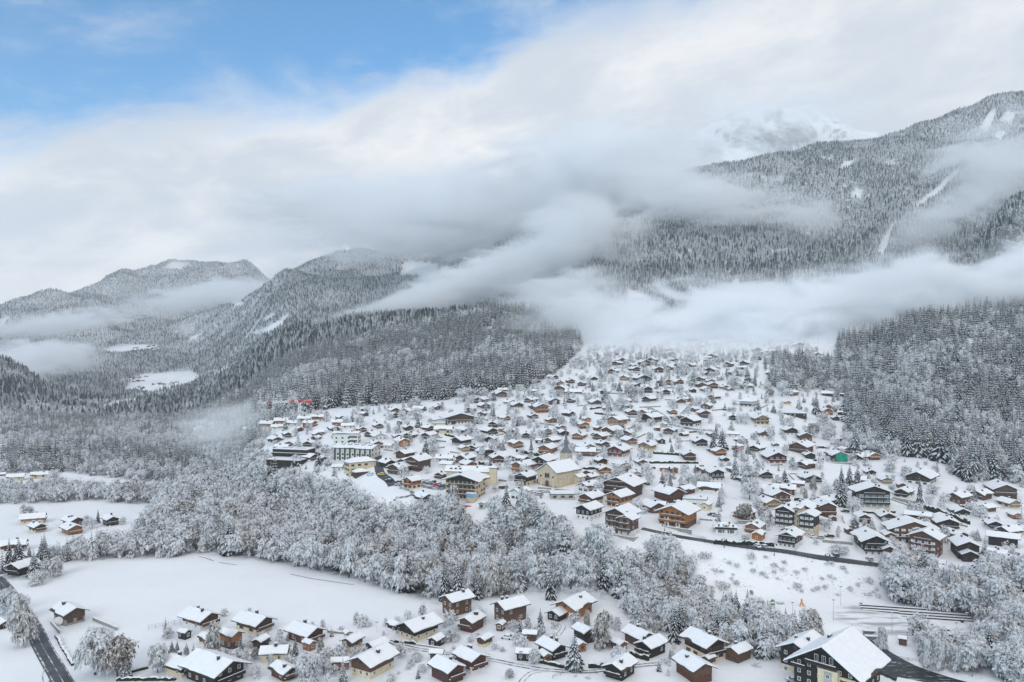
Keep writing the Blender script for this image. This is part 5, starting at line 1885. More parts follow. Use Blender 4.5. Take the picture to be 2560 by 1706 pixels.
def name_all(items, noun):
    """label = what it looks like + where it lies from the nearest landmark, ranked by distance where several alike share that"""
    buckets = {}
    for it in items:
        if it.get('label'): continue
        ds = sorted((math.hypot(it['px'] - mx, (it['py'] - my) * 2.0), nm, mx, my) for nm, mx, my in MARKS)
        d, nm, mx, my = ds[0]
        dx, dy = it['px'] - mx, (it['py'] - my) * 2.0
        rel = ('right of' if dx > 0 else 'left of') if abs(dx) > abs(dy) else ('uphill from' if dy < 0 else 'downhill from')
        buckets.setdefault((it['desc'], it['cat'], rel, nm), []).append((d, it))
    for (desc, cat, rel, nm), l in buckets.items():
        l.sort(key=lambda t: t[0])
        for i, (d, it) in enumerate(l):
            turn = 'facing the valley' if abs(it['ang']) < 15 else ('gable turned right' if 0 < it['ang'] < 60 else ('gable turned left' if -60 < it['ang'] < 0 else 'broadside on'))
            base = f'{desc} {cat} {turn}' if len(desc.split()) < 5 else f'{desc} {cat}'
            if len(base.split()) + len(nm.split()) > 10: base = f'{desc} {cat}'
            it['label'] = base + ', ' + (f'{ORD[i]} {rel} {nm}' if len(l) > 1 else f'{rel} {nm}')
    for it in items:
        tag(it['root'], it['label'], it['cat'], it['group'])



# ---- the many lesser roofs glimpsed between the others
def infill():
    rnd = random.Random(77)
    VP = [(640, 1150), (720, 1060), (1000, 1020), (1240, 985), (1420, 925), (1500, 880), (1900, 862), (2040, 900), (2090, 1010), (2120, 1120), (2330, 1175), (2540, 1230), (2550, 1395), (2230, 1400),
          (1990, 1360), (1700, 1310), (1500, 1250), (1330, 1210), (1100, 1195), (900, 1180)]
    n = t = 0
    while n < 85 and t < 5000:
        t += 1
        px, py = rnd.uniform(640, 2550), rnd.uniform(862, 1395)
        if not inpoly([px], [py], VP)[0]: continue
        x, y, z = at(px, py)
        r = rnd.choice((4.0, 5.0, 6.2, 6.8))
        if any((x - fx)**2 + (y - fy)**2 < (r + fr * .9)**2 for fx, fy, fr in FOOT): continue
        w = r * 1.9 * F / y
        h('Z', px, py, w, rnd.choice((-35, -25, 20, 30, 40, 85)), rnd.choice(('b', 'bw', 'd', 'dw', 'r', 'o', 'ob', 'bw', 'tw', 'b')), **({'name': 'shed', 'cat': 'shed'} if r < 4.5 else {}))
        n += 1
    GP = [(420, 1590), (700, 1600), (960, 1590), (1380, 1600), (1680, 1610), (1880, 1660), (1880, 1695), (700, 1695), (420, 1690)]
    k = t = 0
    while k < 14 and t < 3000:
        t += 1
        px, py = rnd.uniform(420, 1880), rnd.uniform(1590, 1695)
        if not inpoly([px], [py], GP)[0]: continue
        x, y, z = at(px, py)
        r = rnd.choice((2.4, 3.0, 4.6, 5.4))
        if any((x - fx)**2 + (y - fy)**2 < (r + fr * .85 + .6)**2 for fx, fy, fr in FOOT): continue
        small = r < 3.5
        h('Z', px, py, r * 2.0 * F / y, rnd.choice((-35, 30, 40, 82)), rnd.choice(('b', 'ob', 'd', 'bc', 'b', 'o')), group=F1G, **({'name': 'shed', 'cat': 'shed', 'he': 2.1} if small else {'he': 3.0}))
        k += 1
    print('infill', n, k)


infill()
name_all(HOUSES, 'chalet')
print('houses', len(HOUSES))

# ------------------------------------------------------------------ roads and lanes


def zpts(fr, pts):
    return gpts([zp(fr, a, b) for a, b in pts])


def road(name, fr, pts, width, mat, lift=0.10, foot=True):
    p = zpts(fr, pts)
    o = ribbon(name, p, [width] * len(p), mat, lift)
    if foot:
        for (x0, y0), (x1, y1) in zip(p[:-1], p[1:]):
            n = max(1, int(math.hypot(x1 - x0, y1 - y0) / 3))
            for i in range(n):
                FOOT.append((x0 + (x1 - x0) * i / n, y0 + (y1 - y0) * i / n, width * .5))
    return o


def offset(pts, d):
    out = []
    for i, p in enumerate(pts):
        a = pts[max(i - 1, 0)]; b = pts[min(i + 1, len(pts) - 1)]
        t = Vector((b[0] - a[0], b[1] - a[1])).normalized()
        out.append((p[0] - t.y * d, p[1] + t.x * d))
    return out


def tracks(fr, pts, gauge=1.7, w=0.55, n=2, mat='slush', lift=0.10):
    p = zpts(fr, pts)
    for k in range(n):
        q_ = offset(p, gauge * (k - (n - 1) / 2))
        ribbon('wheel_track', q_, [w] * len(q_), mat, lift)
    for (x0, y0), (x1, y1) in zip(p[:-1], p[1:]):
        m = max(1, int(math.hypot(x1 - x0, y1 - y0) / 3))
        for i in range(m):
            FOOT.append((x0 + (x1 - x0) * i / m, y0 + (y1 - y0) * i / m, 1.8))


_lr = [(-30, 395), (60, 500), (140, 610), (232, 745), (285, 860), (345, 965), (400, 1060), (440, 1130), (520, 1260)]
road('asphalt_road', 'K', _lr, 5.6, 'asphalt')
_p = zpts('K', _lr)
for d, w in ((-2.2, .55), (0.1, .35), (2.5, .5)):
    _q = offset(_p, d)
    ribbon('snow_streak', _q, [w * .6, w, w * .5, w, w * .7, w, w * .6, w, w], 'slush', 0.16)
road('village_road', 'M', [(-260, 60), (-60, 105), (160, 142), (500, 192), (830, 236), (1000, 264), (1330, 306), (1500, 330)], 3.8, 'asphalt')
road('bending_road', 'C', [(1250, 330), (1400, 395), (1530, 480), (1600, 580), (1740, 628), (1950, 668), (2250, 690)], 4.6, 'slush')
road('upper_lane', 'C', [(1850, 100), (1900, 180), (1960, 250), (1840, 400), (1790, 445)], 3.2, 'slush')
road('square_road', 'G', [(1500, 250), (1760, 262), (2000, 268), (2353, 296), (2560, 330)], 5.5, 'slush')
road('car_park', 'G', [(290, 150), (420, 175), (560, 205), (640, 220)], 13.0, 'slush')
road('car_park_lane', 'A', [(1790, 1060), (1800, 1200), (1840, 1330), (1960, 1420), (2010, 1500)], 5.0, 'asphalt')
road('loop_lane', 'G', [(0, 212), (110, 245), (165, 275), (150, 312), (60, 338), (-60, 346)], 2.2, 'slush')
road('school_lane', 'B', [(250, 640), (300, 680), (360, 730), (480, 800)], 3.4, 'slush')
road('side_lane', 'A', [(450, 860), (520, 900), (560, 935)], 3.6, 'asphalt')
road('straight_lane', 'D', [(590, 1000), (640, 1120), (690, 1200)], 2.6, 'slush')
tracks('L', [(330, 830), (430, 862), (560, 890), (760, 918), (1040, 960), (1250, 1002), (1450, 1030), (1700, 1040), (1950, 1008), (2190, 985)], 1.7, .6)
tracks('L', [(330, 925), (430, 900), (520, 888)], 1.6, .3)
tracks('L', [(1230, 1130), (1265, 1080), (1330, 1040), (1450, 1032)], 1.5, .3)
tracks('L', [(1490, 790), (1530, 730), (1500, 705)], 1.5, .22)
tracks('M', [(-40, 60), (60, 96), (180, 128)], 1.8, .4)
tracks('J', [(2020, 600), (2180, 560), (2290, 500), (2230, 470)], 1.6, .45)
tracks('K', [(320, 1120), (310, 1060), (330, 1010)], 1.5, .25)

for _d in ([(1362, 252), (1410, 264), (1462, 282)], [(1500, 292), (1560, 302), (1620, 310)], [(1985, 372), (2080, 392), (2150, 406)], [(2140, 404), (2250, 420), (2420, 446)]):
    _q = zpts('K', _d)
    ribbon('ditch', _q, [.35] * len(_q), 'asphalt', 0.10)

# ------------------------------------------------------------------ walls, hedges, fences


def strip(name, fr, x0, y0, x1, y1, hgt, wid, mat, label, cat, cap=True):
    a, b = zpts(fr, [(x0, y0), (x1, y1)])
    dx, dy = b[0] - a[0], b[1] - a[1]
    ln = math.hypot(dx, dy)
    hedge = mat == 'hedge_green'
    n = max(2, int(ln / (0.8 if hedge else 2.0)))
    nrm = Vector((-dy / ln, dx / ln)) * wid / 2
    mb, cb = MB(), MB()
    rnd = random.Random(int(x0 + y0))
    prev = None
    for i in range(n + 1):
        x, y = a[0] + dx * i / n, a[1] + dy * i / n
        z = float(gz(x, y))
        hh = hgt * (rnd.uniform(.65, 1.25) if hedge else 1.0)
        if hedge: x += nrm.x * rnd.uniform(-.5, .5); y += nrm.y * rnd.uniform(-.5, .5)
        cur = (x, y, z, hh)
        if prev:
            for m_, zb, zt, wn, mm in ((mb, -.6, 0, 1.0, mat), (cb, 0, .22, 1.05 if not hedge else rnd.uniform(.5, 1.0), 'snow_cap')):
                if m_ is cb and hedge and rnd.random() < .3: continue
                vs = []
                for (xx, yy, zz, h_) in (prev, cur):
                    lo = zz + (zb if m_ is mb else h_ + .002); hi = zz + h_ + zt
                    vs += [(xx - nrm.x * wn, yy - nrm.y * wn, lo), (xx + nrm.x * wn, yy + nrm.y * wn, lo), (xx + nrm.x * wn * .85, yy + nrm.y * wn * .85, hi), (xx - nrm.x * wn * .85, yy - nrm.y * wn * .85, hi)]
                m_.grid(vs, [(0, 4, 5, 1), (1, 5, 6, 2), (2, 6, 7, 3), (3, 7, 4, 0), (0, 1, 2, 3), (7, 6, 5, 4)], mm)
        prev = cur
    root = empty(name, (0, 0, 0))
    mb.build('hedge_body' if hedge else 'wall_body', root)
    cb.build('snow_cap', root)
    px, py = zp(fr, (x0 + x1) / 2, (y0 + y1) / 2)
    WALLS.append(dict(root=root, px=px, py=py, desc=label, cat=cat, group='garden hedges' if hedge else 'garden walls', ang=90))
    for i in range(n + 1):
        FOOT.append((a[0] + dx * i / n, a[1] + dy * i / n, .8))


WALLS = []
for fr, x0, y0, x1, y1, hh, mt in [
    ('C', 510, 440, 885, 488, 1.4, 'hedge_green'), ('C', 720, 142, 980, 156, 1.1, 'stone_grey'), ('C', 440, 380, 625, 352, 1.3, 'hedge_green'), ('C', 250, 332, 400, 318, .9, 'stone_grey'),
    ('C', 1170, 352, 1480, 340, .9, 'stone_grey'), ('C', 1370, 1028, 1750, 1052, 1.4, 'hedge_green'), ('C', 1320, 1170, 2030, 1172, 1.3, 'hedge_green'), ('C', 320, 1262, 530, 1256, 1.2, 'hedge_green'),
    ('C', 400, 1342, 785, 1408, 1.8, 'hedge_green'), ('C', 490, 978, 670, 990, 1.1, 'stone_grey'), ('C', 990, 672, 1155, 622, 1.0, 'stone_grey'), ('C', 1900, 722, 2060, 710, 1.1, 'wood_brown'),
    ('C', 490, 1055, 680, 985, 1.0, 'stone_grey'), ('C', 910, 490, 1130, 498, 1.0, 'stone_grey'), ('C', 1200, 1252, 1400, 1248, 1.1, 'hedge_green'), ('C', 1120, 805, 1260, 745, .9, 'stone_grey'),
    ('C', 1700, 850, 1920, 842, .5, 'stone_grey'), ('C', 1540, 240, 1900, 250, .9, 'stone_grey'), ('C', 30, 885, 190, 895, 1.2, 'hedge_green'), ('C', 1740, 150, 1850, 190, .8, 'stone_grey'),
    ('B', 1590, 998, 2090, 1100, 1.9, 'hedge_green'), ('B', 1900, 585, 2190, 625, 1.1, 'stone_grey'), ('B', 990, 500, 1180, 548, 1.1, 'stone_grey'), ('B', 540, 755, 700, 798, 1.4, 'hedge_green'),
    ('B', 1250, 780, 1400, 745, .8, 'stone_grey'), ('B', 1035, 1185, 1140, 1195, 1.8, 'hedge_green'), ('B', 310, 840, 560, 860, 1.0, 'stone_grey'), ('B', 2250, 885, 2353, 890, 1.2, 'hedge_green'),
    ('B', 360, 960, 540, 940, .9, 'stone_grey'), ('B', 620, 1010, 760, 1030, .9, 'stone_grey'), ('B', 1330, 1430, 1450, 1440, 1.0, 'stone_grey'), ('B', 1900, 1460, 2020, 1440, 1.8, 'hedge_green'),
    ('D', 1130, 908, 1320, 912, 1.4, 'hedge_green'), ('D', 1530, 940, 1715, 950, 1.2, 'hedge_green'), ('D', 1060, 1020, 1130, 870, .8, 'stone_grey'), ('D', 720, 360, 820, 320, .9, 'stone_grey'),
    ('D', 1300, 1160, 1640, 1120, 1.2, 'hedge_green'), ('D', 1120, 1330, 1300, 1335, .7, 'stone_grey'), ('D', 1130, 1340, 1330, 1540, .9, 'stone_grey'), ('D', 740, 640, 920, 640, .6, 'stone_grey'),
    ('D', 0, 400, 150, 385, 1.0, 'stone_grey'), ('D', 1180, 870, 1520, 872, 1.1, 'stone_grey'), ('D', 160, 390, 330, 385, 1.4, 'hedge_green'), ('D', 870, 1205, 1060, 1195, .8, 'stone_grey'),
    ('E', 760, 775, 1000, 782, 1.2, 'stone_grey'), ('E', 1080, 550, 1180, 520, .9, 'stone_grey'), ('E', 1000, 495, 1190, 500, .9, 'stone_grey'), ('E', 970, 410, 1110, 385, .8, 'stone_grey'), ('E', 1320, 390, 1450, 392, .8, 'stone_grey'),
    ('E', 1510, 700, 1640, 705, 1.1, 'stone_grey'), ('E', 1680, 780, 1800, 820, .9, 'stone_grey'), ('E', 840, 435, 980, 432, .8, 'stone_grey'), ('E', 1930, 410, 2040, 405, .7, 'stone_grey'),
    ('J', 1025, 610, 1300, 700, 2.8, 'hedge_green'), ('J', 1300, 700, 1630, 812, 2.4, 'hedge_green'), ('J', 590, 482, 910, 548, 1.8, 'stone_grey'), ('J', 1480, 572, 1660, 618, 1.3, 'hedge_green'), ('J', 570, 480, 1060, 660, .7, 'stone_grey'),
    ('J', 1180, 740, 1600, 850, .9, 'stone_grey'), ('J', 130, 655, 630, 655, 1.0, 'hedge_green'), ('J', 1200, 1020, 1400, 1022, .9, 'stone_grey'), ('J', 1830, 715, 2020, 800, .6, 'stone_grey'), ('J', 1900, 1440, 2100, 1480, 1.8, 'hedge_green'),
    ('I', 1160, 1050, 1560, 1085, 1.3, 'stone_grey'), ('I', 20, 800, 420, 830, 1.6, 'stone_grey'), ('I', 1420, 700, 1450, 800, .8, 'stone_grey'), ('I', 780, 490, 1060, 500, 1.3, 'hedge_green'),
    ('M', 230, 165, 640, 182, 1.6, 'hedge_green'), ('M', 1380, 594, 1640, 640, .5, 'stone_grey'),
    ('L', 1360, 975, 1530, 1014, 1.2, 'hedge_green'), ('L', 1980, 928, 2115, 965, 1.5, 'hedge_green'), ('L', 375, 838, 520, 852, .9, 'hedge_green'), ('L', 520, 858, 700, 885, .5, 'stone_grey'), ('L', 1700, 1015, 1840, 1008, 1.3, 'hedge_green'),
    ('K', 635, 688, 800, 758, 1.2, 'stone_grey'), ('K', 348, 712, 408, 780, 1.2, 'stone_grey'), ('K', 800, 1100, 1200, 1098, .9, 'hedge_green'), ('K', 385, 800, 500, 1000, .8, 'hedge_green'), ('K', 2240, 770, 2353, 782, .7, 'stone_grey'),
    ('K', 900, 1045, 1010, 1015, .8, 'hedge_green'), ('K', 1330, 935, 1400, 910, .9, 'hedge_green'), ('H', 950, 250, 1080, 285, 1.1, 'hedge_green'), ('H', 1760, 750, 1930, 765, .8, 'stone_grey'), ('G', 300, 145, 560, 165, .9, 'stone_grey'),
    ('G', 1840, 225, 2020, 238, 1.0, 'stone_grey'), ('G', 2060, 250, 2300, 268, 1.0, 'stone_grey'), ('A', 840, 1010, 940, 1045, 1.0, 'hedge_green'), ('A', 1570, 890, 1640, 880, .8, 'stone_grey'), ('A', 1880, 975, 2030, 1000, .9, 'stone_grey'),
]:
    hd = mt == 'hedge_green'
    strip('garden_hedge' if hd else 'garden_wall', fr, x0, y0, x1, y1, hh, 1.0 if hd else .4, mt,
          'clipped green hedge topped with snow' if hd else ('brown board fence topped with snow' if mt == 'wood_brown' else 'low grey wall topped with snow'), 'hedge' if hd else 'wall')
name_all(WALLS, 'wall')


def fence(fr, pts, hgt, gap, label, mat='metal_dark', rails=(1.0, .55)):
    p = zpts(fr, pts)
    root = empty('railing', (p[0][0], p[0][1], 0))
    me = MB(); me.box(-.05, .05, -.05, .05, -.5, hgt, mat); me = me.mesh('post')
    line = []
    for (x0, y0), (x1, y1) in zip(p[:-1], p[1:]):
        n = max(1, int(math.hypot(x1 - x0, y1 - y0) / gap))
        for i in range(n):
            line.append((x0 + (x1 - x0) * i / n, y0 + (y1 - y0) * i / n))
    line.append(p[-1])
    rb = MB()
    last = None
    for x, y in line:
        z = float(gz(x, y))
        o = link('post', me, root); o.location = (x - p[0][0], y - p[0][1], z)
        if last:
            for rz in rails:
                rb.tube((last[0] - p[0][0], last[1] - p[0][1], last[2] + hgt * rz), (x - p[0][0], y - p[0][1], z + hgt * rz), .045, .045, mat, 4)
        last = (x, y, z)
    rb.build('rail', root)
    tag(root, label, 'railing')


fence('M', [(170, 160), (500, 212), (830, 256), (1000, 284), (1340, 328)], 1.1, 2.5, 'dark metal railing along the outer edge of the village road')
fence('K', [(1015, 752), (1110, 735), (1235, 712)], 1.6, 2.0, 'thin wire fence at the field side of the left chalet garden', 'metal_grey', (1.0, .7, .4))
fence('L', [(1150, 745), (1270, 748), (1390, 758)], 1.0, 2.2, 'wooden paddock fence between the shed and the spruce', 'wood_grey')
fence('L', [(1455, 1085), (1560, 1045), (1760, 1060)], 1.0, 2.2, 'wooden fence along the bottom lane', 'wood_grey')
fence('M', [(1380, 925), (1560, 965), (1800, 1030), (2000, 1075)], 1.1, 3.0, 'railing on the far bank of the dark river', 'wood_grey')
fence('M', [(1050, 690), (1180, 728), (1400, 775), (1620, 810)], 1.0, 4.0, 'thin railing along the near side of the sports pitch', 'metal_grey')
fence('H', [(2010, 440), (2130, 462), (2250, 490)], 1.2, 2.5, 'garden fence right of the white flat roofed house', 'metal_grey')

# ------------------------------------------------------------------ street lamps, poles, crane


def lamp(fr, X, Yb, Yt, label, ornate=True):
    px, py = zp(fr, X, Yb)
    x, y, z = at(px, py)
    hgt = (Yb - Yt) * ZF[fr][2] * y / F
    root = empty('street_lamp' if ornate else 'floodlight_mast', (x, y, z))
    mb = MB()
    r = .09 if ornate else .08
    mb.tube((0, 0, -.4), (0, 0, hgt), r, r * .6, 'metal_dark' if ornate else 'metal_grey', 6)
    if ornate: mb.tube((0, 0, 0), (0, 0, .9), .22, .14, 'metal_dark', 8)
    mb.build('pole', root)
    if ornate:
        ab = MB()
        for s in (-1, 1):
            ab.tube((0, 0, hgt * .86), (s * .9, 0, hgt * .93), .05, .04, 'metal_dark', 5)
            ab.tube((s * .9, 0, hgt * .93), (s * .9, 0, hgt * .80), .04, .04, 'metal_dark', 5)
        ab.build('arm', root)
        for s in (-1, 1):
            lb = MB()
            lb.prism([(s * .9 - .22, -.22), (s * .9 + .22, -.22), (s * .9 + .22, .22), (s * .9 - .22, .22)], 'z', hgt * .80 - .55, hgt * .80 - .05, 'glass_dark')
            lb.prism([(s * .9 - .32, -.32), (s * .9 + .32, -.32), (s * .9 + .32, .32), (s * .9 - .32, .32)], 'z', hgt * .80 - .05, hgt * .80 + .08, 'metal_dark')
            lb.build('lantern', root)
    else:
        lb = MB()
        lb.box(-.5, .5, -.25, .15, hgt - .05, hgt + .18, 'metal_dark')
        lb.box(-.5, .5, -.25, .15, hgt + .182, hgt + .3, 'snow_cap')
        lb.build('lamp_head', root)
    tag(root, label, 'lamp', 'street lamps along the village road' if ornate else 'floodlight masts of the sports pitch')


lamp('H', 1290, 900, 795, 'double armed street lamp in front of the timber hotel steps')
lamp('H', 1352, 1010, 895, 'double armed street lamp on the roadside below the timber hotel')
lamp('M', 1010, 296, 225, 'double armed street lamp by the railing near the parked dark car')
lamp('M', 645, 244, 150, 'street lamp beside the steep gabled roadside chalet')
lamp('M', 302, 190, 120, 'street lamp by the white villa with the red dormer')
lamp('M', 1050, 685, 548, 'tall mast at the left corner of the sports pitch', False)
lamp('M', 1099, 588, 458, 'tall mast behind the left end of the sports pitch', False)
lamp('M', 1450, 775, 634, 'tall mast at the near side of the sports pitch by the lone tree', False)
lamp('M', 1890, 850, 704, 'tall mast beside the snowy benches', False)
lamp('M', 1963, 738, 640, 'tall mast at the right end of the sports pitch', False)
lamp('M', 770, 642, 566, 'short mast beside the playground', False)
lamp('L', 252, 768, 700, 'thin mast beside the lane at the field edge', False)
lamp('L', 1236, 968, 902, 'thin mast between the bottom lane and the hedge', False)
lamp('M', 1778, -60, -110, 'thin mast on the snow slope under the right forest', False)
for px, p0, p1, lab in ((1473.5, 917, 897, 'left wooden power pole on the white slope under the fog'), (1509, 912, 893, 'right wooden power pole on the white slope under the fog')):
    x, y, z = at(px, p0)
    hh = (p0 - p1) * y / F
    root = empty('power_pole', (x, y, z))
    mb = MB(); mb.tube((0, 0, -.5), (0, 0, hh), .16, .11, 'bark', 6); mb.build('pole', root)
    mb = MB(); mb.box(-1.0, 1.0, -.07, .07, hh - .7, hh - .55, 'bark'); mb.build('crossarm', root)
    tag(root, lab, 'pole')


def crane():
    px, py = zp('A', 640, 530)
    x, y, z = at(px, py)
    k = y / F
    jx0 = (zp('A', 80, 0)[0] - px) * k; jx1 = (zp('A', 820, 0)[0] - px) * k
    hj = (py - zp('A', 0, 276)[1]) * k
    root = empty('tower_crane', (x, y, z), 0.06)

    def lattice(mb, p0, p1, w, n, mats):
        p0, p1 = Vector(p0), Vector(p1)
        d = (p1 - p0).normalized()
        u = Vector((0, 1, 0)); v = d.cross(u)
        cs = [u * w / 2 + v * w / 2, u * w / 2 - v * w / 2, -u * w / 2 - v * w / 2, -u * w / 2 + v * w / 2]
        for i in range(n):
            a, b = p0.lerp(p1, i / n), p0.lerp(p1, (i + 1) / n)
            mt = mats[int(i * len(mats) / n)]
            for j in range(4):
                mb.tube(a + cs[j], b + cs[j], .2, .2, mt, 4)
                mb.tube(a + cs[j], b + cs[(j + 1) % 4], .14, .14, mt, 4)
    mb = MB(); lattice(mb, (0, 0, -1), (0, 0, hj), 1.5, 9, ['paint_white']); mb.build('mast', root)
    mb = MB(); lattice(mb, (jx0, 0, hj - .2), (-1, 0, hj + 1.1), 1.3, 20, ['paint_white', 'paint_red', 'paint_white', 'paint_white', 'paint_white', 'paint_red', 'paint_white']); mb.build('jib', root)
    mb = MB(); lattice(mb, (1, 0, hj + 1.1), (jx1, 0, hj + 1.4), 1.3, 6, ['paint_red', 'paint_white', 'paint_white']); mb.build('counter_jib', root)
    mb = MB(); mb.box(jx1 - 5.5, jx1, -.9, .9, hj - .1, hj + 1.9, 'paint_red'); mb.build('counterweight', root)
    mb = MB(); mb.box(-.9, .9, -1.0, 1.0, hj + .2, hj + 2.2, 'paint_red'); mb.build('cab', root)
    tag(root, 'red and white tower crane behind the orange chalets', 'crane')


crane()

# ------------------------------------------------------------------ cars


def car_meshes(paint):
    body = MB()
    prof = [(-2.1, .35), (2.1, .35), (2.12, .75), (1.9, .92), (1.0, 1.0), (.45, 1.42), (-1.2, 1.45), (-1.85, 1.0), (-2.1, .92)]
    body.prism([(a, b) for a, b in prof], 'x', -.85, .85, paint)
    body.v = [(v[0], v[1], v[2]) for v in body.v]
    gl = MB()
    for s in (-1, 1):
        gl.face([(s * .86, .85, 1.02), (s * .86, .42, 1.36), (s * .86, -1.1, 1.38), (s * .86, -1.55, 1.02)][::s], 'glass_dark')
    gl.face([(-.75, 1.0, 1.03), (.75, 1.0, 1.03), (.7, .5, 1.40), (-.7, .5, 1.40)], 'glass_dark')
    gl.face([(-.75, -1.86, 1.02), (-.7, -1.25, 1.42), (.7, -1.25, 1.42), (.75, -1.86, 1.02)], 'glass_dark')
    sn = MB()
    sn.prism([(.5, 1.43), (-1.25, 1.46), (-1.2, 1.62), (.4, 1.6)], 'x', -.8, .8, 'snow_cap')
    sn.prism([(2.0, .94), (1.05, 1.02), (1.1, 1.1), (1.9, 1.03)], 'x', -.8, .8, 'snow_cap')
    wh = MB(); wh.tube((-.12, 0, 0), (.12, 0, 0), .32, .32, 'tyre', 10)
    return body.mesh('car_body'), gl.mesh('car_glass'), sn.mesh('car_snow'), wh.mesh('car_wheel')


CARM = {}


def car(fr, X, Yb, ang, paint, label):
    if paint not in CARM: CARM[paint] = car_meshes(paint)
    b, g, s, w = CARM[paint]
    px, py = zp(fr, X, Yb)
    x, y, z = at(px, py)
    root = empty('parked_car', (x, y, z + .14), R(ang))
    link('body', b, root); link('windows', g, root); link('snow_cover', s, root)
    for sx in (-.78, .78):
        for sy in (-1.3, 1.35):
            o = link('wheel', w, root); o.location = (sx, sy, .32)
    FOOT.append((x, y, 2))
    tag(root, label, 'car', 'parked cars')


for a in [('I', 1000, 985, 20, 'paint_white', 'white car under snow in front of the beige apartment house'), ('I', 1120, 1005, 80, 'car_silver', 'silver car under snow right of the white car'),
          ('I', 1250, 985, 85, 'car_black', 'black car under thick snow by the apartment house'), ('I', 1330, 1240, 5, 'car_black', 'dark car beside the double armed lamp on the road'),
          ('I', 1785, 1295, 10, 'car_silver', 'grey car parked below the big dark chalet'), ('I', 285, 1118, 10, 'paint_white', 'white van-like car at the roadside left of the steep gabled chalet'),
          ('I', 372, 1128, 20, 'car_silver', 'snow covered car at the roadside beside the steep gabled chalet'), ('I', 1460, 648, 85, 'car_black', 'dark car left of the green windowed apartment house'),
          ('A', 1845, 1350, 80, 'paint_yellow', 'yellow car on the lane beside the cream hall'), ('A', 1385, 1352, 75, 'car_black', 'dark car beside the red shop pavilion'), ('A', 1680, 1346, 80, 'paint_white', 'white car in front of the cream hall'),
          ('A', 1950, 1440, 85, 'car_black', 'black car on the bend above the round lane'), ('A', 2095, 1462, 70, 'car_black', 'dark car left of the tall cream house'), ('A', 2090, 1500, 70, 'car_silver', 'grey car left of the tall cream house'),
          ('G', 490, 186, 80, 'paint_red', 'red car in the slushy car park'), ('G', 560, 200, 80, 'paint_blue', 'blue car in the slushy car park'), ('G', 400, 160, 80, 'car_silver', 'silver car in the slushy car park'), ('G', 350, 140, 80, 'paint_white', 'white car in the slushy car park'),
          ('G', 440, 150, 80, 'car_black', 'black car in the slushy car park'), ('G', 1345, 226, 60, 'car_black', 'dark car left of the white steep roofed house'), ('G', 1400, 222, 60, 'car_silver', 'silver car left of the white steep roofed house'),
          ('G', 1775, 308, 60, 'paint_white', 'white car above the low garage row'), ('G', 1862, 318, 60, 'car_silver', 'grey car above the low garage row'), ('H', 945, 588, 70, 'paint_white', 'white car beside the orange house on the yellow base'),
          ('H', 975, 600, 70, 'car_silver', 'silver car beside the orange house on the yellow base'), ('H', 1922, 692, 80, 'car_black', 'dark car on the snow above the white villa'), ('H', 1985, 706, 80, 'car_silver', 'silver car on the snow above the white villa'),
          ('J', 930, 1286, 40, 'paint_orange', 'orange car beside the snowy garage skylights'), ('J', 2230, 1222, 80, 'car_black', 'dark car right of the stone walled chalet'), ('L', 1140, 815, 70, 'paint_white', 'snow covered car on the open white yard'),
          ('M', 770, 1110, 80, 'car_silver', 'silver car at the left foot of the largest chalet hotel'), ('M', 810, 1105, 80, 'paint_white', 'white car at the left foot of the largest chalet hotel')]:
    car(*a)

# ------------------------------------------------------------------ playground and pitch furniture


def placed(name, fr, X, Yb, label, cat, fn, rz=0.0, group=None):
    px, py = zp(fr, X, Yb)
    x, y, z = at(px, py)
    root = empty(name, (x, y, z), rz)
    fn(root)
    tag(root, label, cat, group)
    return root


def play_green(root):
    mb = MB()
    for sx in (-1, 1):
        for sy in (-.8, .8):
            mb.box(sx - .08, sx + .08, sy - .08, sy + .08, -.3, 2.9, 'paint_green')
    mb.build('frame', root)
    mb = MB(); mb.box(-1.1, 1.1, -.9, .9, 1.3, 1.42, 'wood_tan'); mb.box(-1.05, 1.05, -.92, -.85, 1.42, 2.0, 'paint_green'); mb.build('platform', root)
    mb = MB(); mb.prism([(-1.3, 2.8), (1.3, 2.8), (0, 3.8)], 'y', -1.0, 1.0, 'paint_green'); mb.prism([(-1.3, 2.88), (0, 3.88), (1.3, 2.88), (1.3, 3.0), (0, 4.05), (-1.3, 3.0)], 'y', -1.0, 1.0, 'snow_cap'); mb.build('roof', root)
    mb = MB(); mb.prism([(-1.1, 1.35), (-3.6, .3), (-3.6, .15), (-1.1, 1.2)], 'y', -.35, .35, 'paint_yellow'); mb.build('slide', root)


def play_orange(root):
    mb = MB(); mb.tube((-.7, 0, 0), (0, 0, 2.2), .28, .2, 'paint_orange', 8); mb.tube((.7, 0, 0), (0, 0, 2.2), .28, .2, 'paint_orange', 8); mb.build('body', root)
    mb = MB(); mb.ball((0, 0, 2.5), .45, 'paint_orange'); mb.build('top', root)
    mb = MB(); mb.prism([(.4, 1.3), (1.6, .2), (1.6, .05), (.4, 1.1)], 'y', -.3, .3, 'paint_red'); mb.build('slide', root)


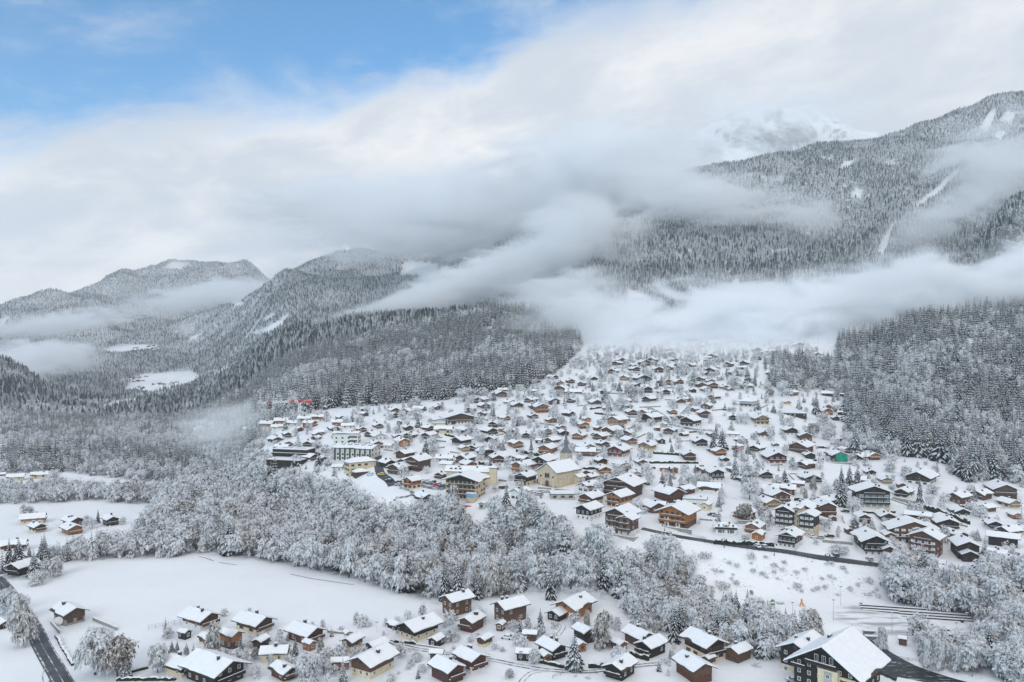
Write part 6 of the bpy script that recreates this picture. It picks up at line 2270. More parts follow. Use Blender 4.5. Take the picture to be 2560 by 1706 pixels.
def bench(root):
    mb = MB(); mb.box(-1.4, 1.4, -.5, .5, .68, .76, 'wood_brown'); mb.box(-1.4, 1.4, -.5, .5, .762, .98, 'snow_cap'); mb.build('table_top', root)
    for s in (-1, 1):
        mb = MB(); mb.box(-1.4, 1.4, s * .85 - .15, s * .85 + .15, .42, .48, 'wood_brown'); mb.box(-1.4, 1.4, s * .85 - .15, s * .85 + .15, .482, .62, 'snow_cap'); mb.build('seat', root)
    for s in (-1, 1):
        mb = MB(); mb.box(s * 1.0 - .06, s * 1.0 + .06, -.95, .95, .3, .42, 'wood_brown'); mb.box(s * 1.0 - .06, s * 1.0 + .06, -.3, .3, -.2, .68, 'wood_brown'); mb.build('leg', root)


def shelter(root):
    mb = MB()
    for sx in (-2, 2):
        for sy in (-.6, .6): mb.box(sx - .06, sx + .06, sy - .06, sy + .06, -.3, 2.2, 'metal_grey')
    mb.build('frame', root)
    mb = MB(); mb.box(-2.2, 2.2, -.8, .8, 2.2, 2.3, 'metal_grey'); mb.box(-2.2, 2.2, -.8, .8, 2.302, 2.5, 'snow_cap'); mb.build('roof', root)
    mb = MB(); mb.box(-2, 2, .58, .62, .2, 2.1, 'glass_green'); mb.build('back_panel', root)


def steps(root):
    for i in range(3):
        mb = MB(); mb.box(-12.5, 12.5, i * 1.9 - .10, i * 1.9 + .10, -.4, .42 + .42 * i, 'wood_dark')
        mb.box(-12.5, 12.5, i * 1.9 + .102, i * 1.9 + 1.75, -.4, .44 + .42 * i, 'snow_cap'); mb.build('step', root)


def bin_(root):
    mb = MB(); mb.box(-.4, .4, -.4, .4, -.2, 1.1, 'metal_dark'); mb.build('body', root)
    mb = MB(); mb.box(-.45, .45, -.45, .45, 1.102, 1.3, 'snow_cap'); mb.build('snow_cap', root)


def kayak(root):
    mb = MB()
    prof = [(-2.4, .02), (-1.6, .28), (0, .38), (1.6, .28), (2.4, .02)]
    for (x0, r0), (x1, r1) in zip(prof[:-1], prof[1:]): mb.tube((x0, 0, .35), (x1, 0, .35), r0, r1, 'paint_red', 8)
    mb.build('hull', root)
    mb = MB(); mb.tube((2.3, 0, .4), (3.6, .2, .1), .05, .05, 'paint_red', 5); mb.build('pole', root)


placed('play_tower', 'M', 622, 604, 'green play tower with a slide on the snow above the thicket', 'play tower', play_green, .3)
placed('play_figure', 'M', 832, 592, 'orange climbing figure on the snowy playground', 'climbing frame', play_orange)
placed('picnic_table', 'M', 685, 573, 'snowy picnic table behind the green play tower', 'table', bench)
placed('picnic_table', 'M', 1800, 752, 'left snowy picnic table at the right end of the pitch', 'table', bench, 1.2)
placed('picnic_table', 'M', 1828, 756, 'middle snowy picnic table at the right end of the pitch', 'table', bench, 1.2)
placed('picnic_table', 'M', 1838, 790, 'nearest snowy picnic table at the right end of the pitch', 'table', bench, 1.3)
placed('bench_shelter', 'M', 1295, 800, 'glass bench shelter at the near side of the sports pitch', 'shelter', shelter, -.15)
placed('bench_shelter', 'M', 1310, 838, 'second low glass shelter nearer the big hotel roof', 'shelter', shelter, -.15)
placed('terrace_steps', 'M', 1480, 640, 'long dark wooden steps at the far side of the pitch', 'steps', steps, -.22)
placed('terrace_steps', 'M', 1760, 682, 'shorter dark wooden steps further right along the pitch', 'steps', steps, -.22)
placed('waste_bin', 'M', 1238, 584, 'dark bin standing on the snow behind the pitch', 'bin', bin_)
placed('waste_bin', 'M', 1930, 702, 'dark bin beside the right mast of the pitch', 'bin', bin_)
placed('kayak', 'G', 905, 468, 'red kayak like hull lying in the snow below the cream hotel', 'kayak', kayak, -.3)


def dish(root):
    mb = MB(); mb.tube((0, 0, -.3), (0, 0, 1.6), .06, .06, 'metal_grey', 6); mb.build('post', root)
    mb = MB(); mb.tube((0, -.12, 1.9), (0, .05, 1.9), 1.5, 1.35, 'paint_white', 16); mb.build('bowl', root)


placed('satellite_dish', 'K', 402, 726, 'large round white dish at the corner of the grey brown chalet', 'dish', dish, .2)

# ------------------------------------------------------------------ single trees the photograph picks out


def single(fr, X, Yb, hz, typ, label, wide=1.0, group=None):
    px, py = zp(fr, X, Yb)
    x, y, z = at(px, py)
    H = hz * ZF[fr][2] * y / F
    if typ == 's':
        cm, tm = SPR[random.randrange(4)]; nm, cat = 'spruce_tree', 'spruce'
    elif typ == 'l':
        cm, tm = BRN[0]; nm, cat = 'larch_tree', 'larch'
    elif typ == 'n':
        cm, tm = BRN[1]; nm, cat = 'broadleaf_tree', 'tree'
    else:
        cm, tm = BRD[{'b': random.choice((0, 1, 3)), 't': random.choice((2, 4))}[typ]]; nm, cat = 'broadleaf_tree', 'tree'
    if fr in 'KLM' and hz > 100 and typ in 'bnt': cm, tm = BIG[{'b': 0, 't': 1, 'n': 2}[typ]]
    root = empty(nm, (x, y, z - .1), random.uniform(0, 6.28))
    s = H / 10.0
    root.scale = (s * wide, s * wide, s)
    link('crown', cm, root); link('trunk', tm, root)
    tag(root, label, cat, group)
    FOOT.append((x, y, H * .16 * wide))
    SINGLES.append((x, y))


SINGLES = []
for a in [
    ('K', 650, 1060, 350, 'b', 'big frosted round tree between the asphalt road and the field', 1.0), ('K', 800, 1070, 290, 'n', 'brownish frosted tree right of the big round roadside tree', .95),
    ('K', 866, 1082, 140, 's', 'small dark spruce at the foot of the two big frosted trees'), ('K', 1078, 1046, 215, 'b', 'frosted grey tree left of the cream chalet', .85),
    ('K', 1175, 922, 100, 's', 'left of the small spruces above the cream chalet', 1.2), ('K', 1212, 926, 105, 's', 'middle of the small spruces above the cream chalet', 1.2), ('K', 1275, 952, 118, 's', 'neat dark spruce above the cream chalet roof', 1.0),
    ('K', 1462, 948, 240, 'l', 'golden brown drooping larch beside the orange chalet', 1.0), ('K', 1615, 1026, 150, 'b', 'dense round garden tree in front of the orange chalet', 1.2), ('K', 1150, 810, 85, 'b', 'small round snowy tree beside the left chalet garden', 1.1),
    ('K', 55, 640, 190, 'b', 'frosted tree at the left edge above the asphalt road', 1.0), ('K', 120, 690, 200, 'b', 'frosted tree second from the left edge by the road', 1.0), ('K', 165, 860, 270, 'n', 'tall frosted tree hanging over the asphalt road', .85),
    ('K', 370, 384, 150, 'n', 'brownish tree at the near corner of the white field', 1.1), ('K', 280, 312, 165, 's', 'dark spruce behind the field corner tree'), ('K', 200, 280, 110, 's', 'short spruce left of the dark pair at the field corner'), ('K', 320, 300, 140, 's', 'right dark spruce at the field corner'),
    ('K', 255, 440, 105, 'b', 'low spreading frosted tree beside the broad snow roof at the left', 1.5), ('K', 1745, 950, 90, 'n', 'small brown leaved tree behind the lower chalets', .9), ('K', 1850, 1010, 95, 't', 'small frosted tree at the cream house corner', .9),
    ('K', 2020, 930, 140, 's', 'dark spruce between the red chalet and the white roofs'), ('K', 1965, 830, 60, 's', 'little spruce left of the red chalet'), ('K', 1955, 925, 95, 'l', 'two toned larch beside the dark spruce by the red chalet', 1.2), ('K', 2190, 905, 100, 'l', 'small brown larch right of the red chalet', 1.0),
    ('K', 2100, 1120, 230, 'b', 'pale frosted tree in front of the snowy roof at the bottom', 1.0), ('K', 2240, 1000, 140, 'b', 'frosted tree beside the garden wall right of centre', 1.1), ('K', 1715, 870, 70, 'b', 'snowy bushy tree behind the orange chalet', 1.3), ('K', 1800, 820, 60, 'b', 'snowy bushy tree below the long chalet', 1.4),
    ('L', 712, 556, 275, 's', 'tall slim snowy spruce at the edge of the riverside wood', .8), ('L', 1370, 772, 170, 's', 'dark garden spruce in front of the orange timber chalet', .9), ('L', 1440, 545, 285, 's', 'tall dark spruce rising from the wood behind the orange chalet', .75),
    ('L', 2042, 775, 240, 's', 'broad snow heavy spruce at the thicket edge', 1.2), ('L', 2285, 838, 240, 's', 'snow heavy spruce right of its broad neighbour', 1.1), ('L', 1605, 1022, 250, 's', 'big spruce in front of the dark bottom chalet', 1.15), ('L', 1800, 880, 250, 'l', 'tall brownish larch right of the dark chalet', 1.0),
    ('L', 1690, 730, 110, 'l', 'small brown larch beside the orange timber chalet', .9), ('L', 1330, 986, 115, 'b', 'frosted tree at the left of the dark chalet by the lane', .9), ('L', 1910, 994, 145, 'b', 'purple grey round tree beside the clipped hedge', 1.2), ('L', 890, 640, 70, 's', 'small snowy spruce in front of the twin brown house'),
    ('L', 760, 832, 110, 'b', 'lone frosted garden tree right of the long cream chalet', 1.0), ('L', 718, 840, 90, 'b', 'second frosted garden tree beside the lane', 1.0), ('L', 485, 995, 50, 'b', 'small round bush tree on the white lawn', 1.5), ('L', 560, 1040, 60, 'b', 'small bushy tree on the bottom lawn', 1.3),
    ('L', 1160, 1080, 70, 'n', 'small brown bush tree right of the red chalet', 1.2), ('L', 2155, 790, 100, 'l', 'slim brown larch between two snowy spruces', .8), ('L', 1790, 720, 90, 'b', 'frosted tree at the wood corner', 1.0),
    ('M', 350, 562, 90, 's', 'small dark spruce alone above the thicket', 1.0), ('M', 108, 772, 105, 's', 'dark spruce in front of the thicket', 1.2), ('M', 1380, 915, 185, 't', 'lone frosted tree behind the largest hotel roof', .8), ('M', 350, 872, 165, 'n', 'brownish drooping tree in front of the thicket', 1.0),
    ('M', 1690, 1015, 190, 't', 'left frosted tree on the river bank', .8), ('M', 1770, 1030, 210, 't', 'tall frosted tree on the river bank', .8), ('M', 1890, 1040, 170, 't', 'frosted tree on the river bank nearest the right wood', .9), ('M', 490, 510, 35, 'n', 'tiny brown tree behind the playground', 1.0),
    ('M', 1540, 310, 130, 's', 'snowy spruce at the end of the road railing', 1.0), ('M', 1410, 350, 140, 'b', 'bare frosted tree at the end of the road railing', 1.0), ('M', 1090, 240, 80, 'b', 'low snowy shrub tree above the road lamp', 1.8),
    ('D', 1535, 458, 335, 's', 'large dark spruce standing clear at the forest foot', 1.15), ('D', 905, 425, 130, 's', 'olive green spruce right of the white villa', 1.6), ('D', 1720, 830, 230, 'b', 'tall frosted tree above the tiny dark hut', 1.0), ('D', 1480, 760, 210, 'n', 'brownish frosted tree left of the tall frosted one', 1.2),
    ('D', 2120, 800, 240, 'b', 'wide frosted tree at the forest edge right of the hut', 1.1), ('D', 620, 820, 110, 'b', 'round evergreen shrub left of the cream walled chalet', 1.4), ('D', 340, 1400, 380, 's', 'huge snow laden spruce in the central tree group', 1.1), ('D', 560, 1530, 380, 'b', 'large frosted tree below the huge central spruce', 1.0),
    ('D', 530, 1030, 170, 's', 'dense spruce beside the tall pink house', 1.4), ('D', 150, 960, 320, 's', 'left spruce of the central tree group', 1.0), ('D', 60, 800, 250, 's', 'dark spruce at the upper end of the central tree group', 1.0), ('D', 20, 1000, 330, 's', 'broad snowy spruce in the central tree group', 1.1),
    ('D', 1070, 1440, 200, 's', 'snowy spruce beside the white walled house', 1.2), ('D', 950, 1500, 150, 'b', 'frosted tree between the two dark gabled houses', 1.3), ('D', 1490, 1560, 180, 'l', 'brown drooping tree in front of the wide low house', 1.0), ('D', 250, 1210, 70, 'b', 'small dark shrub beside the dark gabled house', 1.4),
    ('I', 1410, 330, 320, 's', 'left of three tall dark spruces above the green windowed apartments', .85), ('I', 1520, 340, 345, 's', 'middle of three tall dark spruces above the green windowed apartments', .85), ('I', 1625, 330, 310, 's', 'right of three tall dark spruces above the green windowed apartments', .9),
    ('I', 1400, 560, 380, 's', 'huge snow covered spruce left of the green windowed apartments', 1.1), ('I', 1200, 480, 180, 'b', 'snowy tree left of the huge spruce', 1.0), ('I', 1040, 330, 170, 'l', 'brown drooping tree below the wide low house', .9), ('I', 930, 470, 130, 'l', 'pale brown weeping tree above the complex', 1.0),
    ('I', 350, 460, 160, 's', 'snowy spruce behind the red roofed row', 1.3), ('I', 120, 780, 290, 'n', 'white and brown frosted tree left of the apartment complex', 1.0), ('I', 400, 790, 240, 'n', 'brown leaved frosted tree beside the apartment complex', 1.1), ('I', 180, 480, 300, 'b', 'big pale frosted tree above the brown one', 1.1),
    ('I', 1590, 890, 190, 's', 'bushy snowy evergreen in front of the low red houses', 1.8), ('I', 1820, 900, 170, 's', 'bushy snowy evergreen right of its twin by the low red houses', 1.6), ('I', 1990, 810, 110, 'b', 'greyish frosted tree hiding the red wall', 1.0), ('I', 130, 1040, 110, 'b', 'snowy garden shrub tree left of the small orange lodge', 1.5),
    ('J', 960, 590, 440, 's', 'tall dark spruce in front of the brown houses at right', .75), ('J', 1690, 495, 220, 's', 'slim snowy spruce left of the chalet with lights', .8), ('J', 1760, 720, 180, 'b', 'broad dark evergreen shrub on the open right slope', 1.4), ('J', 590, 380, 120, 'b', 'dark snowy shrub left of the brown houses', 1.3),
    ('J', 1130, 410, 150, 'b', 'rounded frosted tree right of the tall dark spruce', 1.4), ('J', 560, 110, 140, 'b', 'frosted tree alone on the slope above the apartments', 1.3), ('J', 790, 180, 170, 'b', 'pale frosted tree above the long white walled house', 1.2), ('J', 1430, 990, 110, 'b', 'round snow topped shrub right of the apartments', 1.5),
    ('J', 1730, 1020, 160, 's', 'bushy snowy evergreen beside the black barn', 1.4), ('J', 1700, 250, 100, 'b', 'small reddish frosted tree on the right slope', 1.0), ('J', 2250, 250, 260, 'b', 'frosted tree at the right edge below the forest', 1.0), ('J', 600, 225, 90, 'b', 'small frosted tree on the slope below its larger twin', 1.0),
    ('B', 1812, 968, 215, 's', 'slim snowy spruce in the middle of the village', .8), ('B', 1262, 508, 210, 's', 'snow heavy spruce right of the school hall', .9), ('B', 262, 1024, 230, 's', 'broad white spruce above the village square', 1.2), ('B', 145, 640, 200, 's', 'snowy spruce left of the school hall', .9), ('B', 200, 650, 120, 's', 'small snowy spruce beside its taller twin left of the school hall', .9),
    ('B', 1640, 600, 150, 'b', 'round frosted tree in the open white meadow', 1.2), ('B', 1715, 608, 90, 'b', 'small rounded frosted bush beside the meadow tree', 1.4), ('B', 2250, 590, 140, 'b', 'greenish round tree right of the orange house', 1.1), ('B', 1080, 850, 130, 'b', 'frosted tree beside the brown chalet left of the meadow', 1.4), ('B', 1390, 970, 150, 's', 'bushy snowy evergreen between two chalets', 1.5),
    ('B', 820, 260, 230, 'b', 'wide frosted tree at the upper meadow edge', 1.4), ('B', 930, 240, 200, 'b', 'frosted tree right of the wide one at the upper meadow edge', 1.2), ('B', 1110, 230, 190, 'b', 'pale frosted tree beside the upper white walled chalet', 1.1), ('B', 520, 190, 160, 'b', 'frosted tree against the dark ridge forest', 1.0), ('B', 130, 340, 150, 'b', 'rounded frosted tree above the meadow cabin', 1.4),
    ('B', 110, 520, 180, 'b', 'dark dense frosted tree left of the school hall', 1.5), ('B', 1730, 265, 100, 's', 'bushy dark evergreen on the upper meadow', 1.4), ('B', 1210, 1240, 180, 's', 'snowy spruce beside the twin gabled chalet', .9), ('B', 1150, 1200, 60, 'b', 'dark green clipped tree beside the orange house', 1.5),
    ('C', 655, 275, 235, 's', 'big dark spruce right of the brown chalet uphill', .95), ('C', 1505, 1508, 220, 's', 'dark spruce above the big timber barn', 1.0), ('C', 1620, 1510, 255, 's', 'white snow coated spruce above the big timber barn', .9), ('C', 860, 1350, 190, 'b', 'pale weeping tree beside the pink house', 1.2), ('C', 1050, 1390, 110, 'b', 'rounded frosted bush in front of the pink house', 1.3),
    ('C', 285, 1120, 130, 'b', 'lollipop shaped frosted tree right of the church spire', 1.1), ('C', 240, 1225, 100, 'b', 'small green tree right of the church', .9), ('C', 200, 615, 170, 'b', 'weeping frosted tree left of the orange house', 1.1), ('C', 20, 590, 150, 'b', 'green and white round tree in the upper village', 1.0), ('C', 900, 395, 200, 'b', 'large pale frosted tree above the tan chalet', 1.2),
    ('C', 1060, 170, 170, 'n', 'brownish frosted tree in the upper village', 1.1), ('C', 480, 110, 150, 's', 'snowy spruce in the upper village gardens', .9), ('C', 1330, 815, 120, 'b', 'frosted tree above the tan gabled house', 1.3), ('C', 1640, 1000, 140, 's', 'bushy snowy evergreen in the central gardens', 1.5), ('C', 1620, 860, 90, 's', 'dark snowy evergreen beside the dark shed', 1.5),
    ('C', 1320, 1490, 190, 'b', 'frosted tree left of the dark spruce by the barn', 1.1), ('C', 2020, 1500, 230, 'b', 'big frosted tree left of the tall dark gabled house', 1.1), ('C', 2160, 1520, 200, 'b', 'frosted tree in front of the tall dark gabled house', 1.0), ('C', 1990, 1310, 150, 's', 'slim frosted spruce above the big frosted tree', .9),
    ('E', 1890, 670, 245, 's', 'tall spruce beside the cluster of red chalets', .9), ('E', 720, 860, 190, 's', 'broad spruce in the upper gardens', 1.1), ('E', 1325, 590, 110, 's', 'snowy spruce below the dark upper chalet', .9), ('E', 540, 740, 110, 's', 'snowy spruce above the red brown shed', 1.0), ('E', 900, 740, 150, 's', 'dark olive spruce in the upper gardens', 1.0), ('E', 1050, 820, 170, 'n', 'pale brown frosted tree in the upper gardens', 1.2),
    ('E', 1250, 530, 110, 'b', 'frosted tree between the upper dark chalets', 1.2), ('E', 760, 450, 180, 'b', 'slim frosted tree at the fog edge', .7), ('E', 390, 440, 200, 'b', 'frosted tree alone on the white fog slope', .9), ('E', 640, 700, 80, 'b', 'frosted bush tree in the upper gardens', 1.3), ('E', 800, 610, 90, 'b', 'frosted tree left of the tan upper chalet', 1.3), ('E', 1700, 760, 120, 'b', 'round frosted tree below the orange brown chalet', 1.2), ('E', 2080, 430, 130, 'b', 'misty frosted tree among the uppermost chalets', 1.3),
    ('F', 1322, 466, 200, 's', 'dark spruce at the misty forest corner', .9), ('F', 1470, 590, 265, 's', 'tall dark spruce in the right hand grove', .9), ('F', 1655, 425, 245, 's', 'dense dark spruce pair in front of the fog', 1.2), ('F', 580, 670, 280, 's', 'tall spruce right of the red chalets', .9), ('F', 682, 672, 215, 's', 'second spruce right of the red chalets', .8), ('F', 1000, 590, 230, 'b', 'broad frosted tree in the right hand grove', 1.3), ('F', 1200, 690, 220, 'b', 'dark broad frosted tree in the right hand grove', 1.2),
    ('F', 400, 710, 190, 'b', 'broad frosted tree beside the red chalet', 1.2), ('F', 1040, 810, 240, 'b', 'tall pale frosted tree above the white villa', .9), ('F', 1590, 720, 160, 's', 'narrow dark spruce in front of the grove', .7), ('F', 1400, 700, 130, 'b', 'frosted tree right of the pale tall one', 1.3), ('F', 1780, 820, 200, 's', 'spruce hiding the roofs at the forest foot', .9), ('F', 880, 810, 120, 'n', 'brown frosted shrub tree above the white villa', 1.3), ('F', 1085, 380, 130, 's', 'small spruce in the fog edge', .8), ('F', 1185, 385, 110, 's', 'small spruce right of its twin in the fog edge', .8),
    ('N', 670, 980, 100, 's', 'dark spruce right of the orange roofed house on the meadow', .9), ('N', 630, 1015, 90, 'b', 'frosted tree beside the meadow spruce', 1.0), ('N', 590, 1000, 80, 'b', 'frosted tree left of the meadow spruce', 1.0), ('N', 170, 935, 90, 'b', 'bare frosted tree alone on the left meadow', 1.0), ('N', 210, 925, 70, 'b', 'second bare frosted tree on the left meadow', 1.0),
    ('N', 840, 990, 60, 'b', 'small frosted tree right of the dark meadow house', .9), ('N', 815, 832, 80, 's', 'dark spruce in the far tree row', .9), ('N', 1075, 1105, 70, 's', 'dark spruce in front of the frosted tree row', 1.5), ('N', 110, 625, 85, 's', 'dark spruce in the left valley beside the cream houses', .9), ('N', 415, 630, 150, 's', 'tall spruce in the left valley behind the meadow', .9), ('N', 370, 690, 80, 'b', 'round frosted tree right of the cream valley houses', 1.3),
]:
    single(*a)

# ------------------------------------------------------------------ village and garden trees, shrubs
VILLAGE = [(560, 1062), (700, 1042), (1000, 1020), (1100, 1016), (1240, 990), (1400, 940), (1480, 872), (1700, 852), (2000, 856), (2040, 880), (2060, 950), (2110, 1010), (2130, 1130), (2330, 1160), (2560, 1215),
           (2560, 1400), (2230, 1420), (2050, 1385), (1750, 1345), (1500, 1262), (1300, 1245), (1100, 1228), (900, 1195), (700, 1178)]
GARDEN = [(380, 1560), (560, 1540), (900, 1560), (1060, 1540), (1420, 1560), (1660, 1570), (1900, 1640), (1900, 1700), (900, 1720), (380, 1710)]


def scatter_village():
    for poly, sp, keepf, hb, hs, fs in ((VILLAGE, 7.5, 0.58, (3.5, 8.5), (5.0, 12.0), .16), (GARDEN, 5.2, 0.72, (2.0, 6.0), (3.5, 8.5), .25)):
        gx, gy = np.meshgrid(np.arange(-320, 640, sp), np.arange(200, 1020, sp))
        gx = (gx + RNG.uniform(-.48, .48, gx.shape) * sp).ravel(); gy = (gy + RNG.uniform(-.48, .48, gy.shape) * sp).ravel()
        z = gz(gx, gy)
        px, py = proj(gx, gy, z)
        ok = inpoly(px, py, poly) & (RNG.uniform(size=gx.shape) < keepf - .16 + fbm(gx / 60, gy / 60, 3, 77) * 1.1) & (px > -20) & (px < 2580)
        for i in np.nonzero(ok)[0]:
            s = RNG.uniform() < fs
            H = RNG.uniform(*(hs if s else hb))
            if RNG.uniform() < .25: H *= .55
            if free(gx[i], gy[i], .2 * H + .6):
                TREES.append((gx[i], gy[i], z[i], H, bool(s), 'village'))


_FA = {}


def free(x, y, r):
    if _FA.get('n') != len(FOOT):
        _FA['a'] = np.array(FOOT); _FA['n'] = len(FOOT)
    a = _FA['a']
    return not np.any((a[:, 0] - x)**2 + (a[:, 1] - y)**2 < (a[:, 2] + r)**2)


scatter_village()


def near_mark(px, py):
    d, nm, mx, my = min((math.hypot(px - mx, (py - my) * 2.0), nm, mx, my) for nm, mx, my in MARKS)
    dx, dy = px - mx, (py - my) * 2.0
    return ' ' + (('right of ' if dx > 0 else 'left of ') if abs(dx) > abs(dy) else ('uphill from ' if dy < 0 else 'downhill from ')) + nm


def shrubs():
    n = 0
    tries = 0
    while n < 95 and tries < 4000:
        tries += 1
        bank = n < 62
        px = random.uniform(1740, 2200) if bank else random.uniform(380, 1900); py = random.uniform(1385, 1500) if bank else random.uniform(1570, 1700)
        if bank and not inpoly([px], [py], BANK)[0]: continue
        x, y, z = at(px, py)
        if not free(x, y, .9): continue
        H = random.uniform(.7, 2.2) if random.random() < .8 else random.uniform(2.2, 3.6)
        o = link('shrub', BSH[random.randrange(3)][0])
        o.location = (x, y, z - .1)
        s = H / 2.4
        o.scale = (s * random.uniform(.9, 1.4), s * random.uniform(.9, 1.4), s)
        o.rotation_euler = (0, 0, random.uniform(0, 6.28))
        tag(o, ('taller' if H > 1.8 else 'low') + (' snowy shrub on the white bank' if bank else ' snowy garden shrub') + near_mark(px, py), 'shrub', 'shrubs on the white bank' if bank else 'garden shrubs in the foreground')
        n += 1


shrubs()

# ------------------------------------------------------------------ forests: the rest as masses


def place_trees():
    near = [t for t in TREES if t[1] < 900 and t[5] in ('belt', 'lower', 'clump', 'corner', 'bankside', 'row', 'valley', 'slope', 'ridge', 'village')]
    near = [t for t in near if t[5] in ('slope', 'ridge') and t[1] > 840 or free(t[0], t[1], 0.16 * t[3])]
    nearset = set(map(id, near))
    vis = lambda t: -20 < CX + F * t[0] / t[1] < 2580
    one = {}
    for kind in (True, False):
        c = sorted((t for t in near if t[4] == kind and vis(t)), key=lambda t: -t[3] / t[1])
        one[kind] = c[:NSINGLE[kind]]
    single = set(id(t) for k in one for t in one[k])
    rest = {}
    for t in TREES:
        if id(t) in single: continue
        if t[1] < 900 and id(t) not in nearset: continue
        rest.setdefault((t[5], t[4]), []).append(t)
    return one, rest


ZTEXT = {
    'belt': 'in the riverside belt', 'lower': 'in the lower thicket', 'clump': 'in the grove', 'corner': 'in the riverside wood', 'bankside': 'on the river bank',
    'row': 'in the field tree row', 'valley': 'on the valley floor', 'slope': 'on the right slope', 'ridge': 'on the wooded ridge', 'village': 'among the chalets',
}


def size_word(H, spruce):
    if spruce: return 'tall ' if H > 16 else ('' if H > 9 else 'small ')
    return 'tall ' if H > 10 else ('' if H > 6 else 'small ')


def do_trees():
    one, rest = place_trees()
    for kind in (True, False):
        for t in one[kind]:
            x, y, z, H, _, zn = t
            if kind:
                cm, tm = SPR[random.randrange(4)]
                nm, cat, lab = 'spruce_tree', 'spruce', size_word(H, True) + 'snow laden spruce ' + ZTEXT[zn] + near_mark(*proj(x, y, z))
            else:
                k = random.random()
                brown = k < (0.10 if zn in ('belt', 'lower', 'village') else 0.05)
                cm, tm = BRN[random.randrange(2)] if brown else BRD[random.randrange(5)]
                nm, cat = 'broadleaf_tree', 'tree'
                lab = size_word(H, False) + ('brown leaved frosted tree ' if brown else 'frosted bare tree ') + ZTEXT[zn] + near_mark(*proj(x, y, z))
            g = ('spruces ' if kind else ('brown leaved trees ' if brown else 'frosted trees ')) + ZTEXT[zn]
            root = empty(nm, (x, y, z - 0.1), random.uniform(0, 6.28))
            s = H / 10.0
            root.scale = (s * random.uniform(.85, 1.15), s * random.uniform(.85, 1.15), s)
            tag(root, lab, cat, g)
            link('crown', cm, root); link('trunk', tm, root)
    for (zn, kind), ts in rest.items():
        a = np.array([(t[0], t[1], t[2] - 0.2, t[3]) for t in ts])
        n = len(a)
        near = a[:, 1] < 1250
        r3 = RNG.integers(0, 3, n); r2 = RNG.integers(0, 2, n)
        idx = np.where(near, r3, 6 + r3) if kind else np.where(near, 3 + r3, 9 + r2)
        nm = 'spruce_forest' if kind else 'broadleaf_forest'
        o = scatter(nm, a[:, :3], a[:, 3] / 10.0, RNG.uniform(0, 6.28, n), idx,
                    ('mass of snowy spruces ' if kind else 'mass of frosted broadleaf trees ') + ZTEXT.get(zn, {'mount': 'on the mountain above the fog', 'far': 'on the far mountain slopes', 'farther': 'on the farthest wooded mountain'}.get(zn, '')), 'forest')
    print('individual trees', len(one[True]), len(one[False]), 'mass', sum(len(v) for v in rest.values()))


NSINGLE = {True: 290, False: 290}
do_trees()

# ------------------------------------------------------------------ fog banks and haze


def fog_mat(name, dens, sc, lo, hi, col=(0.985, 0.99, 1.0)):
    m = bpy.data.materials.new(name)
    m.use_nodes = True
    q = NT(m.node_tree)
    out = q.n('ShaderNodeOutputMaterial')
    oc = q.n('ShaderNodeTexCoord').outputs['Object']
    r2 = q.n('ShaderNodeVectorMath', {0: oc}, operation='LENGTH').outputs['Value']
    n = q.noise(q.n('ShaderNodeMapping', {0: pos(q), 3: (0.55, 0.55, 1.5)}).outputs[0], sc * 1.9, 6, 0.66, 1.2)
    e = q.m('ADD', q.m('SUBTRACT', 1.0, r2), q.m('MULTIPLY', q.m('SUBTRACT', n, 0.5), 2.3))
    d = q.ss(e, lo, hi)
    d = q.m('MULTIPLY', q.m('MULTIPLY', q.m('MULTIPLY', d, d), q.ss(r2, 1.0, 0.6)), dens)
    v = q.n('ShaderNodeVolumePrincipled', {'Color': (*col, 1), 'Density': d, 'Anisotropy': 0.0})
    q.t.links.new(v.outputs[0], out.inputs['Volume'])
    return m


def fog(px, py, Y, rx, ry, depth, tilt, tau, label, lo=0.0, hi=0.95):
    bm = bmesh.new()
    bmesh.ops.create_icosphere(bm, subdivisions=3, radius=1.02)
    me = bpy.data.meshes.new('fog_bank')
    bm.to_mesh(me); bm.free()
    o = link('fog_bank', me)
    k = Y / F
    o.location = ((px - CX) * k, Y, CZ + (HY - py) * k)
    rx, ry, depth = rx * 1.35, ry * 1.42, depth * 1.3
    o.scale = (rx * k, depth, ry * k)
    o.rotation_euler = (0, -R(tilt), 0)
    dens = 1.5 * tau / depth
    me.materials.append(fog_mat('fog', dens, 1.0 / (ry * k * 1.3), lo, hi))
    tag(o, label, 'fog', 'fog banks on the mountains', 'stuff')
    return o


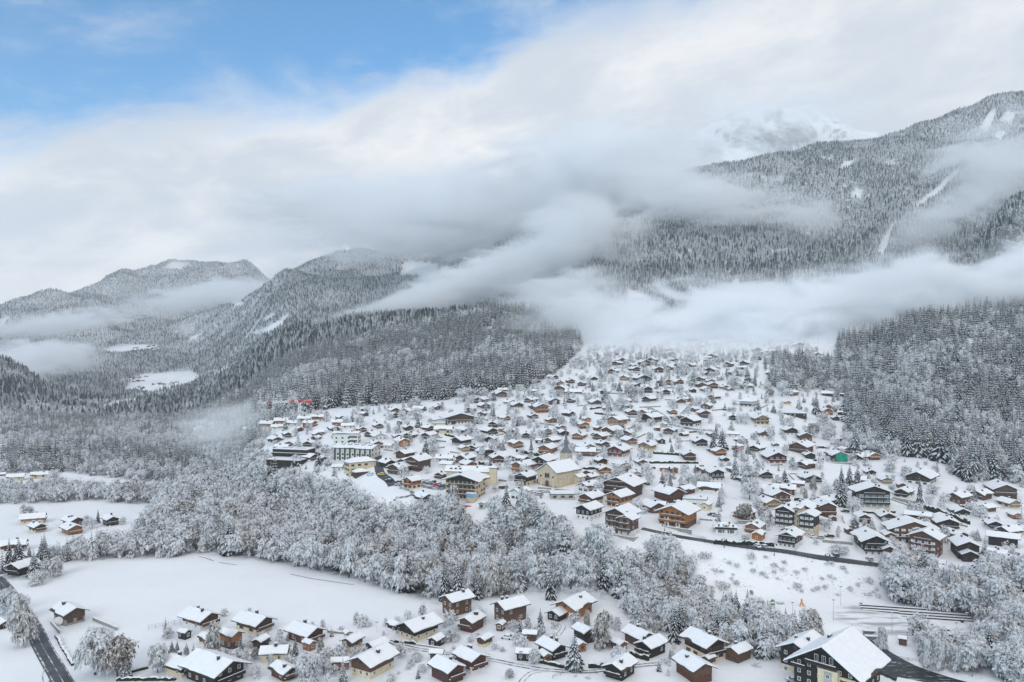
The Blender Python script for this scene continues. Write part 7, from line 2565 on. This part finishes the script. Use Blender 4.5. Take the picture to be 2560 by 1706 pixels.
FOGS = [
    (1560, 806, 1070, 260, 112, 110, 0, 6.5, 'low fog bank over the left of the upper village'),
    (1860, 800, 1070, 330, 112, 110, 2, 7.5, 'low fog bank lying over the upper village'),
    (2220, 762, 1060, 340, 112, 110, 6, 9, 'fog bank above the right hand forest slope'),
    (2600, 718, 1040, 330, 112, 110, 6, 9, 'fog bank running out of the valley at the right'),
    (1760, 876, 930, 420, 44, 80, 0, 1.7, 'thin mist drifting among the uppermost chalets'),
    (2250, 838, 980, 330, 45, 70, 4, 1.8, 'thin mist in the tops of the right hand forest'),
    (1400, 750, 1300, 170, 75, 130, 8, 4.5, 'fog at the end of the wooded ridge'),
    (1330, 850, 1060, 150, 60, 70, 10, 1.4, 'thin mist over the tail of the wooded ridge'),
    (1090, 730, 1650, 150, 30, 110, 14, 4, 'upper wisp of the long fog tongue'),
    (1250, 685, 1750, 300, 62, 150, 16, 7, 'fog tongue in front of the middle ridge'),
    (980, 772, 1560, 200, 26, 110, 12, 5, 'thin tip of the long fog tongue'),
    (1450, 590, 1700, 190, 120, 160, 6, 4, 'cloud bank between the middle ridge and the great mountain'),
    (1230, 530, 2700, 560, 115, 250, 5, 8, 'grey cloud hanging on the middle ridge'),
    (870, 500, 2900, 330, 62, 200, 4, 5, 'left end of the grey cloud'),
    (1500, 450, 2350, 300, 140, 200, 0, 9, 'cloud against the left side of the great wooded mountain'),
    (1760, 490, 1900, 240, 75, 110, -4, 3.0, 'wisp of cloud across the great wooded mountain'),
    (2000, 540, 1800, 140, 60, 90, -12, 1.8, 'thin end of the wisp on the great wooded mountain'),
    (2480, 420, 1900, 190, 130, 120, 25, 2.6, 'cloud in the ravine of the great wooded mountain'),
    (2340, 560, 1750, 200, 65, 100, 28, 1.6, 'mist rising from the ravine'),
    (520, 740, 3900, 230, 40, 220, 8, 4, 'thin cloud across the distant rounded mountain'),
    (130, 812, 3200, 230, 30, 180, 9, 4, 'streak of mist on the distant mountain foot'),
    (70, 905, 2300, 170, 58, 160, 8, 6, 'fog filling the far valley'),
    (540, 1075, 600, 120, 55, 45, 0, 1.3, 'mist drifting over the village edge'),
    (620, 1030, 760, 120, 30, 45, 0, 1.2, 'mist drifting behind the tower crane'),
    (770, 680, 4900, 110, 45, 250, 0, 2, 'pale cloud in the gap behind the rounded mountain'),
    (1700, 390, 3300, 220, 60, 150, 0, 2.0, 'cloud at the foot of the white peak'),
    (1930, 275, 3300, 330, 70, 150, 0, 0.8, 'cloud veiling the white peak'),
]
for f in FOGS:
    fog(*f)


def haze_box():
    x0, x1, y0, y1 = -9500, 9500, -60, 8600
    zlo = float(ZT.min() + CZ) - 1.5
    zhi = float(ZT.max() + CZ) + 30
    mb = MB()
    mb.mats = []
    mb.box(x0, x1, y0, y1, zlo, zhi, 'haze')
    o = mb.build('haze')
    o['kind'] = 'stuff'
    o['label'] = 'pale blue winter air over the whole valley'


HAZE = 0.00009
m = bpy.data.materials.new('haze')
m.use_nodes = True
MAT['haze'] = m
q = NT(m.node_tree)
_o = q.n('ShaderNodeOutputMaterial')
_v = q.n('ShaderNodeVolumePrincipled', {'Color': (0.90, 0.95, 1.0, 1), 'Density': HAZE})
q.t.links.new(_v.outputs[0], _o.inputs['Volume'])
haze_box()
